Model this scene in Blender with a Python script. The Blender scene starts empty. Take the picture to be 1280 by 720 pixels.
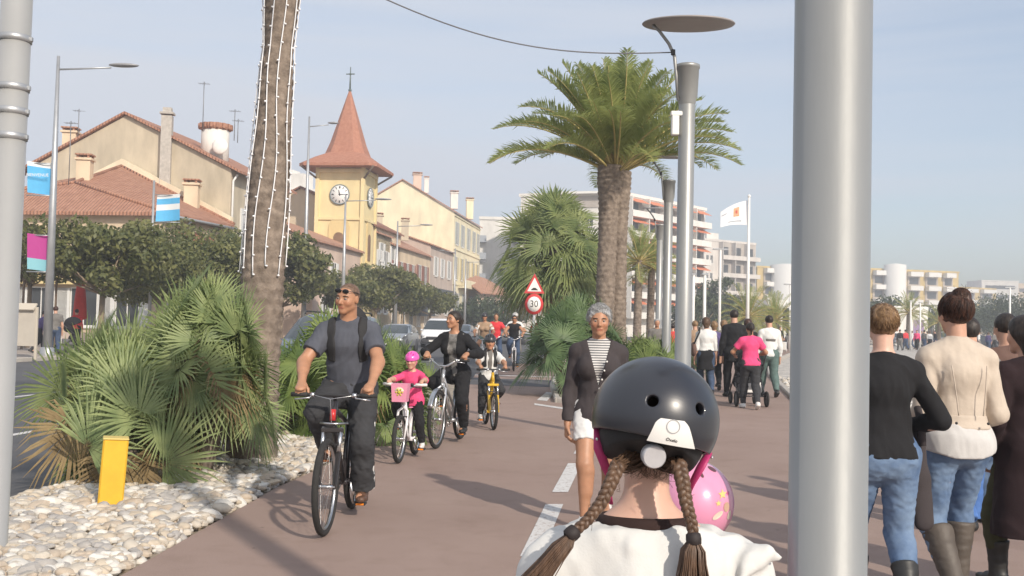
import bpy, math, random
import numpy as np
from mathutils import Vector, Matrix
random.seed(7)
RNG = np.random.default_rng(11)
SC = bpy.context.scene
COL = SC.collection
R = math.radians
PI = math.pi

# ------------------------------------------------------------------ camera geometry
FPX, CAMH = 1260.0, 1.5
PITCH, ROLL = R(2.0), R(1.29)
_f = np.array([0, math.cos(PITCH), math.sin(PITCH)])
_u0 = np.array([0, -math.sin(PITCH), math.cos(PITCH)])
_r0 = np.array([1.0, 0, 0])
CU = _u0 * math.cos(ROLL) - _r0 * math.sin(ROLL)
CR = _r0 * math.cos(ROLL) + _u0 * math.sin(ROLL)
EYE = np.array([0, 0, CAMH])
def ray(px, py):
    return _f + CR * (px - 640) / FPX - CU * (py - 360) / FPX
def gnd(px, py, z=0.0):
    d = ray(px, py); t = (z - CAMH) / d[2]
    return EYE + d * t
def at(px, py, D):
    d = ray(px, py)
    return EYE + d * (D / d[1])
def proj(p):
    q = np.asarray(p, float) - EYE
    z = q @ _f
    return (640 + FPX * (q @ CR) / z, 360 - FPX * (q @ CU) / z)

# ------------------------------------------------------------------ object helpers
def tag(o, label=None, cat=None, group=None, kind=None):
    if label: o['label'] = label
    if cat: o['category'] = cat
    if group: o['group'] = group
    if kind: o['kind'] = kind
    return o
def empty(name, loc=(0, 0, 0), rz=0.0, label=None, cat=None, group=None):
    o = bpy.data.objects.new(name, None); COL.objects.link(o)
    o.empty_display_size = .2
    o.location = [float(v) for v in loc]; o.rotation_euler = (0, 0, rz)
    return tag(o, label, cat, group)
def mesh_obj(name, verts, faces, mats, parent=None, mi=None, smooth=True, tint=None):
    me = bpy.data.meshes.new(name)
    verts = np.asarray(verts, np.float32)
    if isinstance(faces, np.ndarray):
        n, k = faces.shape
        me.vertices.add(len(verts)); me.vertices.foreach_set('co', verts.ravel())
        me.loops.add(n * k); me.loops.foreach_set('vertex_index', faces.astype(np.int32).ravel())
        me.polygons.add(n)
        me.polygons.foreach_set('loop_start', np.arange(0, n * k, k, dtype=np.int32))
        me.polygons.foreach_set('loop_total', np.full(n, k, dtype=np.int32))
    else:
        me.from_pydata([tuple(map(float, v)) for v in verts], [], [tuple(int(i) for i in f) for f in faces])
    if not isinstance(mats, (list, tuple)): mats = [mats]
    for m in mats: me.materials.append(m)
    if mi is not None: me.polygons.foreach_set('material_index', np.asarray(mi, np.int32))
    if smooth is True: me.polygons.foreach_set('use_smooth', np.ones(len(me.polygons), bool))
    elif smooth is not False: me.polygons.foreach_set('use_smooth', np.asarray(smooth, bool))
    if tint is not None:
        a = me.color_attributes.new('tint', 'FLOAT_COLOR', 'POINT')
        t = np.ones((len(verts), 4), np.float32); t[:, :3] = tint
        a.data.foreach_set('color', t.ravel())
    me.update(calc_edges=True)
    me.validate()
    o = bpy.data.objects.new(name, me); COL.objects.link(o)
    if parent is not None: o.parent = parent
    return o
def copy_tree(o, parent=None, kids=None):
    c = o.copy(); COL.objects.link(c)
    if parent is not None: c.parent = parent
    for ch in list(o.children): copy_tree(ch, c)
    return c

def nrm(v):
    v = np.asarray(v, float); return v / (np.linalg.norm(v) + 1e-12)
def A(*v): return np.array(v, float)

class MB:
    """collects boxes, tubes, lathes, prisms into one mesh; faces remember a material slot"""
    def __init__(s): s.v = []; s.f = []; s.m = []; s.sm = []; s.n = 0
    def add(s, vs, fs, mi=0, sm=False):
        b = s.n
        s.v.extend([tuple(map(float, v)) for v in vs]); s.n += len(vs)
        for f in fs: s.f.append(tuple(i + b for i in f)); s.m.append(mi); s.sm.append(sm)
        return s
    def box(s, c, size, rz=0.0, mi=0, M=None, bev=0.0):
        x, y, z = [q / 2 for q in size]
        c = np.asarray(c, float)
        if bev > 0:
            b = min(bev, x * .9, y * .9, z * .9)
            pts = []
            for sz in (-1, 1):
                for (sx, sy) in ((-1, -1), (1, -1), (1, 1), (-1, 1)):
                    pts += [(sx * (x - b), sy * (y - b), sz * z), (sx * x, sy * (y - b), sz * (z - b)), (sx * (x - b), sy * y, sz * (z - b))]
            vs = pts
            I = lambda k, j, t: (0 if k < 0 else 12) + j * 3 + t
            fs = [tuple(I(-1, j, 0) for j in (3, 2, 1, 0)), tuple(I(1, j, 0) for j in (0, 1, 2, 3))]
            fs += [(I(-1, 0, 2), I(-1, 1, 2), I(1, 1, 2), I(1, 0, 2)), (I(-1, 1, 1), I(-1, 2, 1), I(1, 2, 1), I(1, 1, 1)),
                   (I(-1, 2, 2), I(-1, 3, 2), I(1, 3, 2), I(1, 2, 2)), (I(-1, 3, 1), I(-1, 0, 1), I(1, 0, 1), I(1, 3, 1))]
            for k in (-1, 1):
                q = [(I(k, 0, 0), I(k, 1, 0), I(k, 1, 2), I(k, 0, 2)), (I(k, 1, 0), I(k, 2, 0), I(k, 2, 1), I(k, 1, 1)),
                     (I(k, 2, 0), I(k, 3, 0), I(k, 3, 2), I(k, 2, 2)), (I(k, 3, 0), I(k, 0, 0), I(k, 0, 1), I(k, 3, 1))]
                fs += [f if k > 0 else f[::-1] for f in [tuple(reversed(g)) for g in q]]
            for j in range(4):
                e = [I(-1, j, 1), I(-1, j, 2), I(1, j, 2), I(1, j, 1)]
                fs.append(tuple(e))
                for k in (-1, 1): fs.append((I(k, j, 0), I(k, j, 1), I(k, j, 2)))
        else:
            vs = [(-x, -y, -z), (x, -y, -z), (x, y, -z), (-x, y, -z), (-x, -y, z), (x, -y, z), (x, y, z), (-x, y, z)]
            fs = [(0, 3, 2, 1), (4, 5, 6, 7), (0, 1, 5, 4), (1, 2, 6, 5), (2, 3, 7, 6), (3, 0, 4, 7)]
        vs = np.array(vs, float)
        if M is not None: vs = vs @ np.asarray(M, float).T
        elif rz:
            cs, sn = math.cos(rz), math.sin(rz)
            vs = np.c_[vs[:, 0] * cs - vs[:, 1] * sn, vs[:, 0] * sn + vs[:, 1] * cs, vs[:, 2]]
        return s.add(vs + c, fs, mi)
    def tube(s, pts, r, n=8, mi=0, cap=True, closed=False, flat=None):
        pts = [np.asarray(p, float) for p in pts]
        m = len(pts)
        rs = [r] * m if np.isscalar(r) else list(r)
        vs = []; fs = []
        ref = None
        for i, p in enumerate(pts):
            if closed: t = pts[(i + 1) % m] - pts[i - 1]
            else: t = pts[min(i + 1, m - 1)] - pts[max(i - 1, 0)]
            t = nrm(t)
            if ref is None: ref = A(0, 0, 1) if abs(t[2]) < .9 else A(1, 0, 0)
            a = ref - t * (ref @ t)
            a = nrm(a); ref = a; b = np.cross(t, a)
            for k in range(n):
                th = 2 * PI * k / n
                vs.append(p + a * (rs[i] * math.cos(th) * (flat or 1)) + b * (rs[i] * math.sin(th)))
        for i in range(m if closed else m - 1):
            j = (i + 1) % m
            for k in range(n):
                l = (k + 1) % n
                fs.append((i * n + k, i * n + l, j * n + l, j * n + k))
        s.add(vs, fs, mi, True)
        if cap and not closed:
            b0 = s.n - len(vs)
            s.f.append(tuple(b0 + k for k in range(n - 1, -1, -1))); s.m.append(mi); s.sm.append(False)
            s.f.append(tuple(b0 + (m - 1) * n + k for k in range(n))); s.m.append(mi); s.sm.append(False)
        return s
    def lathe(s, prof, o=(0, 0, 0), ax=(0, 0, 1), n=24, mi=0, sm=True):
        ax = nrm(ax); ref = A(1, 0, 0) if abs(ax[0]) < .9 else A(0, 1, 0)
        a = nrm(ref - ax * (ref @ ax)); b = np.cross(ax, a); o = np.asarray(o, float)
        vs = []; fs = []
        for (r, z) in prof:
            for k in range(n):
                th = 2 * PI * k / n
                vs.append(o + ax * z + (a * math.cos(th) + b * math.sin(th)) * r)
        for i in range(len(prof) - 1):
            for k in range(n):
                l = (k + 1) % n
                fs.append((i * n + k, i * n + l, (i + 1) * n + l, (i + 1) * n + k))
        return s.add(vs, fs, mi, sm)
    def torus(s, c, ax, R0, r, n=40, k=8, mi=0):
        ax = nrm(ax); ref = A(1, 0, 0) if abs(ax[0]) < .9 else A(0, 1, 0)
        a = nrm(ref - ax * (ref @ ax)); b = np.cross(ax, a); c = np.asarray(c, float)
        vs = []; fs = []
        rr, rz = (r, r) if np.isscalar(r) else r
        for i in range(n):
            t = 2 * PI * i / n; e = a * math.cos(t) + b * math.sin(t)
            for j in range(k):
                q = 2 * PI * j / k
                vs.append(c + e * (R0 + rr * math.cos(q)) + ax * (rz * math.sin(q)))
        for i in range(n):
            for j in range(k):
                fs.append((i * k + j, ((i + 1) % n) * k + j, ((i + 1) % n) * k + (j + 1) % k, i * k + (j + 1) % k))
        return s.add(vs, fs, mi, True)
    def ball(s, c, r, n=12, m=8, mi=0, M=None):
        rx = (r, r, r) if np.isscalar(r) else r
        vs = [(0, 0, -1)]; fs = []
        for i in range(1, m):
            p = -PI / 2 + PI * i / m
            for k in range(n): vs.append((math.cos(p) * math.cos(2 * PI * k / n), math.cos(p) * math.sin(2 * PI * k / n), math.sin(p)))
        vs.append((0, 0, 1)); top = len(vs) - 1
        for k in range(n):
            l = (k + 1) % n
            fs.append((0, 1 + l, 1 + k)); fs.append((top, top - n + k, top - n + l))
            for i in range(m - 2): fs.append((1 + i * n + k, 1 + i * n + l, 1 + (i + 1) * n + l, 1 + (i + 1) * n + k))
        vs = np.array(vs) * np.array(rx)
        if M is not None: vs = vs @ np.asarray(M).T
        return s.add(vs + np.asarray(c, float), fs, mi, True)
    def prism(s, poly, z0, z1, mi=0, top=None):
        n = len(poly)
        vs = [(p[0], p[1], z0) for p in poly] + [(p[0], p[1], z1) for p in poly]
        fs = [tuple(range(n - 1, -1, -1)), tuple(range(n, 2 * n))] + [(i, (i + 1) % n, n + (i + 1) % n, n + i) for i in range(n)]
        return s.add(vs, fs, mi)
    def slab(s, pts, off, mi=0):
        """polygon of 3-D points thickened by vector off"""
        n = len(pts); pts = [np.asarray(p, float) for p in pts]; off = np.asarray(off, float)
        vs = pts + [p + off for p in pts]
        fs = [tuple(range(n - 1, -1, -1)), tuple(range(n, 2 * n))] + [(i, (i + 1) % n, n + (i + 1) % n, n + i) for i in range(n)]
        return s.add(vs, fs, mi)
    def quad(s, *p, mi=0): return s.add(p, [tuple(range(len(p)))], mi)
    def build(s, name, mats, parent=None):
        return mesh_obj(name, s.v, s.f, mats, parent, s.m, s.sm)

# ------------------------------------------------------------------ implicit surfaces (bodies, clothes, hair)
def pc(a, b, ra, rb, k=.02, fl=None, cuts=(), op=1): return ('c', np.asarray(a, float), np.asarray(b, float), ra, rb, k, fl, cuts, op)
def pe(c, rad, M=None, k=.02, cuts=(), op=1): return ('e', np.asarray(c, float), np.asarray(rad, float), M, None, k, None, cuts, op)
def plane(pt, n):
    n = nrm(n); pt = np.asarray(pt, float)
    return lambda x, y, z: (x - pt[0]) * n[0] + (y - pt[1]) * n[1] + (z - pt[2]) * n[2]
def sd(p, x, y, z):
    if p[0] == 'c':
        _, a, b, ra, rb, k, fl, cuts, op = p
        px, py, pz = x - a[0], y - a[1], z - a[2]; ba = b - a; mn = 1.0
        if fl is not None:
            for ax, sc in (fl if isinstance(fl, list) else [fl]):
                q = px * ax[0] + py * ax[1] + pz * ax[2]; g = 1 / sc - 1
                px = px + ax[0] * q * g; py = py + ax[1] * q * g; pz = pz + ax[2] * q * g
                ba = ba + ax * (ba @ ax) * g; mn = min(mn, sc)
        L = max(ba @ ba, 1e-9)
        t = np.clip((px * ba[0] + py * ba[1] + pz * ba[2]) / L, 0, 1)
        d = np.sqrt((px - t * ba[0]) ** 2 + (py - t * ba[1]) ** 2 + (pz - t * ba[2]) ** 2) - (ra + (rb - ra) * t)
        d = d * mn
    else:
        _, c, r, M, _, k, _, cuts, op = p
        px, py, pz = x - c[0], y - c[1], z - c[2]
        if M is not None:
            px, py, pz = (px * M[0][0] + py * M[0][1] + pz * M[0][2], px * M[1][0] + py * M[1][1] + pz * M[1][2], px * M[2][0] + py * M[2][1] + pz * M[2][2])
        k0 = np.sqrt((px / r[0]) ** 2 + (py / r[1]) ** 2 + (pz / r[2]) ** 2)
        k1 = np.sqrt((px / r[0] ** 2) ** 2 + (py / r[1] ** 2) ** 2 + (pz / r[2] ** 2) ** 2) + 1e-9
        d = k0 * (k0 - 1) / k1
    for c in cuts: d = np.maximum(d, c(x, y, z))
    return d
def pbox(p):
    if p[0] == 'c':
        m = max(p[3], p[4]);
        if p[6] is not None: m *= max([1] + [q[1] for q in (p[6] if isinstance(p[6], list) else [p[6]])])
        return np.minimum(p[1], p[2]) - m, np.maximum(p[1], p[2]) + m
    m = max(p[2]); return p[1] - m, p[1] + m
def wob(x, y, z, f, seed=0):
    r = np.random.default_rng(seed)
    o = 0
    for i in range(5):
        v = r.normal(size=3); v = v / np.linalg.norm(v) * f * (.6 + .5 * i); ph = r.uniform(0, 6.3, 2)
        w = r.normal(size=3) * f * .35
        o = o + np.sin(x * v[0] + y * v[1] + z * v[2] + ph[0] + 1.3 * np.sin(x * w[0] + y * w[1] + z * w[2] + ph[1])) / (1 + .55 * i)
    return o / 2.4
def folds(x, y, z, f, seed=0):
    """cloth: broad sag plus sharp creases"""
    return .55 * wob(x, y, z, f, seed) + .75 * (np.abs(wob(x, y, z, f * 1.5, seed + 40)) * 2.2 - .7) + .35 * (np.abs(wob(x, y, z, f * 3.1, seed + 80)) * 2.2 - .7)
def sdf_mesh(prims, h, amp=0.0, freq=30, seed=0, gcuts=(), stretch=(1, 1, 1), fn=None):
    adds = [p for p in prims if p[8] > 0]
    lo = np.min([pbox(p)[0] for p in adds], 0) - 3 * h - amp; hi = np.max([pbox(p)[1] for p in adds], 0) + 3 * h + amp
    n = np.ceil((hi - lo) / h).astype(int) + 1
    g = np.full(n, 1.0, np.float32)
    ax = [lo[i] + h * np.arange(n[i]) for i in range(3)]
    for p in prims:
        k = p[5]; bl, bh = pbox(p); pad = k + 3 * h
        i0 = np.clip(np.floor((bl - pad - lo) / h).astype(int), 0, n - 1); i1 = np.clip(np.ceil((bh + pad - lo) / h).astype(int) + 1, 1, n)
        if np.any(i1 <= i0): continue
        sl = tuple(slice(i0[i], i1[i]) for i in range(3))
        x = ax[0][sl[0]][:, None, None]; y = ax[1][sl[1]][None, :, None]; z = ax[2][sl[2]][None, None, :]
        d = sd(p, x, y, z).astype(np.float32); a = g[sl]
        if p[8] > 0:
            t = np.clip(.5 + .5 * (a - d) / k, 0, 1); g[sl] = a * (1 - t) + d * t - k * t * (1 - t)
        else:
            d = -d; t = np.clip(.5 + .5 * (d - a) / k, 0, 1); g[sl] = a * (1 - t) + d * t + k * t * (1 - t)
    if amp or gcuts:
        m = np.argwhere(np.abs(g) < 4 * h + 2 * amp)
        P = lo + m * h; v = g[m[:, 0], m[:, 1], m[:, 2]]
        if amp: v = v + amp * (fn or wob)(P[:, 0] * stretch[0], P[:, 1] * stretch[1], P[:, 2] * stretch[2], freq, seed)
        for c in gcuts: v = np.maximum(v, c(P[:, 0], P[:, 1], P[:, 2]))
        g[m[:, 0], m[:, 1], m[:, 2]] = v
        if gcuts:
            m = np.argwhere(g <= -(4 * h + 2 * amp))
            if len(m):
                P = lo + m * h; v = g[m[:, 0], m[:, 1], m[:, 2]]
                for c in gcuts: v = np.maximum(v, c(P[:, 0], P[:, 1], P[:, 2]))
                g[m[:, 0], m[:, 1], m[:, 2]] = v
    g[g == 0] = 1e-6
    s = (g < 0)
    t = s.astype(np.int8); t = t[:-1] + t[1:]; t = t[:, :-1] + t[:, 1:]; t = t[:, :, :-1] + t[:, :, 1:]
    act = (t > 0) & (t < 8)
    idx = np.full(act.shape, -1, np.int32); ijk = np.argwhere(act); idx[act] = np.arange(len(ijk))
    acc = np.zeros((len(ijk), 3)); cnt = np.zeros(len(ijk))
    I, J, K = ijk.T
    for d in range(3):
        for b in (0, 1):
            for c in (0, 1):
                o0 = [0, 0, 0]; e = [q for q in range(3) if q != d]; o0[e[0]] = b; o0[e[1]] = c; o1 = list(o0); o1[d] = 1
                g0 = g[I + o0[0], J + o0[1], K + o0[2]]; g1 = g[I + o1[0], J + o1[1], K + o1[2]]
                m = (g0 < 0) != (g1 < 0)
                tt = np.where(m, g0 / np.where(m, g0 - g1, 1), 0)
                pos = np.array(o0, float)[None, :] + np.zeros((len(I), 3)); pos[:, d] = tt
                acc += pos * m[:, None]; cnt += m
    V = lo + (ijk + acc / np.maximum(cnt, 1)[:, None]) * h
    F = []
    for d in range(3):
        e = [(d + 1) % 3, (d + 2) % 3]
        a0 = [slice(None)] * 3; a1 = [slice(None)] * 3; a0[d] = slice(0, -1); a1[d] = slice(1, None)
        s0 = s[tuple(a0)]; s1 = s[tuple(a1)]
        q = np.argwhere(s0 != s1)
        q = q[(q[:, e[0]] > 0) & (q[:, e[1]] > 0) & (q[:, e[0]] < n[e[0]] - 1) & (q[:, e[1]] < n[e[1]] - 1)]
        if not len(q): continue
        ins = s0[q[:, 0], q[:, 1], q[:, 2]]
        def cell(u, w):
            c = q.copy(); c[:, e[0]] += u; c[:, e[1]] += w
            return idx[c[:, 0], c[:, 1], c[:, 2]]
        f = np.stack([cell(-1, -1), cell(0, -1), cell(0, 0), cell(-1, 0)], 1)
        f[~ins] = f[~ins][:, ::-1]
        F.append(f)
    F = np.concatenate(F); F = F[(F >= 0).all(1)]
    return V, F
# ------------------------------------------------------------------ materials
MATS = {}
def mat(name, col, rough=.6, metal=0.0, var=.0, vs=6.0, bump=.0, bs=40.0, spec=.5, col2=None, tint=False, sheen=0, sss=0, trans=0, stretch=None, coat=0, space='Object', alpha=None):
    if name in MATS: return MATS[name]
    m = bpy.data.materials.new(name); m.use_nodes = True; nt = m.node_tree; N = nt.nodes; L = nt.links
    b = N['Principled BSDF']
    b.inputs['Roughness'].default_value = rough; b.inputs['Metallic'].default_value = metal
    b.inputs['Specular IOR Level'].default_value = spec
    if sheen: b.inputs['Sheen Weight'].default_value = sheen
    if coat: b.inputs['Coat Weight'].default_value = coat; b.inputs['Coat Roughness'].default_value = .08
    if sss:
        b.inputs['Subsurface Weight'].default_value = sss; b.inputs['Subsurface Radius'].default_value = (.012, .004, .002); b.inputs['Subsurface Scale'].default_value = 1
    if trans: b.inputs['Transmission Weight'].default_value = trans
    c = (*col, 1); out = None
    if var or bump or col2:
        tc = N.new('ShaderNodeTexCoord'); src = tc.outputs[space]
        if stretch:
            mp = N.new('ShaderNodeMapping'); mp.inputs['Scale'].default_value = stretch; L.new(src, mp.inputs[0]); src = mp.outputs[0]
    if var or col2:
        no = N.new('ShaderNodeTexNoise'); no.inputs['Scale'].default_value = vs; no.inputs['Detail'].default_value = 6; no.inputs['Roughness'].default_value = .62
        L.new(src, no.inputs['Vector'])
        rp = N.new('ShaderNodeValToRGB'); rp.color_ramp.elements[0].position = .3; rp.color_ramp.elements[1].position = .7
        c2 = col2 or tuple(min(1, q * (1 + var)) for q in col); c1 = col if col2 else tuple(q * (1 - var) for q in col)
        rp.color_ramp.elements[0].color = (*c1, 1); rp.color_ramp.elements[1].color = (*c2, 1)
        L.new(no.outputs['Fac'], rp.inputs['Fac']); out = rp.outputs['Color']
    if tint:
        at_ = N.new('ShaderNodeVertexColor'); at_.layer_name = 'tint'
        mx = N.new('ShaderNodeMix'); mx.data_type = 'RGBA'; mx.blend_type = 'MULTIPLY'; mx.inputs['Factor'].default_value = 1
        if out: L.new(out, mx.inputs[6])
        else: mx.inputs[6].default_value = c
        L.new(at_.outputs['Color'], mx.inputs[7]); out = mx.outputs[2]
    if out: L.new(out, b.inputs['Base Color'])
    else: b.inputs['Base Color'].default_value = c
    if bump:
        n2 = N.new('ShaderNodeTexNoise'); n2.inputs['Scale'].default_value = bs; n2.inputs['Detail'].default_value = 5
        L.new(src, n2.inputs['Vector'])
        bp = N.new('ShaderNodeBump'); bp.inputs['Strength'].default_value = bump; bp.inputs['Distance'].default_value = min(.02, .35 / bs)
        L.new(n2.outputs['Fac'], bp.inputs['Height']); L.new(bp.outputs['Normal'], b.inputs['Normal'])
    MATS[name] = m
    return m
def leafmat(name, c1, c2, scale=3.0, trans=.35, rough=.5):
    if name in MATS: return MATS[name]
    m = bpy.data.materials.new(name); m.use_nodes = True; nt = m.node_tree; N = nt.nodes; L = nt.links
    b = N['Principled BSDF']; b.inputs['Roughness'].default_value = rough
    tc = N.new('ShaderNodeTexCoord'); no = N.new('ShaderNodeTexNoise'); no.inputs['Scale'].default_value = scale; no.inputs['Detail'].default_value = 4
    L.new(tc.outputs['Object'], no.inputs['Vector'])
    rp = N.new('ShaderNodeValToRGB'); rp.color_ramp.elements[0].position = .35; rp.color_ramp.elements[1].position = .66
    rp.color_ramp.elements[0].color = (*c1, 1); rp.color_ramp.elements[1].color = (*c2, 1)
    L.new(no.outputs['Fac'], rp.inputs['Fac'])
    L.new(rp.outputs[0], b.inputs['Base Color'])
    tr = N.new('ShaderNodeBsdfTranslucent'); L.new(rp.outputs[0], tr.inputs[0])
    mx = N.new('ShaderNodeMixShader'); mx.inputs[0].default_value = trans
    L.new(b.outputs[0], mx.inputs[1]); L.new(tr.outputs[0], mx.inputs[2])
    L.new(mx.outputs[0], N['Material Output'].inputs[0])
    MATS[name] = m; return m
def stripemat(name, c1, c2, scale):
    m = bpy.data.materials.new(name); m.use_nodes = True; N = m.node_tree.nodes; L = m.node_tree.links
    b = N['Principled BSDF']; b.inputs['Roughness'].default_value = .9
    tc = N.new('ShaderNodeTexCoord'); w = N.new('ShaderNodeTexWave'); w.bands_direction = 'Z'; w.inputs['Scale'].default_value = scale; w.inputs['Distortion'].default_value = .3
    L.new(tc.outputs['Object'], w.inputs[0]); rp = N.new('ShaderNodeValToRGB'); rp.color_ramp.interpolation = 'LINEAR'
    rp.color_ramp.elements[0].position = .4; rp.color_ramp.elements[1].position = .6
    rp.color_ramp.elements[0].color = (*c1, 1); rp.color_ramp.elements[1].color = (*c2, 1)
    L.new(w.outputs['Fac'], rp.inputs[0]); L.new(rp.outputs[0], b.inputs['Base Color']); return m
def pathmat(name, c1, c2, worn=None):
    """coloured asphalt: broad patches, aggregate speckle, faint stains; worn: paint rubbed through to it"""
    m = bpy.data.materials.new(name); m.use_nodes = True; N = m.node_tree.nodes; L = m.node_tree.links; b = N['Principled BSDF']; b.inputs['Roughness'].default_value = .88; b.inputs['Specular IOR Level'].default_value = .3
    tc = N.new('ShaderNodeTexCoord')
    def noise(sc, det=5, ro=.6):
        n = N.new('ShaderNodeTexNoise'); n.inputs['Scale'].default_value = sc; n.inputs['Detail'].default_value = det; n.inputs['Roughness'].default_value = ro; L.new(tc.outputs['Object'], n.inputs['Vector']); return n
    def ramp(src, p0, p1, k0, k1):
        r = N.new('ShaderNodeValToRGB'); r.color_ramp.elements[0].position = p0; r.color_ramp.elements[1].position = p1; r.color_ramp.elements[0].color = (*k0, 1); r.color_ramp.elements[1].color = (*k1, 1); L.new(src, r.inputs[0]); return r
    def mul(a, b_, f=1.0):
        x = N.new('ShaderNodeMix'); x.data_type = 'RGBA'; x.blend_type = 'MULTIPLY'; x.inputs['Factor'].default_value = f; L.new(a, x.inputs[6]); L.new(b_, x.inputs[7]); return x.outputs[2]
    base = ramp(noise(.55, 6).outputs['Fac'], .3, .7, c1, c2).outputs[0]
    sp = ramp(noise(190, 2, .8).outputs['Fac'], .35, .68, (.66, .66, .66), (1.25, 1.22, 1.2)).outputs[0]
    st = ramp(noise(2.3, 7, .7).outputs['Fac'], .34, .50, (.90, .89, .88), (1, 1, 1)).outputs[0]
    vo = N.new('ShaderNodeTexVoronoi'); vo.inputs['Scale'].default_value = 3.1; L.new(tc.outputs['Object'], vo.inputs['Vector'])
    gum = ramp(vo.outputs['Distance'], .035, .05, (.62, .6, .6), (1, 1, 1)).outputs[0]
    col = mul(mul(mul(base, sp), st), gum)
    if worn:
        nz = noise(26, 6, .75); r = ramp(nz.outputs['Fac'], .36, .47, (0, 0, 0), (1, 1, 1)); x = N.new('ShaderNodeMix'); x.data_type = 'RGBA'; L.new(r.outputs[0], x.inputs['Factor']); L.new(col, x.inputs[6]); x.inputs[7].default_value = (*worn, 1); col = mul(x.outputs[2], st, .6)
    L.new(col, b.inputs['Base Color'])
    bp = N.new('ShaderNodeBump'); bp.inputs['Strength'].default_value = .35; bp.inputs['Distance'].default_value = .004; L.new(noise(160, 4).outputs['Fac'], bp.inputs['Height']); L.new(bp.outputs[0], b.inputs['Normal'])
    return m
def cloth(name, col, var=.12, rough=.9, bump=.25, bs=120, vs=9): return mat(name, col, rough, 0, var, vs, bump, bs, .25)
def tilemat(name, c1, c2, sx=3.0, direction='X'):
    """roman tiles: round ridges down the slope and colour differing tile by tile"""
    m = bpy.data.materials.new(name); m.use_nodes = True; N = m.node_tree.nodes; L = m.node_tree.links
    b = N['Principled BSDF']; b.inputs['Roughness'].default_value = .85
    tc = N.new('ShaderNodeTexCoord')
    w = N.new('ShaderNodeTexWave'); w.bands_direction = direction; w.inputs['Scale'].default_value = sx; w.inputs['Distortion'].default_value = .4
    L.new(tc.outputs['Object'], w.inputs[0])
    no = N.new('ShaderNodeTexNoise'); no.inputs['Scale'].default_value = 2.2; no.inputs['Detail'].default_value = 8; no.inputs['Roughness'].default_value = .75
    L.new(tc.outputs['Object'], no.inputs['Vector'])
    rp = N.new('ShaderNodeValToRGB'); rp.color_ramp.elements[0].position = .3; rp.color_ramp.elements[1].position = .72
    rp.color_ramp.elements[0].color = (*c1, 1); rp.color_ramp.elements[1].color = (*c2, 1)
    L.new(no.outputs['Fac'], rp.inputs[0]); L.new(rp.outputs[0], b.inputs['Base Color'])
    bp = N.new('ShaderNodeBump'); bp.inputs['Strength'].default_value = .8; bp.inputs['Distance'].default_value = .06
    L.new(w.outputs['Fac'], bp.inputs['Height']); L.new(bp.outputs[0], b.inputs['Normal'])
    return m
# ------------------------------------------------------------------ people
def rot(v, ax, ang):
    ax = nrm(ax); v = np.asarray(v, float); c, s = math.cos(ang), math.sin(ang)
    return v * c + np.cross(ax, v) * s + ax * (ax @ v) * (1 - c)
def ik(a, c, l1, l2, pole):
    d = c - a; L = np.linalg.norm(d); u = d / L
    if L > (l1 + l2) * .998: L = (l1 + l2) * .998; c = a + u * L
    q = (l1 * l1 + L * L - l2 * l2) / (2 * L); hgt = math.sqrt(max(l1 * l1 - q * q, 0))
    pv = np.asarray(pole, float); pv = pv - u * (pv @ u); pv = nrm(pv)
    return a + u * q + pv * hgt, c

class Person: pass

SKIN = mat('skin_light', (.52, .30, .21), .48, var=.10, vs=14, bump=.06, bs=160, tint=True, sss=.08)
SKINT = mat('skin_tanned', (.40, .205, .12), .5, var=.12, vs=14, bump=.08, bs=160, tint=True, sss=.06)
SKINP = mat('skin_pale', (.60, .37, .28), .48, var=.08, vs=14, bump=.05, bs=160, tint=True, sss=.1)
EYEW = mat('eye_white', (.26, .22, .20), .3); EYED = mat('eye_iris', (.03, .02, .015), .15)
BROW = mat('brow_hair', (.06, .04, .03), .9)

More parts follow.
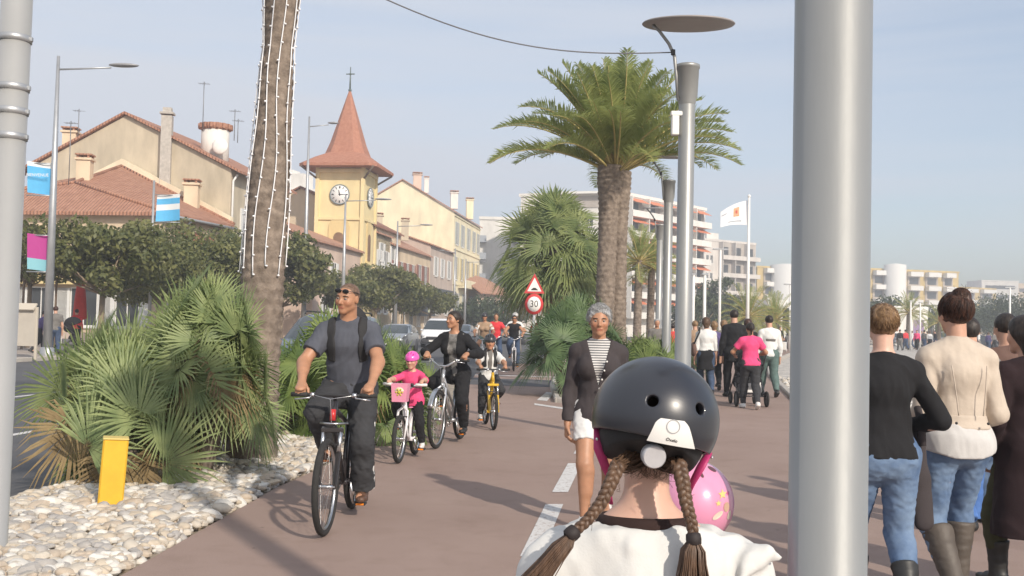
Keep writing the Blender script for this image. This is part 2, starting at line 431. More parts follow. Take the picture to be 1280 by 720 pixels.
def person(label, loc, rotz, H, pose=None, skin=SKIN, top=None, bottom=None, shoes=None, hair=None, female=False, child=False,
           res=.012, face=False, group=None, build=1.0, extra=None):
    p = Person(); po = pose or {}
    hh = (.165 if child else .13) * H; hh = po.get('hh', hh)
    U = (H - hh) / .865; p.U = U; p.H = H
    root = empty('person', loc, rotz, label, 'person', group); p.root = root
    P = A(*po.get('P', (0, 0, .515 * U)))
    X0 = A(1, 0, 0)
    S = rot(A(0, 0, 1), X0, -R(po.get('lean', 2)))
    S = rot(S, A(0, 1, 0), R(po.get('side', 0)))
    Rt = rot(X0, A(0, 0, 1), R(po.get('twist', 0))); Rt = nrm(Rt - S * (S @ Rt)); T = np.cross(S, Rt)
    Rp = rot(X0, A(0, 0, 1), R(po.get('ptwist', po.get('twist', 0) * .3))); Tp = np.cross(A(0, 0, 1), Rp)
    fw = .93 if female else 1.0
    b = build
    SCn = P + S * po.get('shz', .268) * U
    NB = P + S * .318 * U
    sh, hip, el, wr, kn, an = {}, {}, {}, {}, {}, {}
    for s in (1, -1):
        sh[s] = SCn + Rt * s * .096 * U * fw * po.get('shw', 1)
        hip[s] = P + Rp * s * .052 * U
        w = po.get('wrist', {}).get(s)
        if w is None: w = sh[s] + Rt * s * .045 * U + T * .03 * U - A(0, 0, 1) * .315 * U
        el[s], wr[s] = ik(sh[s], A(*w), .172 * U, .152 * U, po.get('ep', {}).get(s, Rt * s * .5 - T * .8 - S * .1))
        a = po.get('ankle', {}).get(s)
        if a is None: a = A(hip[s][0] * 1.1, hip[s][1], .045 * U)
        kn[s], an[s] = ik(hip[s], A(*a), .245 * U, .238 * U, po.get('kp', {}).get(s, Tp + Rp * s * .08))
    # head frame
    hu = rot(nrm(S * .4 + A(0, 0, 1)), Rt, -R(po.get('hp', 0)))
    hu = rot(hu, T, R(po.get('hr', 0)))
    hr_ = rot(Rt, A(0, 0, 1), -R(po.get('hy', 0))); hr_ = nrm(hr_ - hu * (hu @ hr_)); hf = np.cross(hu, hr_)
    sc = hh / .23
    HC = NB + nrm(S + A(0, 0, .6)) * .03 * U + hu * .5 * hh + hf * .012 * sc + nrm(A(T[0], T[1], 0)) * .012 * U
    hd = lambda r, f, u: HC + (hr_ * r + hf * f + hu * u) * sc
    HM = np.array([hr_, hf, hu])
    p.__dict__.update(P=P, S=S, Rt=Rt, T=T, sh=sh, hip=hip, el=el, wr=wr, kn=kn, an=an, HC=HC, hd=hd, HM=HM, sc=sc, NB=NB, SCn=SCn, Rp=Rp, Tp=Tp, hr=hr_, hf=hf, hu=hu, res=res)
    FR = (Rt, 1.34 * fw); FP = (Rp, 1.28 * (1.06 if female else 1))

    def torso(o=0.0, k=.05, cuts=(), lower=True, arms=True):
        q = []
        if lower: q += [pc(P - Rp * .03 * U + S * .005 * U, P + Rp * .03 * U + S * .005 * U, (.068 if female else .064) * U * b + o, (.068 if female else .064) * U * b + o, k, None, cuts)]
        wa = (.049 if female else .056) * b
        q += [pc(P + S * .02 * U, P + S * .11 * U + T * .004 * U, .058 * U * b + o, wa * U + o, k, FP, cuts)]
        q += [pc(P + S * .11 * U + T * .004 * U, P + S * .235 * U, wa * U + o, .064 * U * b + o, k, FR, cuts)]
        q += [pc(P + S * .225 * U, P + S * .262 * U, .062 * U * b + o, .044 * U + o, k, FR, cuts)]
        if arms:
            for s in (1, -1):
                q += [pc(NB - S * .012 * U, sh[s], .031 * U + o, .032 * U * b + o, k * .7, None, cuts)]
        if female and not child:
            for s in (1, -1): q += [pe(P + S * .205 * U + T * .05 * U + Rt * s * .044 * U, [.04 * U + o] * 3, None, .03, cuts)]
        return q
    def arm(s, o0=0.0, o1=None, cuts=(), k=.025, fore=True):
        o1 = o0 if o1 is None else o1
        q = [pc(sh[s], el[s], .0315 * U * b * (.88 if female else 1) + o0, .0255 * U * (.93 if female else 1) + o0, k, None, cuts)]
        if fore:
            q += [pc(el[s], wr[s], .0255 * U * (.93 if female else 1) + o0, .0165 * U + o1, k, None, cuts),
                  pc(el[s] + (wr[s] - el[s]) * .12, el[s] + (wr[s] - el[s]) * .42, .027 * U * (.9 if female else 1) + o0, .023 * U + o0, k, None, cuts)]
        return q
    def leg(s, o0=0.0, o1=None, cuts=(), k=.03, flare=None):
        o1 = o0 if o1 is None else o1
        back = -(kn[s] - hip[s]); bk = nrm(np.cross(np.cross(an[s] - kn[s], Rp), an[s] - kn[s]))
        if bk @ Tp > 0: bk = -bk
        q = [pc(hip[s] + A(0, 0, .01 * U), kn[s], .056 * U * b + o0, .036 * U + o0, k, None, cuts),
             pc(kn[s], an[s], .034 * U + o0, (.021 * U + o1) if flare is None else flare, k, None, cuts)]
        if flare is None: q += [pc(kn[s] + (an[s] - kn[s]) * .14 + bk * .01 * U, kn[s] + (an[s] - kn[s]) * .5 + bk * .008 * U, .034 * U + o0, .027 * U + o0, k, None, cuts)]
        return q
    def hand(s):
        g = po.get('grip', {}).get(s, False); q = []
        fa = nrm(wr[s] - el[s])
        if g:
            hdv = nrm(A(*po.get('hdir', {}).get(s, nrm(A(0, 1, -.35))))); pn = nrm(A(0, 0, -1) - hdv * (A(0, 0, -1) @ hdv)); c1, c2 = 62, 85
        else:
            hdv = nrm(fa + A(0, 0, -.25)); pn = -Rt * s; pn = nrm(pn - hdv * (pn @ hdv)); c1, c2 = 22, 30
        sd_ = np.cross(hdv, pn) * s      # towards the thumb? chosen so thumb points forward / inward
        if g: th = -Rt * s
        else: th = T
        sd_ = nrm(th - hdv * (th @ hdv) - pn * (pn @ th))
        u = U * .0098
        w0 = wr[s]; kb = w0 + hdv * .047 * U
        q += [pc(w0, w0 + hdv * .02 * U, .0165 * U, .019 * U, .012, (pn, .62)),
              pc(w0 + hdv * .02 * U + sd_ * .005 * U, kb, .020 * U, .0215 * U, .01, (pn, .52))]
        for i, (off, ln) in enumerate(((.0165, .9), (.0055, 1.0), (-.0055, .95), (-.016, .78))):
            b0 = kb + sd_ * off * U - hdv * (.004 * U if i in (0, 3) else 0)
            axis = np.cross(hdv, pn)
            d1 = rot(hdv, axis, R(c1)); d2 = rot(hdv, axis, R(c1 + c2)); d3 = rot(hdv, axis, R(c1 + c2 + 25))
            a1 = b0 + d1 * .025 * U * ln; a2 = a1 + d2 * .017 * U * ln; a3 = a2 + d3 * .012 * U * ln
            q += [pc(b0, a1, .0062 * U, .0056 * U, .004), pc(a1, a2, .0056 * U, .005 * U, .003), pc(a2, a3, .005 * U, .0043 * U, .003)]
        t0 = w0 + hdv * .016 * U + sd_ * .012 * U
        td = nrm(hdv * .7 + sd_ * .7 + pn * (.5 if g else .25)); t1 = t0 + td * .026 * U; t2 = t1 + nrm(hdv * .8 + sd_ * .15 + pn * (.8 if g else .3)) * .019 * U
        q += [pc(t0, t1, .0085 * U, .007 * U, .008), pc(t1, t2, .007 * U, .0055 * U, .003)]
        return q
    def head(fine=True):
        e = lambda r, f, u, rr, k=.02, M=HM, op=1: pe(hd(r, f, u), A(*rr) * sc, M, k * sc, (), op)
        c = lambda a, bb, ra, rb, k=.015, fl=None, op=1: pc(hd(*a), hd(*bb), ra * sc, rb * sc, k * sc, fl, (), op)
        q = [e(0, -.014, .03, (.076, .094, .084)), e(0, .03, -.01, (.066, .062, .085), .03)]
        q += [c((0, .032, -.03), (0, .062, -.088), .052, .026, .03), c((.042, .01, -.06), (.008, .066, -.094), .022, .016, .025), c((-.042, .01, -.06), (-.008, .066, -.094), .022, .016, .025)]
        q += [pc(NB - S * .02 * U, hd(0, -.022, -.06), (.031 if female or child else .036) * U * (1.05 if child else 1), (.03 if female or child else .034) * U * (1.05 if child else 1), .02)]
        if fine:
            q += [c((-.036, .078, .024), (.036, .078, .024), .010, .010, .014), e(.04, .062, -.024, (.024,) * 3, .02), e(-.04, .062, -.024, (.024,) * 3, .02)]
            for s in (1, -1): q += [e(s * .032, .100, .004, (.017, .016, .011), .010, HM, -1)]
            q += [c((0, .086, .012), (0, .109, -.028), .0075, .0125, .010), c((-.012, .094, -.033), (.012, .094, -.033), .008, .008, .006)]
            q += [c((-.018, .086, -.058), (.018, .086, -.058), .0075, .0075, .008), c((-.015, .085, -.069), (.015, .085, -.069), .008, .008, .006)]
            q += [c((-.02, .0965, -.0635), (.02, .0965, -.0635), .0018, .0018, .003, None, -1)]
        for s in (1, -1):
            q += [pe(hd(s * .076, -.008, -.004), A(.011, .02, .031) * sc, HM, .006 * sc)]
            if fine: q += [pe(hd(s * .088, -.002, -.002), A(.006, .011, .019) * sc, HM, .004 * sc, (), -1)]
        return q
    p.torso, p.arm, p.leg, p.head = torso, arm, leg, head
    # ---- the body, one surface
    pr = torso() + head(res < .014)
    for s in (1, -1): pr += arm(s) + (hand(s) if res < .016 else [pc(wr[s], wr[s] + nrm(wr[s] - el[s]) * .07 * U, .02 * U, .016 * U, .01)]) + leg(s)
    for s in (1, -1): pr += [pc(an[s] - A(0, 0, .02 * U), an[s] + Tp * .075 * U - A(0, 0, .025 * U), .02 * U, .016 * U, .02)]
    V, F = sdf_mesh(pr, res)
    q = (V - HC) @ HM.T / sc
    tint = np.ones((len(V), 3))
    lip = np.exp(-((q[:, 0] / .024) ** 4 + ((q[:, 2] + .0635) / .010) ** 4)) * (q[:, 1] > .075)
    chk = np.exp(-(((np.abs(q[:, 0]) - .04) / .022) ** 2 + ((q[:, 2] + .03) / .022) ** 2)) * (q[:, 1] > .04)
    eye = np.exp(-(((np.abs(q[:, 0]) - .032) / .017) ** 4 + ((q[:, 2] - .004) / .010) ** 4)) * (q[:, 1] > .06)
    tint *= 1 - lip[:, None] * A(.22, .5, .45)[None]; tint *= 1 - chk[:, None] * A(.02, .16, .16)[None]; tint *= 1 - .25 * eye[:, None]
    p.body = mesh_obj('body', V, F, skin, root, tint=tint)
    if face:
        for s in (1, -1):
            m = MB(); m.ball(hd(s * .032, .0785, .004), .0118 * sc, 14, 10, 0); m.ball(hd(s * .032, .0845, .0035), .0068 * sc, 10, 8, 1); m.build('eye', [EYEW, EYED], root)
            m = MB(); m.tube([hd(s * .015, .0905, .021), hd(s * .03, .091, .0265), hd(s * .046, .083, .024), hd(s * .054, .074, .019)], [.0035 * sc, .0045 * sc, .004 * sc, .002 * sc], 6); m.build('eyebrow', po.get('brow', BROW), root)
    # ---- clothes
    def sole(s, lift=.045):
        toe = nrm(A(Tp[0], Tp[1], 0) * math.cos(R(po.get('toe', {}).get(s, 0))) + A(0, 0, 1) * math.sin(R(po.get('toe', {}).get(s, 0))))
        toe = rot(toe, A(0, 0, 1), -s * R(po.get('splay', 6)))
        up = nrm(A(0, 0, 1) - toe * toe[2]); return toe, up
    if bottom:
        for bt in (bottom if isinstance(bottom, list) else [bottom]):
            kind = bt.get('kind', 'trousers'); o = bt.get('o', .014); cutw = plane(P + S * bt.get('waist', .085) * U, S)
            prs = [pc(P - Rp * .03 * U, P + Rp * .03 * U, (.068 if female else .065) * U * b + o, (.068 if female else .065) * U * b + o, .05, None, [cutw]),
                   pc(P + S * .0 * U, P + S * .11 * U, .058 * U * b + o * .8, .052 * U * b + o * .8, .05, FP, [cutw])]
            if kind == 'skirt':
                ln = bt.get('len', .2); c2 = plane(P - A(0, 0, ln * U), A(0, 0, -1)); w = bt.get('w', .085)
                prs += [pc(P + A(0, 0, .01), P - A(0, 0, (ln + .02) * U) + Tp * bt.get('fwd', 0) * U, .066 * U, w * U, .04, [(Rp, 1.25)], [c2])]
            else:
                for s in (1, -1):
                    fr = bt.get('len', .97)
                    if fr <= 0: c2 = plane(hip[s] + (kn[s] - hip[s]) * (1 + fr), kn[s] - hip[s])
                    else: c2 = plane(kn[s] + (an[s] - kn[s]) * fr, an[s] - kn[s])
                    prs += leg(s, o, bt.get('o1', o), [c2], .03, bt.get('flare'))
            V, F = sdf_mesh(prs, bt.get('res', res), bt.get('amp', .004), bt.get('freq', 26), bt.get('seed', 3), [cutw], stretch=bt.get('stretch', (1, 1, 1.7)), fn=folds)
            mesh_obj(bt.get('name', kind), V, F, bt['mat'], root)
    if shoes:
        for s in (1, -1):
            toe, up = sole(s); kk = shoes.get('h', 0)
            base = an[s] - up * .045 * U; cz = plane(base, -up); w = 1.0
            r1, r2 = .027 * U, .022 * U
            heel = base - toe * .022 * U + up * .02 * U; ball_ = base + toe * .082 * U + up * .014 * U
            prs = [pc(heel, base + toe * .05 * U + up * .017 * U, r1, r1 * .95, .015, None, [cz]), pc(base + toe * .05 * U + up * .012 * U, ball_ + toe * .012 * U, r1 * .98, r2 * .85, .012, (up, .8), [cz]),
                   pc(base + up * .03 * U, an[s] + up * .012 * U, .026 * U, .026 * U, .02, None, [plane(an[s] + up * .012 * U, up)])]
            if kk: prs += [pc(an[s], kn[s], .030 * U, .046 * U, .02, None, [plane(an[s] + (kn[s] - an[s]) * kk, kn[s] - an[s])]),
                           pc(kn[s] + (an[s] - kn[s]) * .2 - Tp * .008 * U, kn[s] + (an[s] - kn[s]) * .5 - Tp * .006 * U, .045 * U, .036 * U, .02, None, [plane(an[s] + (kn[s] - an[s]) * kk, kn[s] - an[s])])]
            V, F = sdf_mesh(prs, min(res, .012), shoes.get('amp', .001 if not kk else .0035), 45, 5, stretch=(1, 1, 1.6))
            so = mesh_obj(shoes.get('name', 'boot' if kk else 'shoe'), V, F, shoes['mat'], root)
            if shoes.get('sole') and res < .02:
                m = MB(); pts = []
                for t in range(16):
                    a = 2 * PI * t / 16; l = .5 + .5 * math.cos(a)
                    pts.append(base + toe * (-.046 + .146 * l) * U + np.cross(toe, up) * math.sin(a) * (.030 - .004 * l) * U)
                m.slab([q_ + up * .001 for q_ in pts], up * .016 * U); m.build('sole', shoes['sole'], so)
    if top:
        for tp in (top if isinstance(top, list) else [top]):
            o = tp.get('o', .014); hemv = P + S * tp.get('hem', .02) * U; ch = plane(hemv, -S)
            cn = plane(NB + S * tp.get('neck', .0) * U, nrm(S + T * tp.get('nt', .35)))
            cuts = [ch, cn] + list(tp.get('cuts', lambda pp: [])(p)) if tp.get('cuts') else [ch, cn]
            prs = torso(o, .05, cuts, tp.get('hem', .02) < .07)
            if tp.get('hem', 0) < 0:
                prs += [pc(P, P + S * (tp['hem'] - .02) * U, .062 * U * b + o, (.064 + tp.get('fl', 0)) * U * b + o, .05, FP, cuts)]
            sl = tp.get('sleeve', 'long')
            for s in (1, -1):
                if sl == 'long':
                    fr = tp.get('sl', .96); c2 = plane(el[s] + (wr[s] - el[s]) * fr, wr[s] - el[s]); prs += arm(s, o * tp.get('slo', .8), tp.get('cuff', o * .7), [c2], tp.get('ak', .014))
                elif sl == 'short':
                    fr = tp.get('sl', .62); c2 = plane(sh[s] + (el[s] - sh[s]) * fr, el[s] - sh[s])
                    prs += [pc(sh[s], el[s], .033 * U * b + o * .9, .033 * U * b + o * .9, .03, None, [c2])]
            if tp.get('prims'): prs += tp['prims'](p)
            V, F = sdf_mesh(prs, tp.get('res', res), tp.get('amp', .004), tp.get('freq', 24), tp.get('seed', 9), [ch] + list(tp.get('gcuts', lambda pp: [])(p)), stretch=tp.get('stretch', (1.25, 1, .75)), fn=folds)
            mesh_obj(tp.get('name', 'shirt'), V, F, tp['mat'], root)
    if hair:
        st = hair['style']; o = hair.get('o', .01)
        cf = plane(hd(0, hair.get('front', .066), .062), hr_ * 0 + hf * 1 - hu * hair.get('slope', .62))
        cb = plane(hd(0, .03, hair.get('low', -.012)), hf * .5 - hu)
        prs = [pe(hd(0, -.014, .03), A(.076 + o, .094 + o, .084 + o) * sc, HM, .01, [cf, cb] if not hair.get('nolow') else [cf])]
        am, fq = hair.get('amp', .003), hair.get('freq', 90)
        if st == 'long':
            prs += [pc(hd(0, -.05, -.02), hd(0, -.06, -hair.get('len', .2)), .07 * sc, .05 * sc, .03, (hr_, 1.25))]
        if st == 'pony':
            prs += [pc(hd(0, -.095, .03), hd(0, -.135, .0), .026 * sc, .03 * sc, .02), pc(hd(0, -.135, .0), hd(0, -.115, -.12), .03 * sc, .016 * sc, .02)]
        if st == 'bun':
            prs += [pe(hd(*hair.get('bun', (0, -.06, .115))), A(.045, .042, .04) * sc * hair.get('bs', 1), HM, .02)]
        if hair.get('prims'): prs += hair['prims'](p)
        V, F = sdf_mesh(prs, hair.get('res', min(res, .008)), am, fq, hair.get('seed', 2), stretch=hair.get('stretch', (1, 1, 1)))
        mesh_obj('hair', V, F, hair['mat'], root)
    if extra: extra(p)
    return p

def helmet_simple(p, m, o=.02, low=-.0, name='helmet', vents=True, vm=None, res=.008):
    """ventilated cycle helmet worn on the head"""
    hd, sc, HM, hf, hu = p.hd, p.sc, p.HM, p.hf, p.hu
    cb = plane(hd(0, .0, .022 + low), hf * -.16 - hu)
    prs = [pe(hd(0, -.012, .035), A(.078 + o, .100 + o, .086 + o) * sc, HM, .01, [cb])]
    if vents:
        for (r, f, u, rx) in ((0, .05, .12, .012), (.035, .06, .10, .010), (-.035, .06, .10, .010), (.06, .02, .10, .010), (-.06, .02, .10, .010), (0, -.08, .11, .012), (.045, -.07, .10, .010), (-.045, -.07, .10, .010)):
            prs.append(pe(hd(r * 1.15, f * 1.15, u), A(rx, .032, .022) * sc, HM, .006, (), -1))
    V, F = sdf_mesh(prs, res); h = mesh_obj(name, V, F, m, p.root)
    mb = MB()
    for s in (1, -1): mb.tube([hd(s * .082, .01, .03), hd(s * .074, .012, -.04), hd(s * .03, .045, -.105), hd(0, .05, -.113)], .005 * sc, 5)
    mb.build('strap', vm or mat('black_webbing', (.02, .02, .022), .8), h)
    return h
def band(p, o, r0, r1, s0, m, name, res=.009, front=True, back=True, s1=9):
    """a strap that follows the clothed torso between two planes"""
    cuts = [plane(p.SCn + p.Rt * r1, p.Rt), plane(p.SCn + p.Rt * r0, -p.Rt), plane(p.P + p.S * s0 * p.U, -p.S)]
    if not back: cuts.append(plane(p.SCn - p.T * .03, -p.T))
    V, F = sdf_mesh(p.torso(o, .05, cuts), res)
    return mesh_obj(name, V, F, m, p.root)
# ------------------------------------------------------------------ bicycles
RUB = mat('tyre_rubber', (.022, .021, .02), .85, var=.3, vs=20, bump=.3, bs=150)
CHROME = mat('polished_alloy', (.62, .62, .63), .28, 1.0, var=.1, vs=10)
STEEL = mat('spoke_steel', (.5, .5, .5), .35, 1.0)
BLK = mat('black_plastic', (.02, .02, .022), .5)
GRIP = mat('grip_rubber', (.025, .025, .025), .8)
def bicycle(label, loc, rotz, r=.335, wb=1.05, saddle=.90, bar=1.0, barw=.6, frame=None, tyre=None, rim=None, fork=None, steer=0.0, kind='mtb', basket=None, tw=.024, crank=60, group=None, guard=None, spokes=28, ns=36):
    b = Person(); rt = empty('bicycle', loc, rotz, label, 'bicycle', group); b.root = rt
    ty = tyre or RUB; rim = rim or CHROME; fork = fork or frame
    rear = A(0, -wb / 2, r); fr = A(0, wb / 2, r); k = wb / 1.05
    bb = A(0, -wb / 2 + .42 * k, r * .82)
    st = A(0, bb[1] - (saddle - bb[2]) * .30, saddle)            # saddle top
    stc = bb + (st - bb) * min(.78, .52 / max(saddle - bb[2], .3) * 1.0)
    ht = A(0, fr[1] - .17 * k - .06, bar - .10); hb = ht + nrm(A(0, .32, -1)) * .14 * k
    hax = nrm(ht - hb)
    rs = lambda v: rot(A(*v) - hb, hax, steer) + hb              # steering turn
    def wheel(c, front):
        ax = A(1, 0, 0); ax = rot(ax, hax, steer) if front else ax; c = rs(c) if front else c
        w = empty('wheel', c); w.parent = rt
        m = MB(); m.torus((0, 0, 0), ax, r - tw, tw, ns, 8)
        m.build('tyre', ty, w)
        m = MB(); m.torus((0, 0, 0), ax, r - tw * 2.0, (.008, .011), ns, 6); m.build('rim', rim, w)
        m = MB(); m.tube([-ax * .05, ax * .05], .016, 8); m.tube([-ax * .065, ax * .065], .006, 6)
        for s in (-1, 1): m.tube([ax * s * .032 - ax * s * .003, ax * s * .032], .026, 10)
        m.build('hub', CHROME, w)
        m = MB(); ref = nrm(np.cross(ax, A(0, 0, 1))); up = np.cross(ref, ax)
        for i in range(spokes):
            a = 2 * PI * i / spokes; s = 1 if i % 2 else -1; a2 = a + s * .55 * (1 if i % 4 < 2 else -1)
            m.tube([(ref * math.cos(a2) + up * math.sin(a2)) * .024 + ax * s * .03, (ref * math.cos(a) + up * math.sin(a)) * (r - tw * 2.1)], .0014, 3, cap=False)
        m.build('spokes', STEEL, w)
        return w
    wheel(rear, False); wheel(fr, True)
    m = MB(); t = .017 * (1.1 if kind != 'city' else .95)
    m.tube([hb, ht + hax * .02], t * 1.25, 10)
    if kind == 'kid':
        m.tube([hb + hax * .02, A(0, (hb[1] + bb[1]) / 2, bb[2] + .10 * k), bb], t * 1.15, 10); m.tube([hb + hax * .09, A(0, bb[1] + .12 * k, bb[2] + .22 * k), stc], t * .9, 10)
    elif kind == 'city':
        m.tube([hb + hax * .01, bb], t * 1.1, 10); m.tube([hb + hax * .08, bb + (stc - bb) * .45], t * .95, 10)
    else:
        m.tube([hb + hax * .01, bb], t * 1.2, 10); m.tube([hb + hax * .11, stc - (stc - bb) * .06], t, 10)
    m.tube([bb, stc], t, 10); m.tube([bb - A(.035, 0, 0), bb + A(.035, 0, 0)], .024, 12)
    for s in (-1, 1):
        m.tube([bb + A(s * .03, 0, 0), bb * .55 + rear * .45 + A(s * .05, 0, 0), rear + A(s * .062, 0, 0)], .010, 8)
        m.tube([stc - (stc - bb) * .05 + A(s * .014, 0, 0), rear + A(s * .055, .10 * k, .12 * k), rear + A(s * .062, 0, 0)], .008, 8)
    m.build('frame', frame, rt)
    m = MB(); cr = rs(hb - hax * .02); crown = cr - hax * .03
    fax = rs(fr)
    axw = rot(A(1, 0, 0), hax, steer)
    if kind == 'mtb':
        m.box(crown, (.16, .04, .035), 0, 0, bev=.008)
        for s in (-1, 1):
            a = crown + axw * s * .062; e = fax + axw * s * .058 + A(0, -.02, 0)
            m.tube([a + hax * .02, a + (e - a) * .42], .014, 10, 1); m.tube([a + (e - a) * .40, e, fax + axw * s * .056], .019, 10, 0)
    else:
        for s in (-1, 1):
            m.tube([crown + hax * .02, crown + axw * s * .05 - hax * .02, crown * .5 + fax * .5 + axw * s * .055 + A(0, -.012, 0), fax + axw * s * .052], [.014, .015, .013, .009], 8, 0)
    m.tube([hb, cr - hax * .02], .018, 8, 0)
    fk = m.build('fork', [fork, CHROME], rt)
    m = MB(); m.box(fax * .25 + crown * .75 + A(0, .02, .0), (.12, .012, .012), 0, 0); m.build('brake', BLK, fk)
    # bars
    top = ht + hax * .05; ext = .07 if kind != 'city' else .05
    bc = rs(top + A(0, ext, .02)); b.grip = {}; b.gdir = {}
    m = MB(); m.tube([rs(ht), rs(top), bc], .014, 8)
    back = .03 if kind == 'mtb' else .10 * k; rise = 0 if kind == 'mtb' else .07 * k
    bx = lambda x, y, z: rs(top + A(x, ext + y, .02 + z))
    pts = [bx(-barw / 2, -back, rise), bx(-barw * .28, -back * .4, rise), bx(-barw * .1, 0, 0), bx(barw * .1, 0, 0), bx(barw * .28, -back * .4, rise), bx(barw / 2, -back, rise)]
    m.tube(pts, .0115, 8); hbk = m.build('handlebar', CHROME if kind != 'mtb' else BLK, rt)
    for s in (-1, 1):
        e = bx(s * barw / 2, -back, rise); i = bx(s * barw * .28, -back * .4, rise); d = nrm(i - e)
        m = MB(); m.tube([e - d * .01, e + d * .115], .0165, 10); m.build('grip', GRIP if kind != 'kid' else mat('white_grip', (.7, .68, .66), .6), hbk)
        m = MB(); m.tube([e + d * .15 + A(0, .01, -.01), e + d * .13 + A(0, .045, -.018), e + d * .03 + A(0, .055, -.03)], [.006, .006, .005], 6); m.tube([e + d * .135, e + d * .165], .018, 8)
        m.tube([e + d * .15, bc + A(0, .10, -.02), rs(hb + A(0, .05, 0))], .0028, 4, cap=False)
        m.build('brake_lever', CHROME if kind != 'kid' else BLK, hbk)
        b.grip[s] = e + d * .055
    # saddle
    m = MB()
    L = .26 * (k if kind != 'kid' else .8)
    m.tube([st + A(0, -L * .5, -.012), st + A(0, -L * .42, -.008), st + A(0, -L * .12, -.012), st + A(0, L * .15, -.014), st + A(0, L * .48, -.016), st + A(0, L * .52, -.018)], [.03, .072, .062, .034, .022, .008], 12, flat=.28)
    sa = m.build('saddle', BLK if kind != 'kid' else mat('pink_saddle', (.72, .25, .42), .5), rt)
    m = MB(); m.tube([stc - (stc - bb) * .08, st + A(0, 0, -.03)], .0135, 8); m.build('seat_post', CHROME, rt)
    # drive
    dr = MB(); dr.torus(bb + A(.045, 0, 0), (1, 0, 0), .085 * k, (.006, .002), 24, 6)
    for i in range(5): a = 2 * PI * i / 5; dr.tube([bb + A(.045, 0, 0), bb + A(.045, math.cos(a) * .082 * k, math.sin(a) * .082 * k)], .006, 5)
    for s in (-1, 1): dr.tube([bb + A(.045, 0, s * .082 * k), rear + A(.045, 0, s * .036 * k)], .004, 5)
    b.pedal = {}
    cl = .17 * k
    cr_ = dr.build('crankset', CHROME, rt)
    for s in (1, -1):
        a = R(crank) + (0 if s > 0 else PI); pe_ = bb + A(s * .075, -math.sin(a) * cl * 0 + math.cos(a) * cl, math.sin(a) * cl)
        m = MB(); m.tube([bb + A(s * .055, 0, 0), pe_ + A(0, 0, 0)], .010, 6); m.build('crank_arm', CHROME, cr_)
        m = MB(); pc_ = pe_ + A(s * .055, 0, 0); m.box(pc_, (.085, .075, .022), 0, 0, bev=.006); m.box(pc_ + A(0, .0395, 0), (.06, .005, .014), 0, 1); m.box(pc_ - A(0, .0395, 0), (.06, .005, .014), 0, 1)
        m.build('pedal', [BLK, mat('amber_reflector', (.85, .25, .02), .3)], cr_)
        b.pedal[s] = pc_ + A(0, 0, .011)
    if guard:
        for c, front in ((rear, 0), (fr, 1)):
            m = MB(); c2 = rs(c) if front else c; pts = []
            a0, a1 = (20, 165) if not front else (10, 130)
            fw_ = rot(A(0, 1, 0), hax, steer) if front else A(0, 1, 0)
            for i in range(15):
                a = R(a0 + (a1 - a0) * i / 14)
                if front: a = R(35 + 120 * i / 14)
                pts.append(c2 + (fw_ * math.cos(a) * (-1 if not front else -1) + A(0, 0, 1) * math.sin(a)) * (r + .014))
            m.tube(pts, tw * 1.25, 8, flat=.25); m.build('mudguard', guard, rt)
    b.r, b.saddle, b.bc, b.bb, b.st, b.rs, b.fr, b.rear, b.ht, b.hb, b.crown = r, st, bc, bb, st, rs, fr, rear, ht, hb, crown
    return b
def ride(b, H, lean=14, **kw):
    """joint targets that seat a rider of height H on bicycle b (same local frame)"""
    hh = (.165 if kw.get('child') else .13) * H; U = (H - hh) / .865
    po = dict(P=(0, b.st[1] - .0 * U, b.st[2] + .058 * U), lean=lean, wrist={}, grip={1: True, -1: True}, ankle={}, toe={}, ep={}, hdir={}, kp={})
    for s in (1, -1):
        g = b.grip[s]; po['hdir'][s] = (-.12 * s, 1, -.42)
        h = nrm(A(-.12 * s, 1, -.42))
        po['wrist'][s] = g - h * .047 * U + A(0, 0, .026 * U)
        po['ep'][s] = A(s * .9, -.35, -.5)
        pd = b.pedal[s]; po['ankle'][s] = (pd[0] - s * .01, pd[1] - .062 * U, pd[2] + .046 * U)
        po['kp'][s] = A(s * .18, 1, .35)
    return po
# ------------------------------------------------------------------ plants
G_FAN = leafmat('fan_leaf', (.165, .23, .095), (.38, .44, .19), 5, .42)
G_FAN2 = leafmat('fan_leaf_bright', (.11, .175, .045), (.26, .33, .10), 4, .4)
G_DRY = leafmat('dry_leaf', (.16, .11, .05), (.30, .22, .11), 5, .2, .8)
G_DATE = leafmat('date_leaf', (.22, .27, .085), (.46, .50, .18), 2.5, .48)
G_WASH = leafmat('washingtonia_leaf', (.13, .185, .06), (.33, .37, .14), 2, .42)
G_TREE = leafmat('street_tree_leaf', (.075, .098, .028), (.26, .26, .095), 1.6, .42)
G_TREE2 = leafmat('dark_tree_leaf', (.04, .06, .028), (.10, .13, .06), .8, .3)
PETI = mat('petiole', (.16, .17, .06), .6, var=.2)
PETO = mat('date_petiole', (.42, .34, .13), .6, var=.25, vs=3)
BARK = mat('tree_bark', (.26, .20, .14), .9, var=.3, vs=5, bump=.7, bs=14)
def palmbark(name, a, b, c):
    m = mat(name, a, .95, 0, 0, 9, .9, 34, .1, col2=b); return m
PBARK = palmbark('palm_bark', (.125, .10, .082), (.30, .245, .20), 0)

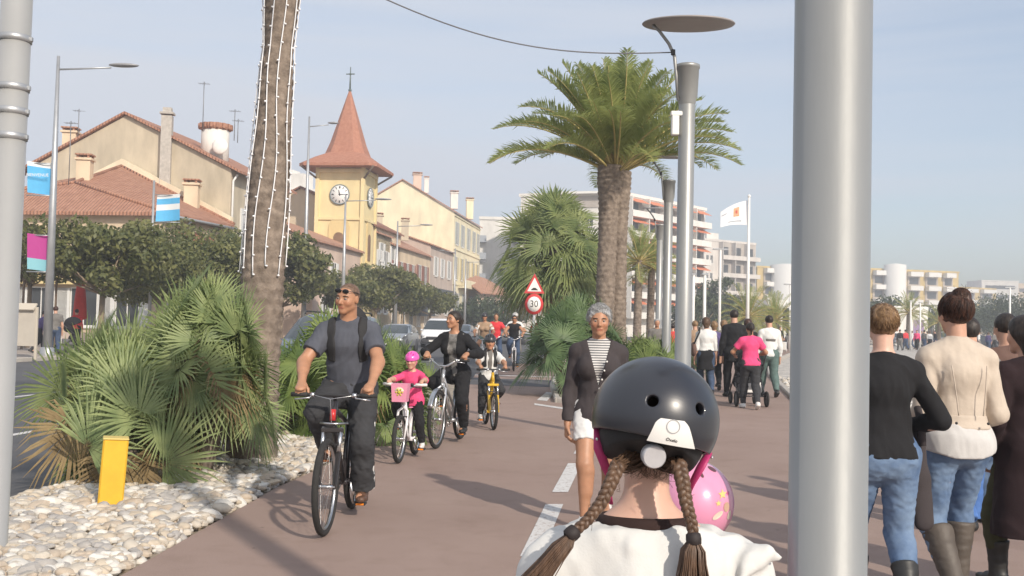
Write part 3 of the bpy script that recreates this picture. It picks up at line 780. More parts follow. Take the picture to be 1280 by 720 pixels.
class LB:
    def __init__(s): s.v = []; s.f = []; s.mi = []; s.n = 0
    def add(s, v, f, mi=0):
        s.v.append(np.asarray(v, float)); s.f.append(np.asarray(f, int) + s.n); s.n += len(v); s.mi.append(np.full(len(f), mi))
    def build(s, name, mats, parent=None, smooth=False):
        return mesh_obj(name, np.concatenate(s.v), np.concatenate(s.f), mats, parent, np.concatenate(s.mi), smooth)
def fan_leaf(lb, c, p, side, rad, nseg=28, spread=105, droop=.12, fold=.25, mi=0, fused=.42, rng=RNG, cup=.12):
    """c: hub, p: direction of the petiole, side: unit vector across; pleated blades"""
    p = nrm(p); side = nrm(side - p * (side @ p)); n = np.cross(side, p); n = n if n[2] > 0 else -n
    th = np.radians(np.linspace(-spread, spread, nseg)) + rng.normal(0, .02, nseg)
    L = rad * (1 - .28 * (np.abs(th) / np.radians(spread)) ** 2) * rng.uniform(.88, 1.06, nseg)
    d = np.cos(th)[:, None] * p + np.sin(th)[:, None] * side + n * (cup * np.abs(np.sin(th)))[:, None]
    d /= np.linalg.norm(d, axis=1)[:, None]
    t = -np.sin(th)[:, None] * p + np.cos(th)[:, None] * side
    w = 2 * np.radians(spread) / nseg * fused * rad * .47
    g = A(0, 0, -1)
    b0 = c + d * (.04 * rad)
    m0 = c + d * (fused * L)[:, None] + g * droop * .1 * rad
    m1 = c + d * (.74 * L)[:, None] + g * (droop * .42 * rad * rng.uniform(.6, 1.4, nseg))[:, None]
    tp = c + d * L[:, None] + g * (droop * rad * rng.uniform(.5, 1.7, nseg))[:, None] + t * rng.normal(0, .02 * rad, nseg)[:, None]
    rg = n * w * fold * 2
    v = np.stack([b0, m0 - t * w, m0 + rg, m0 + t * w, m1 - t * w * .62, m1 + rg * .7, m1 + t * w * .62, tp], 1).reshape(-1, 3)
    q = np.array([[0, 1, 2, 2], [0, 2, 3, 3], [1, 4, 5, 2], [2, 5, 6, 3], [4, 7, 5, 5], [5, 7, 6, 6]])
    tri = []
    for f in q:
        if f[2] == f[3]: tri.append(f[:3])
        else: tri += [f[[0, 1, 2]], f[[0, 2, 3]]]
    tri = np.array(tri)
    f = (np.arange(nseg)[:, None, None] * 8 + tri[None]).reshape(-1, 3)
    lb.add(v, f, mi)
def fan_clump(label, loc, stems, nleaf, rad, hgt, spread_r, group=None, mats=None, seed=1, name='fan_palm', nseg=28, dry=.1, petl=(.35, .7), droop=.14, elmin=-15):
    rng = np.random.default_rng(seed)
    root = empty(name, loc, 0, label, 'palm', group)
    lb = LB(); pm = MB(); tm = MB()
    for (sx, sy, sz, lx, ly, wgt) in stems:
        b = A(sx, sy, 0); t = A(sx + lx, sy + ly, sz)
        tm.tube([b, b * .5 + t * .5, t], [.09, .10, .085], 10)
        k = int(nleaf * wgt)
        for i in range(k):
            fr = (i + .5) / k
            el = R(82 - (82 - elmin) * fr ** .8) + rng.normal(0, .1); az = i * 2.39996 + rng.normal(0, .2)
            d = A(math.cos(az) * math.cos(el), math.sin(az) * math.cos(el), math.sin(el))
            pl = rng.uniform(*petl) * (.8 + .3 * math.cos(el))
            e = t + d * pl + A(0, 0, -.10 * pl * math.cos(el))
            pm.tube([t, t * .5 + e * .5 + A(0, 0, .03), e], [.010, .007, .005], 4, cap=False)
            nf_ = nrm(A(math.cos(az), math.sin(az), 0) * .9 + A(0, 0, .42) + rng.normal(0, .25, 3))       # blade faces outward and up
            v_ = d * .8 + A(0, 0, 1.15 - 1.35 * fr) + A(-math.sin(az), math.cos(az), 0) * rng.normal(0, .45)
            dd = nrm(v_ - nf_ * (v_ @ nf_)); sd_ = np.cross(nf_, dd)
            isd = fr > .8 and rng.random() < dry * 4
            fan_leaf(lb, e, dd, sd_, rad * rng.uniform(.8, 1.1), nseg, 100, droop * (2.2 if isd else 1), .25, 1 if isd else 0, rng=rng)
    ms = mats or [G_FAN, G_DRY]
    lb.build('leaves', ms, root); pm.build('leaf_stalks', PETI, root); tm.build('stem', PBARK, root)
    return root
def frond(lb, base, d0, L, rng, nl=52, wid=.30, sag=.5, mi=0, vee=.55):
    """pinnate frond: arching midrib with two rows of leaflets"""
    d = nrm(d0); pts = [np.asarray(base, float)]; n = 12
    tw = rng.normal(0, .05)
    for i in range(n):
        hz = math.sqrt(d[0] ** 2 + d[1] ** 2)
        d = nrm(d + A(0, 0, -1) * sag * (.35 + 1.1 * i / n) * (L / n) * (.35 + hz)); d = nrm(d + A(-d[1], d[0], 0) * tw * .3); pts.append(pts[-1] + d * L / n)
    pts = np.array(pts)
    m = MB(); m.tube(list(pts), list(np.linspace(.032, .005, n + 1)), 5, cap=False)
    lb.add(np.array(m.v), np.array([[f[0], f[1], f[2]] for f in m.f] + [[f[0], f[2], f[3]] for f in m.f if len(f) > 3]), 1)
    s = np.linspace(.16, .99, nl)
    ii = np.minimum((s * n).astype(int), n - 1); fr = s * n - ii
    c = pts[ii] * (1 - fr)[:, None] + pts[ii + 1] * fr[:, None]
    tg = pts[ii + 1] - pts[ii]; tg /= np.linalg.norm(tg, axis=1)[:, None]
    sd_ = np.cross(tg, A(0, 0, 1)[None]); sd_ /= (np.linalg.norm(sd_, axis=1) + 1e-6)[:, None]; up = np.cross(sd_, tg)
    ln = wid * (np.sin(np.clip(s * 1.05, 0, 1) * PI) ** .5 * .75 + .3) * rng.uniform(.8, 1.15, nl)
    for sg in (1, -1):
        dr = sd_ * sg * .8 + tg * .75 + up * (vee + rng.normal(0, .18, nl))[:, None]; dr /= np.linalg.norm(dr, axis=1)[:, None]
        tip = c + dr * ln[:, None] + A(0, 0, -1)[None] * (ln * .22 * rng.uniform(.3, 1.6, nl))[:, None]; mid = c + dr * (ln * .5)[:, None]
        w = tg * .012
        v = np.stack([c - w * .6, c + w * .6, mid + w * 1.3, mid - w * 1.3, tip], 1).reshape(-1, 3)
        f = (np.arange(nl)[:, None, None] * 5 + np.array([[0, 1, 2], [0, 2, 3], [3, 2, 4]])[None]).reshape(-1, 3)
        lb.add(v, f, mi)
def palm_trunk(name, b, t, r0, r1, parent, rows=None, ns=9, flare=None, mats=PBARK, bend=(0, 0, 0), sub=5, seed=0):
    b = np.asarray(b, float); t = np.asarray(t, float); L = np.linalg.norm(t - b); rows = rows or int(L / .11)
    rng = np.random.default_rng(seed)
    nr = rows * 4; nc = ns * sub
    z = np.linspace(0, 1, nr + 1)[:, None]; th = np.linspace(0, 2 * PI, nc, endpoint=False)[None, :]
    row = np.floor(z * rows); v = z * rows - row
    u = th * ns / (2 * PI) + (row % 2) * .5
    tri = 1 - np.abs(2 * (u - np.floor(u)) - 1)
    jit = rng.uniform(-.02, .05, (rows + 2, ns + 1))
    rad = (r0 + (r1 - r0) * z)
    if flare is not None: rad = np.interp(z[:, 0] * L, *flare)[:, None]
    rr = rad * (1 + .11 * v * (tri ** .6) - .03 + jit[row.astype(int), (np.floor(u) % ns).astype(int)] * v + rng.normal(0, .008, (nr + 1, nc)))
    bd = np.asarray(bend, float)[None, None] * (z * (1 - z) * 4)[..., None]
    c = b[None, None] + (t - b)[None, None] * z[..., None] + bd
    P = c + np.stack([np.cos(th) * rr, np.sin(th) * rr, np.zeros_like(rr)], -1)
    V = P.reshape(-1, 3); i = np.arange(nr)[:, None]; k = np.arange(nc)[None, :]; l = (k + 1) % nc
    F = np.stack([i * nc + k, i * nc + l, (i + 1) * nc + l, (i + 1) * nc + k], -1).reshape(-1, 4)
    return mesh_obj(name, V, F, mats, parent, smooth=False)
def date_crown(parent, c, nf, L, seed, mats=None, nl=52, wid=.30, sag=.5, elr=(-12, 84), name='crown', r=.16):
    rng = np.random.default_rng(seed); lb = LB()
    for i in range(nf):
        fr = (i + .5) / nf
        el = R(elr[1] - (elr[1] - elr[0]) * fr ** .85) + rng.normal(0, .07); az = i * 2.39996 + rng.normal(0, .15)
        d = A(math.cos(az) * math.cos(el), math.sin(az) * math.cos(el), math.sin(el))
        frond(lb, np.asarray(c) + A(d[0], d[1], 0) * r + A(0, 0, -.25 * fr), d, L * rng.uniform(.85, 1.08) * (.78 + .22 * math.cos(el)), rng, nl, wid, sag)
    return lb.build(name, mats or [G_DATE, PETO], parent)
def leaf_cloud(lb, blobs, n, size, rng, mi=0):
    """leaf-sized quads spread through the volume of many overlapping clumps"""
    w = np.array([b[3] ** 2.2 for b in blobs]); w /= w.sum()
    ch = rng.choice(len(blobs), n, p=w); B = np.array(blobs)[ch]
    d = rng.normal(size=(n, 3)); d /= np.linalg.norm(d, axis=1)[:, None]
    rr = rng.uniform(0, 1, n) ** .38
    c = B[:, :3] + d * (rr * B[:, 3])[:, None] * np.array([1, 1, .8])
    nn = d + rng.normal(0, .7, (n, 3)); nn /= np.linalg.norm(nn, axis=1)[:, None]
    a = np.cross(nn, rng.normal(size=(n, 3))); a /= np.linalg.norm(a, axis=1)[:, None]; b = np.cross(nn, a)
    s = size * rng.uniform(.6, 1.35, n)[:, None]
    v = np.stack([c - a * s, c + b * s * .5, c + a * s, c - b * s * .5], 1).reshape(-1, 3)
    lb.add(v, np.arange(n * 4).reshape(-1, 4), mi)
def tree_mesh(parent, h, cr, th, seed, nleaf=6000, size=.11, mats=None, squash=.7, tr=.13, nb=26):
    rng = np.random.default_rng(seed); cz = th + (h - th) * .5; bl = []
    for i in range(nb):
        d = rng.normal(size=3); d /= np.linalg.norm(d); q = rng.uniform(.35, .95)
        bl.append((d[0] * cr * q, d[1] * cr * q, cz + d[2] * (h - th) * .5 * q * .95, rng.uniform(.2, .42) * cr))
    lb = LB(); leaf_cloud(lb, bl, nleaf, size, rng); lb.build('crown', mats or [G_TREE], parent)
    m = MB(); tp = A(.05, 0, th * 1.05)
    m.tube([A(0, 0, -.05), A(.02, .02, th * .5), tp], [tr * 1.2, tr * .95, tr * .85], 10)
    for i in range(7):
        b = bl[i * 3 % nb]; e = A(b[0], b[1], b[2]) * .9; mid = tp * .5 + e * .5 + A(0, 0, -.15)
        m.tube([tp - A(0, 0, .1), mid, e], [tr * .6, tr * .35, .02], 6)
    m.build('trunk', BARK, parent)
def street_tree(label, loc, h, cr, th, seed, group=None, **kw):
    root = empty('street_tree', loc, 0, label, 'tree', group); tree_mesh(root, h, cr, th, seed, **kw); return root
# ------------------------------------------------------------------ buildings, cars, street furniture
def stucco(name, c, var=.10): return mat(name, c, .9, 0, var * 1.5, .8, .12, 30, .2, stretch=(1, 1, .35))
PANE = mat('dark_pane', (.05, .055, .06), .12, var=.3, vs=1)
WHITE = mat('white_paint', (.74, .73, .70), .6, var=.05)
TILE = tilemat('terracotta_tiles', (.27, .12, .075), (.47, .25, .165), 1.6)
TILEF = tilemat('terracotta_tiles_far', (.33, .16, .10), (.50, .29, .20), 1.4)
METAL = mat('galvanised_pole', (.42, .43, .44), .42, .6, var=.10, vs=3)
class Frame:
    """a building's own axes: origin at a corner, u along a wall, n outward"""
    def __init__(s, o, u, up=(0, 0, 1)):
        s.o = np.asarray(o, float); s.u = nrm(u); s.z = A(*up); s.n = np.cross(s.u, s.z)
    def p(s, a, z, d=0.0): return s.o + s.u * a + s.z * z + s.n * d
def fbox(m, fr, a, z, w, h, d0, d1, mi=0):
    """box lying on the wall plane: centre a, bottom z, width w, height h, from depth d0 to d1"""
    pts = [fr.p(a - w / 2, z, d0), fr.p(a + w / 2, z, d0), fr.p(a + w / 2, z + h, d0), fr.p(a - w / 2, z + h, d0)]
    return m.slab(pts, fr.n * (d1 - d0), mi)
def window(parent, fr, a, z, w, h, shutter=None, frame=WHITE, open_=True, closed=False, sill=True, name='window', pane=PANE):
    m = MB(); fbox(m, fr, a, z, w, h, -.02, .03, 1)
    t = .06
    for (aa, zz, ww, hh) in ((a - w / 2 - t / 2, z - t, t, h + 2 * t), (a + w / 2 + t / 2, z - t, t, h + 2 * t), (a, z - t, w, t), (a, z + h, w, t), (a, z, .05, h)): fbox(m, fr, aa, zz, ww, hh, -.02, .055, 0)
    if sill: fbox(m, fr, a, z - t - .1, w + .3, .1, -.02, .12, 0)
    wo = m.build(name, [frame, pane], parent)
    if shutter:
        for s in (-1, 1):
            m = MB(); sw = w * .5
            aa = a + s * (w / 2 + t + sw / 2 + .02) if not closed else a + s * w * .25
            fbox(m, fr, aa, z - .02, sw - .02, h + .04, -.02, .09 if not closed else .11)
            m.build('shutter', shutter, wo)
    return wo
def wheel_small(parent, c, ax, r, w, name='wheel'):
    wo = empty(name, c); wo.parent = parent
    m = MB(); m.lathe([(r * .62, -w / 2), (r * .95, -w / 2), (r, -w / 2 + .03), (r, w / 2 - .03), (r * .95, w / 2), (r * .62, w / 2)], (0, 0, 0), ax, 24); m.build('tyre', RUB, wo)
    m = MB(); m.lathe([(0, w * .42), (r * .2, w * .44), (r * .62, w * .36), (r * .64, w * .5)], (0, 0, 0), ax, 20); m.lathe([(0, -w * .42), (r * .2, -w * .44), (r * .62, -w * .36), (r * .64, -w * .5)], (0, 0, 0), ax, 20); m.build('rim', mat('car_rim', (.4, .4, .41), .35, .9), wo)
    return wo
CARKIND = dict(
    suv=dict(L=4.5, W=1.82, st=[(0, .45, .62, .62), (.06, .35, .80, .80), (.22, .3, .98, .98), (1.18, .28, 1.08, 1.08), (1.30, .28, 1.10, 1.14), (1.95, .28, 1.12, 1.68), (2.5, .28, 1.12, 1.76), (3.8, .28, 1.12, 1.73), (4.2, .3, 1.1, 1.62), (4.44, .35, 1.05, 1.10), (4.5, .5, .9, .9)]),
    hatch=dict(L=3.9, W=1.68, st=[(0, .42, .55, .55), (.06, .3, .68, .68), (.3, .24, .80, .80), (.95, .22, .92, .92), (1.05, .22, .93, .96), (1.75, .22, .96, 1.40), (2.2, .22, .96, 1.46), (3.1, .22, .97, 1.42), (3.55, .24, .97, 1.22), (3.84, .3, .94, .97), (3.9, .42, .8, .8)]),
    van=dict(L=4.2, W=1.75, st=[(0, .42, .6, .6), (.06, .3, .75, .75), (.28, .25, .92, .92), (.78, .22, 1.06, 1.06), (.86, .22, 1.08, 1.12), (1.45, .22, 1.12, 1.70), (1.8, .22, 1.12, 1.82), (4.05, .22, 1.12, 1.82), (4.16, .25, 1.1, 1.74), (4.2, .3, 1.1, 1.12)]))
def car(label, loc, rotz, kind, paint, group=None, cat='car', rails=False, blind=False):
    k = CARKIND[kind]; Lc, W = k['L'], k['W']; root = empty(('parked_car' if cat == 'car' else 'van'), loc, rotz, label, cat, group)
    # local: front bumper at y=0 facing -Y, length along +Y
    st = k['st']; vs = []; ring = 14
    for (y, zb, zw, zr) in st:
        tap = 1 - .16 * max(0, (.45 - y) / .45) ** 2 - .12 * max(0, (y - Lc + .4) / .4) ** 2
        hw = W / 2 * tap; rw = hw - .17 * max(0, min(1, (zr - zw) / .5)) - .02
        half = [(hw * .55, zb), (hw * .92, zb), (hw, zb + .14), (hw + .01, zb + (zw - zb) * .55), (hw - .02, zw), (rw, zr - (.05 if zr > zw + .1 else 0)), (rw * .82, zr)]
        vs += [(x, y, z) for x, z in half] + [(-x, y, z) for x, z in reversed(half)]
    fs = []; mi = []; gl = []
    for i in range(len(st) - 1):
        for j in range(ring):
            l = (j + 1) % ring; f = (i * ring + j, i * ring + l, (i + 1) * ring + l, (i + 1) * ring + j)
            g = 0
            a, b = st[i], st[i + 1]
            tall = lambda q: q[3] > q[2] + .1
            if j in (4, 8) and tall(a) and tall(b) and not (blind and a[0] > 1.7): g = 1
            if (tall(a) != tall(b) or (a[3] - a[2] < .12 and b[3] - b[2] > .3)) and j in (5, 6, 7): g = 1
            if tall(a) and tall(b) and a[3] - a[2] < .2 and j in (5, 6, 7): g = 1
            fs.append(f); mi.append(g)
    fs.append(tuple(range(ring))); mi.append(0); fs.append(tuple(len(vs) - 1 - q for q in range(ring))); mi.append(0)
    mesh_obj('body', vs, fs, [paint, mat('car_glass', (.03, .04, .045), .05, spec=.8)], root, mi, True)
    m = MB(); zb = st[1][1]
    m.box((0, .02, zb + .12), (W * .86, .16, .22), 0, 0, bev=.05); m.box((0, -.035, zb + .33), (W * .5, .10, .14), 0, 0, bev=.03); m.build('bumper', mat('car_trim', (.05, .05, .055), .5), root)
    m = MB(); m.box((0, -.075, zb + .14), (.5, .02, .11), 0, 0); m.build('number_plate', WHITE, root)
    for s in (-1, 1):
        m = MB(); m.ball((s * W * .37, .10, st[2][2] - .16), (.16, .14, .09), 12, 8); m.build('headlight', mat('headlight_glass', (.75, .77, .8), .08, .3), root)
        m = MB(); m.ball((s * (W / 2 + .09), 1.35 if kind != 'van' else 1.05, 1.08 if kind != 'hatch' else .98), (.10, .05, .07), 10, 6); m.build('wing_mirror', paint, root)
        for yy in (.82, Lc - .85):
            wheel_small(root, (s * (W / 2 - .10), yy, .31), (1, 0, 0), .31, .2)
            m = MB(); m.lathe([(.37, -.01), (.37, .012), (0, .012)], (s * (W / 2 + .001), yy, .31), (s, 0, 0), 20); m.build('wheel_arch', mat('car_trim', (.05, .05, .055), .5), root)
    if rails:
        for s in (-1, 1): m = MB(); m.tube([(s * .62, 2.1, 1.76), (s * .62, 2.2, 1.82), (s * .62, 3.7, 1.80), (s * .62, 3.8, 1.74)], .02, 6); m.build('roof_rail', BLK, root)
    return root
def text_obj(name, s, size, mats, parent, M, ext=.002, align='CENTER', spacing=1.0):
    """lettering turned into a plain mesh; M: 4x4 placing the text plane (x right, y up)"""
    cu = bpy.data.curves.new(name, 'FONT'); cu.body = s; cu.size = size; cu.extrude = ext; cu.align_x = align; cu.align_y = 'CENTER'; cu.space_character = spacing; cu.resolution_u = 3
    o = bpy.data.objects.new(name, cu); COL.objects.link(o)
    dg = bpy.context.evaluated_depsgraph_get(); me = bpy.data.meshes.new_from_object(o.evaluated_get(dg)); COL.objects.unlink(o); bpy.data.objects.remove(o)
    me.transform(Matrix(M)); me.materials.clear(); me.materials.append(mats)
    t = bpy.data.objects.new(name, me); COL.objects.link(t); t.parent = parent
    return t
def plane_mat(o, x, y):
    """4x4 with text x along x, text y along y"""
    x = nrm(x); y = nrm(np.asarray(y, float) - x * (x @ np.asarray(y, float))); z = np.cross(x, y)
    return [[x[0], y[0], z[0], o[0]], [x[1], y[1], z[1], o[1]], [x[2], y[2], z[2], o[2]], [0, 0, 0, 1]]
# ------------------------------------------------------------------ camera, sun, sky
SC.render.engine = 'CYCLES'
cam = bpy.data.objects.new('camera', bpy.data.cameras.new('camera')); COL.objects.link(cam)
cam.data.sensor_width = 36; cam.data.lens = 36 * FPX / 1280; cam.data.clip_start = .05; cam.data.clip_end = 6000
cam.matrix_world = Matrix([[CR[0], CU[0], -_f[0], 0], [CR[1], CU[1], -_f[1], 0], [CR[2], CU[2], -_f[2], CAMH], [0, 0, 0, 1]])
SC.camera = cam
SUN_EL, SUN_AZ = R(31), R(149)      # azimuth clockwise from +Y
sd_ = Vector((math.sin(SUN_AZ) * math.cos(SUN_EL), math.cos(SUN_AZ) * math.cos(SUN_EL), math.sin(SUN_EL)))
sl = bpy.data.lights.new('sun', 'SUN'); sl.energy = 3.55; sl.angle = R(1.2); sl.color = (1.0, .90, .77)
so = bpy.data.objects.new('sun', sl); COL.objects.link(so); so.rotation_euler = (-sd_).to_track_quat('-Z', 'Y').to_euler(); so.location = (20, -30, 30)
W = bpy.data.worlds.new('World'); SC.world = W; W.use_nodes = True
N, L = W.node_tree.nodes, W.node_tree.links
bg = N['Background']; bg.inputs['Strength'].default_value = .13
sky = N.new('ShaderNodeTexSky'); sky.sky_type = 'NISHITA'; sky.sun_disc = False; sky.sun_elevation = SUN_EL; sky.sun_rotation = SUN_AZ
sky.air_density = 1.0; sky.dust_density = 1.5; sky.ozone_density = 1.0; sky.altitude = 0
tc = N.new('ShaderNodeTexCoord'); mp = N.new('ShaderNodeMapping'); mp.inputs['Scale'].default_value = (.55, 1.2, 6.5); mp.inputs['Rotation'].default_value = (0, R(5), 0)
L.new(tc.outputs['Generated'], mp.inputs[0])
no = N.new('ShaderNodeTexNoise'); no.inputs['Scale'].default_value = 2.0; no.inputs['Detail'].default_value = 7; no.inputs['Roughness'].default_value = .5; no.inputs['Distortion'].default_value = .4
L.new(mp.outputs[0], no.inputs['Vector'])
rp = N.new('ShaderNodeValToRGB'); rp.color_ramp.elements[0].position = .36; rp.color_ramp.elements[1].position = .68
rp.color_ramp.elements[0].color = (.0, .0, .0, 1); rp.color_ramp.elements[1].color = (1, 1, 1, 1); L.new(no.outputs['Fac'], rp.inputs[0])
# thin high cloud: thicker to the west (left of the promenade)
sx = N.new('ShaderNodeSeparateXYZ'); L.new(tc.outputs['Generated'], sx.inputs[0])
mr = N.new('ShaderNodeMapRange'); mr.inputs['From Min'].default_value = -.3; mr.inputs['From Max'].default_value = .42; mr.inputs['To Min'].default_value = .80; mr.inputs['To Max'].default_value = .10
L.new(sx.outputs[0], mr.inputs[0])
ma = N.new('ShaderNodeMath'); ma.operation = 'MULTIPLY_ADD'; ma.inputs[1].default_value = .62; L.new(rp.outputs[0], ma.inputs[0]); L.new(mr.outputs[0], ma.inputs[2]); ma.use_clamp = True
mx = N.new('ShaderNodeMix'); mx.data_type = 'RGBA'; L.new(ma.outputs[0], mx.inputs['Factor']); L.new(sky.outputs[0], mx.inputs[6]); mx.inputs[7].default_value = (4.3, 4.58, 5.12, 1)
L.new(mx.outputs[2], bg.inputs['Color'])
vs_ = SC.view_settings; vs_.view_transform = 'Standard'; vs_.look = 'None'; vs_.gamma = 1; vs_.use_curve_mapping = False; vs_.exposure = 0.34
SC.cycles.max_bounces = 6; SC.cycles.transparent_max_bounces = 12

# the air over the shore
HZ = MB(); HZ.box((0, 0, 13.0), (2340, 2340, 29.0))
hm_ = bpy.data.materials.new('haze_air'); hm_.use_nodes = True; hn = hm_.node_tree.nodes; hn.remove(hn['Principled BSDF'])
pv = hn.new('ShaderNodeVolumePrincipled'); pv.inputs['Density'].default_value = .0020; pv.inputs['Color'].default_value = (.93, .95, 1, 1); pv.inputs['Anisotropy'].default_value = .2
hm_.node_tree.links.new(pv.outputs[0], hn['Material Output'].inputs['Volume'])
tag(HZ.build('haze', hm_), kind='stuff')
# ------------------------------------------------------------------ ground, road, paths
SL = .131                                    # street runs along (SL, 1)
def off(o, D): return A(o + SL * D, D, 0)
def sheet(name, pts, z, m, kind='structure'):
    return tag(mesh_obj(name, [(p[0], p[1], z) for p in pts], [tuple(range(len(pts)))], m, smooth=False), kind=kind)
def slab(name, pts, z0, z1, m):
    b = MB(); b.prism([(p[0], p[1]) for p in pts], z0, z1); return tag(b.build(name, m), kind='structure')
M_GROUND = mat('ground_sand', (.34, .29, .23), .95, var=.2, vs=.4, bump=.2, bs=4)
M_ROAD = mat('asphalt', (.085, .085, .09), .9, var=.16, vs=1.2, bump=.25, bs=60)
M_PATH = pathmat('mauve_path_asphalt', (.295, .215, .184), (.345, .258, .222))
M_PATHD = mat('brown_paving', (.20, .145, .125), .9, var=.14, vs=1.5, bump=.2, bs=40)
M_PAVE = mat('pavement_stone', (.36, .31, .27), .9, var=.14, vs=.8, bump=.15, bs=30)
M_BED = mat('bed_soil', (.30, .255, .20), .95, var=.35, vs=5, bump=.5, bs=30)
M_LINE = pathmat('road_paint', (.29, .22, .19), (.34, .26, .22), worn=(.60, .59, .58))
M_KERB = mat('kerb_stone', (.40, .37, .33), .9, var=.15, vs=3)
S = 1150
sheet('ground', [(-S, -S), (S, -S), (S, S), (-S, S)], -.16, M_GROUND)
sheet('road', [off(-5.0, -20), off(-5.0, 27), (-1.0, 30), (1.3, 42), (2.6, 60), off(-1, 110), off(0, 300), off(-20.5, 300), off(-20.5, -20)], -.13, M_ROAD)
slab('pavement', [off(-20.5, -10), off(-20.5, 240), off(-60, 240), off(-60, -10)], -.3, .0, M_PAVE)
PL = [A(-1.0, -8, 0)] + [gnd(*q) for q in ((150, 720), (345, 610), (418, 577), (490, 548))] + [A(-1.15, 17, 0), A(-.95, 22, 0), A(-1.0, 27, 0), A(-1.0, 30, 0)]
d_ = nrm(PL[1] - PL[2]); PL[0] = PL[1] + d_ * 9
WALL = [A(2.9, -8, 0), A(3.33, 2, 0), A(4.62, 12, 0), A(6.0, 21.4, 0), A(8.2, 32, 0), A(10.9, 43, 0), A(16.5, 60, 0), A(27, 84, 0), A(40, 110, 0)]
slab('promenade_path', PL + [A(1.2, 41, 0), A(2.5, 60, 0), A(8, 84, 0), A(14, 112, 0)] + WALL[::-1], -.3, .0, M_PATH)
slab('planting_bed', [PL[0]] + PL[1:-1] + [off(-5.0, 26.8), off(-5.0, 8), off(-5.0, -6)], -.3, -.025, M_BED)
m = MB()
for i in range(-6, 27, 3): m.box(off(-5.07, i + 1.5) + A(0, 0, -.10), (.14, 2.97, .2), -math.atan(SL), bev=.02)
tag(m.build('kerb', M_KERB), kind='structure')
m = MB()
for i in range(0, 200, 4): m.box(off(-20.42, i + 2) + A(0, 0, -.09), (.16, 3.96, .2), -math.atan(SL), bev=.02)
tag(m.build('kerb', M_KERB), kind='structure')
for (o, D0) in ((-8.4, 9.2), (-8.4, 12.9), (-8.4, 20), (-12.1, 12), (-12.1, 18.8), (-12.1, 26), (-12.1, 34), (-8.4, 28), (-8.4, 36), (-12.1, 44)):
    sheet('road_marking', [off(o, D0), off(o + .14, D0), off(o + .14, D0 + 2.2), off(o, D0 + 2.2)], -.126, M_LINE)
for q in (((650, 695), (677, 695), (704, 630), (682, 630)), ((690, 615), (710, 615), (727, 579), (710, 579)), ((717, 567), (734, 567), (744, 546), (729, 546)), ((606, 790), (640, 790), (655, 745), (626, 745))):
    sheet('path_marking', [gnd(*p, z=.004) for p in q], .004, M_LINE)
for q in (((668, 504), (715, 511), (715, 513), (668, 506)), ((671, 500), (684, 501), (693, 491), (683, 490)), ((688, 488), (698, 489), (704, 483), (697, 482))):
    sheet('path_marking', [gnd(*p, z=.005) for p in q], .005, M_LINE)
sheet('crossing_band', [A(-1.0, 24.4, 0), A(1.2, 24.0, 0), A(1.15, 27.0, 0), A(-1.0, 27.3, 0)], .004, M_ROAD)
sheet('crossing_band', [A(-1.0, 29.3, 0), A(1.3, 29.3, 0), A(1.35, 40, 0), A(.8, 40, 0)], .004, M_PATHD)
sheet('path_marking', [A(-1.0, 28.7, 0), A(1.2, 28.5, 0), A(1.2, 28.8, 0), A(-1.0, 29.0, 0)], .006, M_LINE)
BED2 = [A(.92, 19.4, 0), A(2.0, 18.6, 0), A(2.75, 19.4, 0), A(3.2, 23, 0), A(4.9, 36, 0), A(7.4, 56, 0), A(10, 75, 0), A(8.3, 75, 0), A(4.6, 56, 0), A(2.4, 40, 0), A(1.35, 29, 0), A(1.0, 24, 0)]
slab('planting_bed', BED2, -.02, .045, M_BED)
m = MB()
for i in range(len(BED2)):
    a, b = BED2[i], BED2[(i + 1) % len(BED2)]; mid = (a + b) / 2; d = b - a
    m.box(mid + A(0, 0, .035), (np.linalg.norm(d) + .1, .10, .13), math.atan2(d[1], d[0]), bev=.015)
tag(m.build('kerb', M_KERB), kind='structure')
# pebble beach on the sea side, edged by a low kerb
def cellmat(name, cols, scale, bump=.8):
    m = bpy.data.materials.new(name); m.use_nodes = True; N = m.node_tree.nodes; L = m.node_tree.links; b = N['Principled BSDF']; b.inputs['Roughness'].default_value = .9
    tc = N.new('ShaderNodeTexCoord'); v = N.new('ShaderNodeTexVoronoi'); v.inputs['Scale'].default_value = scale; L.new(tc.outputs['Object'], v.inputs['Vector'])
    sp = N.new('ShaderNodeSeparateColor'); L.new(v.outputs['Color'], sp.inputs[0])
    rp = N.new('ShaderNodeValToRGB'); L.new(sp.outputs[0], rp.inputs[0])
    for i, c in enumerate(cols):
        e = rp.color_ramp.elements[i] if i < 2 else rp.color_ramp.elements.new(.5); e.color = (*c, 1)
    for i in range(len(cols)): rp.color_ramp.elements[i].position = i / (len(cols) - 1)
    L.new(rp.outputs[0], b.inputs['Base Color'])
    bp = N.new('ShaderNodeBump'); bp.invert = True; bp.inputs['Strength'].default_value = bump; bp.inputs['Distance'].default_value = .05; L.new(v.outputs['Distance'], bp.inputs['Height']); L.new(bp.outputs[0], b.inputs['Normal'])
    return m
M_BEACH = cellmat('beach_pebbles', ((.30, .28, .26), (.58, .54, .48), (.44, .41, .37)), 5.5)
sheet('beach', [p + A(.1, 0, 0) for p in WALL] + [A(120, 112, 0), A(90, 60, 0), A(60, 20, 0), A(40, -8, 0)], -.09, M_BEACH)
m = MB()
for i in range(len(WALL) - 1):
    a, b = WALL[i], WALL[i + 1]; mid = (a + b) / 2; d = b - a
    m.box(mid + A(.06, 0, -.02), (np.linalg.norm(d) + .04, .16, .2), math.atan2(d[1], d[0]), bev=.02)
tag(m.build('kerb', M_KERB), kind='structure')
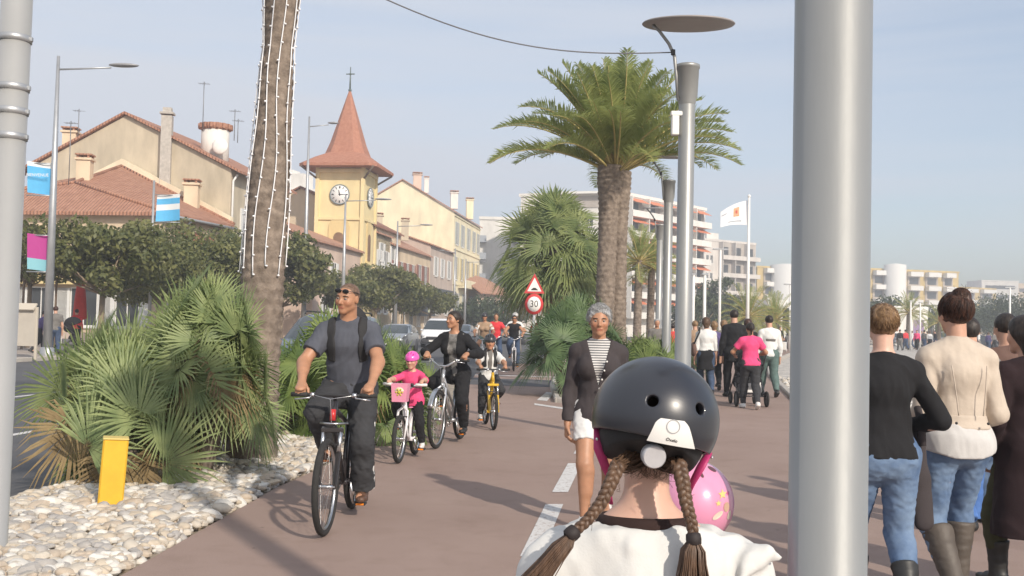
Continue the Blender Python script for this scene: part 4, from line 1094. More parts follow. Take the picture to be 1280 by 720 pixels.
# the cobbles that cover the bed: nobody could count them
def pebbles(name, npts, sampler, seed, smin, smax, mats):
    rng = np.random.default_rng(seed)
    base = []
    for t in range(7):
        m = MB(); m.ball((0, 0, 0), 1, 8, 5); v = np.array(m.v); v = v * (1 + .20 * wob(v[:, 0], v[:, 1], v[:, 2], 1.7, 50 + t))[:, None]
        f3 = np.array([f if len(f) == 4 else (f[0], f[1], f[2], f[2]) for f in m.f])
        base.append((v, f3))
    vs, fs, mi = [], [], []; n = 0
    f_all = []
    for i in range(npts):
        x, y = sampler(rng); s = rng.uniform(smin, smax) * (1 if rng.random() > .12 else 1.5)
        v, f = base[i % 7]; a = rng.uniform(0, 6.28); c, q = math.cos(a), math.sin(a)
        sx, sy, sz = s * rng.uniform(.8, 1.25), s * rng.uniform(.6, .95), s * rng.uniform(.35, .6)
        w = v * A(sx, sy, sz); tl = rng.normal(0, .22); w = np.c_[w[:, 0], w[:, 1], w[:, 2] + w[:, 0] * tl]
        w = np.c_[w[:, 0] * c - w[:, 1] * q + x, w[:, 0] * q + w[:, 1] * c + y, w[:, 2] + rng.uniform(-.02, .045)]
        vs.append(w); fs.append(f + n); n += len(v); mi.append(np.full(len(f), rng.choice(len(mats), p=[.26, .20, .16, .24, .14])))
    V = np.concatenate(vs); F = np.concatenate(fs); MI = np.concatenate(mi)
    tri = F[:, 2] == F[:, 3]
    faces = [tuple(f[:3]) if t else tuple(f) for f, t in zip(F.tolist(), tri)]
    smth = np.concatenate([np.full(len(f), rng.random() > .55) for f in fs])
    return tag(mesh_obj(name, V, faces, mats, None, MI, smth), kind='stuff')
PEB = [mat('pebble_cream', (.50, .45, .38), .8, var=.16, vs=7, bump=.2, bs=30), mat('pebble_white', (.60, .575, .53), .8, var=.12, vs=7, bump=.2, bs=30), mat('pebble_buff', (.43, .36, .285), .8, var=.2, vs=7), mat('pebble_grey', (.36, .34, .32), .8, var=.2, vs=7), mat('pebble_tan', (.49, .42, .33), .8, var=.2, vs=6)]
def path_x(y):
    return float(np.interp(y, [p[1] for p in PL], [p[0] for p in PL]))
def smp(rng):
    while True:
        y = 3.6 + 13.5 * rng.random() ** 1.25
        x0, x1 = -4.95 + SL * y, path_x(y) - .06
        if x1 - x0 < .2: continue
        if y > 11 and rng.random() > .8: continue
        x = x0 + (x1 - x0) * rng.random()
        if abs(x) / y > .56 and x < 0: continue
        return x, y
pebbles('pebbles', 15500, smp, 21, .023, .062, PEB)
def smp2(rng):
    while True:
        y = rng.uniform(18.7, 30); x = rng.uniform(.9, 4.2)
        xl = np.interp(y, [18.6, 19.4, 24, 29, 40], [2.0, .95, 1.05, 1.38, 2.4]); xr = np.interp(y, [18.6, 19.4, 23, 36], [2.0, 2.7, 3.15, 4.85])
        if xl + .06 < x < xr - .06: return x, y
pebbles('pebbles', 1500, smp2, 22, .04, .085, PEB)

def smp3(rng):
    while True:
        y = 5 + 26 * rng.random() ** 1.1; xw = np.interp(y, [p[1] for p in WALL], [p[0] for p in WALL]); x = xw + .2 + 3.0 * rng.random() ** 1.3 * (y / 12)
        if .2 < x / y < .53: return x, y - 0
def flatz(f): return f
pebbles('beach_stones', 5000, smp3, 23, .025, .07, [PEB[1], PEB[0], PEB[3], PEB[3], PEB[1]])
# ------------------------------------------------------------------ town: houses along the street
OF = -25.0
U_ST = nrm(A(SL, 1, 0)); NR = A(U_ST[1], -U_ST[0], 0)       # NR: from the house fronts towards the road
def fl(D): return off(OF, D)
def gable_house(label, D0, D1, wid, eave, ridge, wall, tile, name='house', roof_over=.35, extra=None, wins=(), group='houses along the street', gab=True, ridge_t=.5, trim=None):
    """front along the street from D0 to D1, gable end towards the viewer"""
    o = fl(D0); L_ = (D1 - D0) / U_ST[1]; bk = -NR
    rt = empty(name, o, 0, label, 'house', group)
    f = lambda a, d, z: U_ST * a + bk * d + A(0, 0, z)
    m = MB(); rdg = wid * ridge_t
    sec = [(0, -.5), (0, eave), (rdg, ridge), (wid, eave), (wid, -.5)]
    n = len(sec); vs = [f(0, d, z) for d, z in sec] + [f(L_, d, z) for d, z in sec]
    m.add(vs, [tuple(range(n)), tuple(range(2 * n - 1, n - 1, -1))] + [(i, n + i, n + (i + 1) % n, (i + 1) % n) for i in range(n)])
    m.build('wall', wall, rt)
    t = .16; ov = roof_over
    sl_ = (ridge - eave) / rdg; sl2 = (ridge - eave) / (wid - rdg)
    m = MB()
    for (d0, z0, d1, z1) in ((-ov, eave - ov * sl_ + .05, rdg, ridge + .05), (wid + ov, eave - ov * sl2 + .05, rdg, ridge + .05)):
        m.slab([f(-.25, d0, z0), f(L_ + .1, d0, z0), f(L_ + .1, d1, z1), f(-.25, d1, z1)], (0, 0, t))
    ro = m.build('roof', tile, rt)
    if trim:
        m = MB(); fr = Frame(f(0, 0, 0), U_ST)
        for z in trim[0]: fbox(m, fr, L_ / 2, z, L_, .22, -.01, .12)
        m.build('cornice', trim[1], rt)
    fr = Frame(f(0, 0, 0), U_ST)
    # U_ST x up = towards the road?
    if fr.n @ NR < 0: fr.n = -fr.n
    for w in wins: window(rt, fr, w[0] * L_, w[1], w[2], w[3], w[4] if len(w) > 4 else None, closed=(len(w) > 5 and w[5]))
    return rt, f, fr, L_, ro
def chimney(parent, c, w, h, m, cap=TILEF, pots=False):
    b = MB(); b.box((c[0], c[1], c[2] + h / 2), (w, w, h), .13); b.box((c[0], c[1], c[2] + h + .06), (w * 1.25, w * 1.25, .12), .13)
    o = b.build('chimney', m, parent)
    b = MB(); b.box((c[0], c[1], c[2] + h + .32), (w * 1.2, w * 1.2, .08), .13)
    for sx in (-.4, .4):
        for sy in (-.4, .4): b.box((c[0] + sx * w, c[1] + sy * w, c[2] + h + .2), (.12, .12, .2), .13)
    b.build('chimney_cap', cap, o); return o
def antenna(parent, c, h, n=5, name='aerial'):
    m = MB(); c = A(*c); m.tube([c, c + A(0, 0, h)], .025, 5)
    for i in range(n): m.tube([c + A(-.35 + .03 * i, 0, h - .12 - .0 * i), c + A(.35, .1, h - .12)], .012, 4)
    for i in range(n): m.tube([c + A(-.3 + .14 * i, -.25, h - .12), c + A(-.3 + .14 * i, .25, h - .12)], .010, 4)
    return m.build(name, mat('aerial_metal', (.2, .2, .21), .5, .5), parent)
STB = stucco('grey_beige_render', (.50, .435, .33), .16); CREAM = stucco('cream_render', (.62, .50, .36)); YEL = stucco('yellow_render', (.72, .60, .34), .08); PYEL = stucco('pale_yellow_render', (.74, .67, .48)); PINK = stucco('pinkish_render', (.58, .45, .37)); TAUPE = stucco('taupe_render', (.50, .41, .35)); WHT = stucco('white_render', (.70, .68, .64)); OCH = stucco('ochre_render', (.56, .42, .17))
SHW = mat('white_shutter', (.66, .66, .64), .7, var=.05); SHB = mat('brown_shutter', (.26, .11, .08), .7, var=.15); SHG = mat('grey_shutter', (.38, .40, .38), .7); SHY = mat('ochre_shutter', (.50, .42, .22), .7)
# tall house whose bare gable faces the viewer
g, f, fr, L_, ro = gable_house('tall house with a bare stained beige gable wall, leftmost above the street trees', 60.5, 70, 13.2, 10.4, 13.7, STB, TILE, ridge_t=.52, wins=[(.28, 6.2, 1.1, 2.0, SHW), (.72, 6.2, 1.1, 2.0, SHW), (.28, 2.8, 1.1, 2.1, SHW), (.72, 2.8, 1.1, 2.1, SHW)], roof_over=.7)
m = MB(); m.box(f(-.16, 4.1, 11.0), (.62, .55, 5.2), .13); m.box(f(-.16, 4.1, 13.75), (.8, .72, .12), .13); m.box(f(-.16, 4.1, 13.95), (.5, .45, .3), .13); m.build('chimney', mat('cement_flue', (.42, .39, .35), .9, var=.2), g)
m = MB(); m.tube([f(-.18, 3.2 - i * .0, 12.2) for i in range(2)], .03, 4); m.build('flue', METAL, g)
m = MB(); m.lathe([(0, 0), (.86, 0), (.86, 2.5), (0, 2.55)], f(2.5, 2.2, 11.0), n=18); rtu = m.build('roof_tower', WHT, g)
m = MB(); m.lathe([(.87, 2.2), (.98, 2.28), (.98, 2.6), (0, 2.66)], f(2.5, 2.2, 11.0), n=18)
for i in range(16): a = 2 * PI * i / 16; m.box(f(2.5, 2.2, 11.0 + 2.44) + A(math.cos(a) * .98, math.sin(a) * .98, 0), (.16, .16, .3), a)
m.build('tower_cap', TILE, rtu)
m = MB(); m.ball(f(1.2, 1.3, 12.0), (.5, .14, .5), 14, 8); m.build('satellite_dish', WHITE, g)
antenna(g, f(1.5, 2.6, 13.0), 3.1); antenna(g, f(2.6, 1.0, 12.6), 2.0); antenna(g, f(2.2, .6, 12.4), 1.5)
chimney(g, f(.6, 10.8, 11.2), .8, 1.5, CREAM); antenna(g, f(.4, 10.2, 12.0), 2.2, 3)
m = MB(); fr2 = Frame(f(0, 0, 0), U_ST); m.tube([f(.15, -.35, 10.1), f(.1, -.1, 9.7), f(.12, -.07, 0)], .07, 6); m.build('drainpipe', WHITE, g)
# low tiled house in front of it
o = fl(52); hw = 15.5; hd_ = 8.2
lo = empty('house', o, 0, 'low house with a broad red tiled hip roof in front of the bare beige gable', 'house', 'houses along the street')
f = lambda a, d, z: U_ST * a - NR * d + A(0, 0, z)
m = MB(); ev = 6.7
m.add([f(0, 0, -.5), f(hd_, 0, -.5), f(hd_, hw, -.5), f(0, hw, -.5), f(0, 0, ev), f(hd_, 0, ev), f(hd_, hw, ev), f(0, hw, ev)], [(0, 1, 5, 4), (1, 2, 6, 5), (2, 3, 7, 6), (3, 0, 4, 7), (4, 5, 6, 7)]); m.build('wall', CREAM, lo)
m = MB(); q = .5; pk = f(hd_ - .1, 6.8, 10.3); e0 = f(-q, -q, ev - .1); e1 = f(hd_ - .1, -q, ev + .1); e2 = f(-q, hw + q, ev - .1); e3 = f(hd_ - .1, hw + q, ev + .1); hp = f(3.2, 6.8, 8.6)
for tri in ((e0, e1, pk, hp), (e0, hp, e2), (hp, pk, e3, e2)): m.slab(list(tri), (0, 0, .18))
ro = m.build('roof', TILE, lo)
m = MB(); m.tube([pk + A(0, 0, .2), hp + A(0, 0, .22), e0 + A(0, 0, .22)], .11, 6); m.tube([hp + A(0, 0, .22), e2 + A(0, 0, .22)], .11, 6); m.tube([pk + A(0, 0, .2), e1 + A(0, 0, .22)], .11, 6); m.build('ridge_tiles', TILE, ro)
m = MB()
m.slab([f(hd_ - .12, -.3, 7.0), f(hd_ - .12, 6.8, 10.5), f(hd_ - .12, 6.8, 10.95), f(hd_ - .12, -.3, 7.45)], U_ST * .3); m.slab([f(hd_ - .12, 14, 7.0), f(hd_ - .12, 6.8, 10.5), f(hd_ - .12, 6.8, 10.95), f(hd_ - .12, 14, 7.45)], U_ST * .3); m.build('flashing_wall', stucco('pale_cream_render', (.72, .62, .46)), lo)
chimney(lo, f(4.3, 6.9, 8.8), .75, 1.4, CREAM, TILE); chimney(lo, f(7.2, 1.8, 7.6), .8, 1.6, CREAM, TILE)
m = MB(); m.slab([f(1.5, -.02, 6.15), f(hd_, -.02, 6.15), f(hd_, .0, 4.7), f(1.5, 0, 4.7)], NR * .05); m.build('painted_band', mat('brick_red_band', (.36, .16, .10), .8, var=.15), lo)
m = MB(); m.tube([f(-.3, -.62, 6.62), f(hd_ - .1, -.62, 6.75)], .08, 6); m.tube([f(2.2, -.6, 6.6), f(2.2, -.15, 6.2), f(2.2, -.12, 0)], .06, 6); m.build('gutter', METAL, lo)
antenna(lo, f(2.9, 7.0, 8.6), 3.6, 5)
frf = Frame(f(0, hw, 0), NR); 
if frf.n @ U_ST > 0: frf.n = -frf.n
m = MB()
fbox(m, frf, 7.4, .0, 15, .5, -.01, .06); m.build('plinth', TAUPE, lo)
for a, w in ((4.6, 1.1), (6.7, 1.2), (9.0, 1.4), (11.4, 1.4), (13.8, 1.2)): window(lo, frf, a, .9, w, 1.9, SHW if a > 6 else None)
m = MB()
for i in range(9): fbox(m, frf, 5.3 + i * .13, .6, .09, 2.7, .06, .14 + .05 * (i % 2))
m.build('curtain', mat('golden_curtain', (.55, .38, .15), .9), lo)
frs = Frame(f(0, 0, 0), U_ST)
if frs.n @ NR < 0: frs.n = -frs.n
for a in (1.6, 4.0, 6.4): window(lo, frs, a, 1.0, 1.4, 1.9, None)
m = MB(); fbox(m, frf, 9.6, 3.0, 8.0, .7, .02, .5); m.build('awning', mat('faded_awning', (.62, .5, .25), .8, var=.1), lo)
# house between the big palm trunk and the tower, and the one behind
gable_house('low house with a pinkish wall and rough tile roof just left of the clock tower', 76, 88.6, 12, 7.4, 9.6, PINK, TILEF, wins=[(.25, 1.2, 1.2, 2, SHW), (.6, 1.2, 1.2, 2, SHW), (.4, 4.4, 1.0, 1.6, SHW)])
g, f, fr, L_, ro = gable_house('house with a dark red-brown roof behind the low pinkish house', 92.5, 103, 14, 10.2, 13.6, CREAM, tilemat('brown_tiles', (.20, .085, .055), (.34, .16, .10), 1.4), wins=[(.3, 7.2, 1, 1.6, SHW), (.7, 7.2, 1, 1.6, SHW)])
# clock tower
o = fl(88.8); tw = 4.15
tr = empty('clock_tower', o, 0, 'yellow clock tower with a flared red pointed roof and a cross', 'tower')
f = lambda a, d, z: U_ST * a - NR * d + A(0, 0, z)
eh = 15.2
# front frame faces the viewer, side frame faces the street
frF = Frame(f(0, tw, 0), NR); frF.n = -U_ST
frS = Frame(f(0, 0, 0), U_ST); frS.n = NR
m = MB(); nx, nz0, nz1 = tw / 2 + .1, 7.0, 9.4
cc = [f(0, 0, 0), f(tw, 0, 0), f(tw, tw, 0), f(0, tw, 0)]
m.add([c + A(0, 0, -.5) for c in cc] + [c + A(0, 0, eh) for c in cc], [(1, 2, 6, 5), (2, 3, 7, 6), (0, 1, 5, 4), (3, 0, 4, 7), (4, 5, 6, 7)])
for sx in (-1, 1):
    for d in (0, 1): m.box(f(.0 if sx < 0 else tw, tw * d, eh / 2), (.34, .34, eh - .02), -math.atan(SL))
fbox(m, frF, tw / 2, 10.3, tw + .2, .22, 0, .14); fbox(m, frS, tw / 2, 10.3, tw + .2, .22, 0, .14)
fbox(m, frF, tw / 2, 14.5, tw + .3, .3, 0, .2); fbox(m, frS, tw / 2, 14.5, tw + .3, .3, 0, .2)
wl = m.build('wall', YEL, tr)
def arch(m, fr, a, z, w, h, d0, d1, mi=0, n=10):
    pts = [fr.p(a - w / 2, z, d0), fr.p(a + w / 2, z, d0)] + [fr.p(a + math.cos(PI * i / n) * w / 2, z + h - w / 2 + math.sin(PI * i / n) * w / 2, d0) for i in range(n + 1)]
    m.slab(pts, fr.n * (d1 - d0), mi)
for fr_, a in ((frF, tw / 2), (frS, tw / 2)):
    m = MB(); arch(m, fr_, a, 6.6, 1.9 if fr_ is frF else 1.2, 4.0, .0, .10); m.build('arch_surround', stucco('deep_yellow_render', (.66, .52, .27)), tr)
    m = MB(); arch(m, fr_, a, 6.8, .95 if fr_ is frF else .8, 2.4, .1, .14); m.build('arched_window', mat('louvre_brown', (.20, .12, .07), .8, var=.2, vs=3), tr)
    m = MB(); fbox(m, fr_, a, 6.4, 1.7, .2, 0, .28); m.build('sill', YEL, tr)
    # clock
    cz = 12.55; n_ = fr_.n; cp = fr_.p(a, cz, .06)
    m = MB(); m.lathe([(0, .1), (.82, .1), (.84, .04), (.84, 0)], cp, n_, 36); ck = m.build('clock', mat('clock_face', (.80, .80, .78), .5), tr)
    m = MB(); m.torus(cp + n_ * .08, n_, .86, .055, 36, 8); m.build('clock_rim', mat('clock_rim', (.16, .2, .22), .5), ck)
    m = MB()
    ux = fr_.u
    for i in range(12):
        an = PI / 6 * i; dv = ux * math.sin(an) + A(0, 0, 1) * math.cos(an); pv = ux * math.cos(an) - A(0, 0, 1) * math.sin(an); c0 = cp + n_ * .102 + dv * .64; lw = .035 if i % 3 else .06
        m.slab([c0 - pv * lw - dv * .1, c0 + pv * lw - dv * .1, c0 + pv * lw + dv * .1, c0 - pv * lw + dv * .1], n_ * .012)
    for an, ln, lw in ((R(-12), .42, .05), (R(90), .58, .035)):
        dv = ux * math.sin(an) + A(0, 0, 1) * math.cos(an); pv = ux * math.cos(an) - A(0, 0, 1) * math.sin(an); c0 = cp + n_ * .116
        m.slab([c0 - pv * lw - dv * .1, c0 + pv * lw - dv * .1, c0 + pv * lw * .5 + dv * ln, c0 - pv * lw * .5 + dv * ln], n_ * .012)
    m.build('clock_hands', mat('clock_black', (.03, .03, .035), .5), ck)
m = MB(); prof = [(0, 0, 1.42), (0, .02, 1.40), (.75, .75, 0), (0, 0, 0)]
ctr = f(tw / 2, tw / 2, 0); lv = [(eh - .25, tw / 2 + 1.45), (eh + .0, tw / 2 + 1.45), (eh + .75, tw / 2 + .35), (eh + 1.2, tw / 2 - .25), (eh + 2.2, tw / 2 - .62), (eh + 7.05, .10)]
vs = []
for z, h_ in lv:
    c = min(h_ * .42, 1.0) if h_ > 1.5 else h_ * .42
    if z < eh + .9: c = h_ * .16
    for (sx, sy, first) in ((-1, -1, 0), (1, -1, 1), (1, 1, 0), (-1, 1, 1)):
        pA = (sx * (h_ - c), sy * h_); pB = (sx * h_, sy * (h_ - c))
        for p_ in ((pB, pA) if not first else (pA, pB)): vs.append(ctr + U_ST * p_[0] + NR * p_[1] + A(0, 0, z))
nn = 8; fs = [(i * nn + k, i * nn + (k + 1) % nn, (i + 1) * nn + (k + 1) % nn, (i + 1) * nn + k) for i in range(len(lv) - 1) for k in range(nn)] + [tuple(range(nn - 1, -1, -1)), tuple(range((len(lv) - 1) * nn, len(lv) * nn))]
m.add(vs, fs); rf = m.build('roof', mat('spire_tiles', (.31, .125, .08), .85, 0, .0, 4, .5, 18, .3, col2=(.42, .205, .135)), tr)
m = MB(); tz = eh + 7.0; m.tube([ctr + A(0, 0, tz), ctr + A(0, 0, tz + 2.3)], [.09, .04], 6); m.ball(ctr + A(0, 0, tz + .15), .16); m.box(ctr + A(0, 0, tz + 1.65), (.8, .07, .09), -.13); m.ball(ctr + A(0, 0, tz + 1.65), .12, 8, 6); m.build('cross', mat('verdigris_iron', (.10, .13, .12), .6, .3), rf)
m = MB()
for sx, sy in ((-1, -1), (-1, 1), (1, -1), (1, 1)): m = MB(); m.tube([ctr + U_ST * sx * tw / 2 + NR * sy * tw / 2 + A(0, 0, eh - 1.3), ctr + U_ST * sx * (tw / 2 + 1.2) + NR * sy * (tw / 2 + 1.2) + A(0, 0, eh - .25)], .09, 6); m.build('bracket', mat('dark_timber', (.14, .10, .07), .8), tr)
# terrace right of the tower
Wn = lambda xs, z, w, h, s, c=False: [(x, z, w, h, s, c) for x in xs]
g, f, fr, L_, ro = gable_house('narrow pale house with white shutters directly right of the clock tower', 93.2, 99, 10, 9.6, 11.4, PYEL, TILEF, wins=Wn((.3, .72), 6.0, 1.0, 2.1, SHW) + Wn((.3, .72), 2.2, 1.0, 2.1, SHW))
chimney(g, f(3, 3.2, 10.6), .8, 2.2, STB)
g, f, fr, L_, ro = gable_house('cream house with brown shutters and a wicker balcony screen', 99.1, 117.5, 11, 9.0, 11.6, CREAM, TILEF, wins=Wn((.08, .24, .38, .52), 5.0, 1.1, 2.5, SHB) + Wn((.70, .86), 5.0, 1.5, 2.7, SHB) + Wn((.1, .3, .5, .7, .9), 1.0, 1.6, 2.2, None))
chimney(g, f(8, 3.5, 10.8), .9, 1.8, STB); chimney(g, f(14, 2.0, 10.5), .8, 2.2, STB)
m = MB(); fbox(m, fr, .40 * L_, 4.2, 4.4, 1.6, .9, 1.0); fbox(m, fr, .40 * L_, 4.0, 4.4, .2, 0, 1.0); m.build('balcony', mat('wicker_screen', (.42, .25, .11), .9, var=.25, vs=6), g)
m = MB(); fbox(m, fr, .78 * L_, 3.9, 5.6, 1.3, .9, 1.0); fbox(m, fr, .78 * L_, 3.7, 5.6, .2, 0, 1.0); m.build('balcony', mat('dark_balcony', (.06, .065, .07), .7), g)
m = MB(); fbox(m, fr, .76 * L_, 2.1, 7.5, 1.4, .02, .9); m.build('shop_fascia', mat('dark_fascia', (.07, .08, .09), .6), g)
m = MB(); fbox(m, fr, .78 * L_, 2.5, 1.2, .5, .9, .93); m.build('shop_sign', mat('pale_sign', (.55, .58, .40), .7), g)
g, f, fr, L_, ro = gable_house('taupe house with white shutters between the brown shuttered house and the tall yellow house', 117.6, 131.5, 11, 10.4, 12.2, TAUPE, TILEF, wins=Wn((.22, .5, .8), 7.0, 1.2, 2.2, SHW) + Wn((.3, .7), 2.4, 1.3, 2.3, SHW))
m = MB(); fbox(m, fr, L_ * .5, 4.9, L_ * .8, .5, .02, .8); m.build('shop_fascia', MATS['dark_fascia'], g)
g, f, fr, L_, ro = gable_house('tall yellow house with a blank gable, rows of grey shutters and three chimneys', 131.6, 152.5, 14, 15.9, 20.0, PYEL, TILEF, wins=Wn((.1, .3, .52, .74, .92), 11.8, 1.2, 2.9, SHG) + Wn((.1, .3, .52, .74, .92), 7.2, 1.2, 2.9, SHY) + Wn((.15, .4, .65, .9), 2.4, 1.4, 2.9, SHG), trim=([11.0, 15.4, 6.4], PYEL))
m = MB(); fbox(m, fr, L_ * .55, 6.1, L_ * .75, .18, 0, 1.1); fbox(m, fr, L_ * .55, 6.3, L_ * .75, .9, 1.0, 1.06); m.build('balcony', PYEL, g)
chimney(g, f(4, 6.0, 19.3), 1.1, 2.0, PINK); chimney(g, f(9, 1.8, 17.3), 1.0, 2.2, WHT); chimney(g, f(16, .8, 16.6), 1.0, 2.8, PYEL); chimney(g, f(3.5, 4.6, 18.8), .6, 1.9, WHT)
# ---- flat roofed blocks: footprint polygon with the seen walls described
def block(label, foot, h, wall, walls=(), name='apartment_building', cat='building', group=None, roofm=None, para=.5, base=-.5):
    c = np.mean([A(p[0], p[1], 0) for p in foot], 0); rt = empty(name, c, 0, label, cat, group)
    F = [A(p[0] - c[0], p[1] - c[1], 0) for p in foot]
    m = MB(); m.prism([(p[0], p[1]) for p in F], base, h); m.build('wall', wall, rt)
    m = MB(); cc = np.mean(F, 0); m.prism([tuple((p * 1.02)[:2]) for p in F], h + .003, h + para); m.build('roof', roofm or wall, rt)
    fr_ = []
    for i in range(len(F)):
        a, b = F[i], F[(i + 1) % len(F)]; fr = Frame(a, b - a); fr.len = np.linalg.norm(b - a)
        if fr.n @ ((a + b) / 2 - cc) < 0: fr.n = -fr.n
        fr_.append(fr)
    return rt, fr_
def balconies(rt, fr, floors, z0, dz, a0, a1, slabm, backm, depth=1.5, rail=.95, awn=None, n=3, awnp=(0, 1)):
    for k in range(floors):
        z = z0 + dz * k; w = a1 - a0; ac = (a0 + a1) / 2
        m = MB(); fbox(m, fr, ac, z, w, .22, .0, depth); fbox(m, fr, ac, z + .22, w, rail - .2, depth - .12, depth - .02); b = m.build('balcony', slabm, rt)
        m = MB(); fbox(m, fr, ac, z + .22, w - .3, dz - .25, .0, .03); m.build('recess', backm, b)  # flat panel on the wall; the depth is only shade in its colour
        cw = w / n
        for i in range(n):
            m = MB(); fbox(m, fr, a0 + cw * (i + .5), z + .3, cw * .5, dz * .66, .03, .06); m.build('window', PANE, b)
            m = MB(); fbox(m, fr, a0 + cw * i + .08, z + .22, .16, dz - .23, .03, depth - .15); m.build('divider', slabm, b)
            if awn is not None and (i + k) % 2 in awnp:
                m = MB(); p0 = fr.p(a0 + cw * (i + .1), z + dz - .15, .1); p1 = fr.p(a0 + cw * (i + .95), z + dz - .15, .1); d = fr.n * (depth - .0) - A(0, 0, .75)
                m.slab([p0, p1, p1 + d, p0 + d], A(0, 0, .04)); m.build('awning', awn, b)
AWN = mat('orange_awning', (.62, .20, .09), .8, var=.1); SHADE = stucco('painted_shade_render', (.42, .38, .34))  # darker copy of the white render, shade of the recesses put into its colour
A0 = at(779, 300, 150); A1 = at(881, 300, 168); B0 = at(650, 300, 155); B1 = B0 + (A1 - A0)
rt, F = block('six storey white apartment block with red awnings behind the palms', [A0, A1, B1, B0], 21.0, WHT, group='apartment blocks beyond the palms', roofm=mat('roof_edge', (.72, .70, .66), .8))
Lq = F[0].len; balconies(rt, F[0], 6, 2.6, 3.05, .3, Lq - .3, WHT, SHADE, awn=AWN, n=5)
for i in range(5):
    for a in (2.5, 5.2, 9, 12.5): window(rt, F[3], F[3].len - a, 3.2 + i * 3.3, 1.1, 1.3)
m = MB(); fbox(m, F[3], F[3].len * .78, 19.2, 8.5, 1.9, .1, .14); m.build('penthouse_recess', SHADE, rt); m = MB(); fbox(m, F[3], F[3].len * .72, 21.2, 10.5, .35, -.5, 1.2); m.build('roof_canopy', WHITE, rt)  # penthouse recess is a flat panel in the painted shade tone
p0, p1 = at(599, 300, 165), at(648, 300, 165)
rt, F = block('plain white block with small grouped windows right of the tall yellow house', [p0, p1, p1 + A(2, 16, 0), p0 + A(2, 16, 0)], 18.4, WHT, group='apartment blocks beyond the palms')
for z in (5.5, 9.2):
    m = MB()
    for i in range(4): fbox(m, F[0], 3.2 + i * .35, z, .25, 1.1, 0, .04)
    m.build('window', PANE, rt)
for z in (5.0, 8.4, 11.8, 14.6):
    m = MB(); fbox(m, F[0], .5, z, 1.4, .2, 0, 1.2); fbox(m, F[0], .5, z + .2, 1.4, .9, 1.1, 1.16); fbox(m, F[0], 6, z, 1.3, .2, 0, 1.2); fbox(m, F[0], 6, z + .2, 1.3, .9, 1.1, 1.16); m.build('balcony', mat('grey_balcony', (.35, .38, .42), .6), rt)
p0, p1 = at(345, 300, 130), at(412, 300, 128)
rt, F = block('white flat roofed block rising behind the roofs left of the clock tower', [p0, p1, p1 + A(2, 12, 0), p0 + A(2, 12, 0)], 17.6, WHT, group='apartment blocks beyond the palms')
m = MB(); fbox(m, F[0], 1.8, 17.6, 3.4, 2.6, -3, -.3); fbox(m, F[0], 1.0, 20.2, 1.2, .6, -3, -.8); m.build('stair_head', WHT, rt)
for a in (3.6, 5.0, 6.3): m = MB(); fbox(m, F[0], a, 14.2, 1.0, 2.2, 0, .04); m.build('window', PANE if a != 3.6 else SHADE, rt)
m = MB(); fbox(m, F[0], 5.0, 16.8, 5.4, .25, 0, 1.2); m.build('canopy', WHITE, rt)
p0, p1 = at(598, 300, 140), at(640, 300, 150)
rt, F = block('low beige house with a sloping tiled roof at the end of the terrace', [p0, p1, p1 + A(1, 8, 0), p0 + A(1, 8, 0)], 5.6, PINK, name='house', cat='house', group='houses along the street', roofm=TILEF)
m = MB(); q = [F[0].p(-.4, 5.5, .8), F[0].p(F[0].len + .4, 5.5, .8), F[0].p(F[0].len + .4, 8.0, -4.5), F[0].p(-.4, 9.0, -4.5)]; m.slab(q, (0, 0, .2)); m.build('roof', TILEF, rt)
m = MB(); fbox(m, F[0], F[0].len * .7, 2.2, 3.4, .9, .03, 1.2); m.build('awning', mat('pink_awning', (.55, .25, .22), .8), rt)
for a in (.4, .8): window(rt, F[0], F[0].len * a, 3.4, .9, 1.3, SHW)
p0, p1 = at(879, 300, 225), at(945, 300, 235)
rt, F = block('grey-white apartment block with long balconies left of the flagpole', [p0, p1, p1 + A(3, 16, 0), p0 + A(3, 16, 0)], 21.0, stucco('greyish_render', (.60, .56, .52)), group='apartment blocks beyond the palms')
balconies(rt, F[0], 4, 5.0, 4.0, 5.0, F[0].len, MATS["greyish_render"], SHADE, n=3, awn=None)
m = MB(); fbox(m, F[0], 3.2, 21.3, 3.8, 1.6, -5, -.2); m.build('stair_head', WHT, rt)
for z in (8, 12, 16): window(rt, F[0], 1.4, z, .7, 1.8); window(rt, F[0], 2.7, z, .7, 1.8)
# ochre and white resort blocks far down the shore
def resort(label, px0, px1, ytop, D, cols, cyl=None):
    p0, p1 = at(px0, 380, D), at(px1, 380, D + 8); h = at(px0, ytop, D)[2]
    rt, F = block(label, [p0, p1, p1 + A(3, 14, 0), p0 + A(3, 14, 0)], h, OCH, group='ochre resort blocks down the shore')
    fr = F[0]; Lw = fr.len; nf = max(2, int((h - 4) / 4.2))
    for (a0, a1) in cols:
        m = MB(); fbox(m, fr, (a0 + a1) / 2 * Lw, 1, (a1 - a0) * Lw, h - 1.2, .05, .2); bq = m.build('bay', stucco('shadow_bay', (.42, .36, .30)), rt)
        for k in range(nf + 1):
            z = h - 1.6 - k * 4.2
            if z < 1: continue
            m = MB(); fbox(m, fr, (a0 + a1) / 2 * Lw, z, (a1 - a0) * Lw, 1.4, .2, 1.9); m.build('balcony', WHITE, bq)
            m = MB(); fbox(m, fr, (a0 + a1) / 2 * Lw, z - 2.3, (a1 - a0) * Lw * .7, 2.0, .2, .26); m.build('window', PANE, bq)
    if cyl:
        c0, r_, dz = cyl; m = MB(); m.lathe([(0, h + dz + .4), (r_ * .3, h + dz + .4), (r_, h + dz), (r_, 0)], fr.p(c0 * Lw, 0, 1.5), n=24); m.build('stair_tower', WHITE, rt)
    return rt
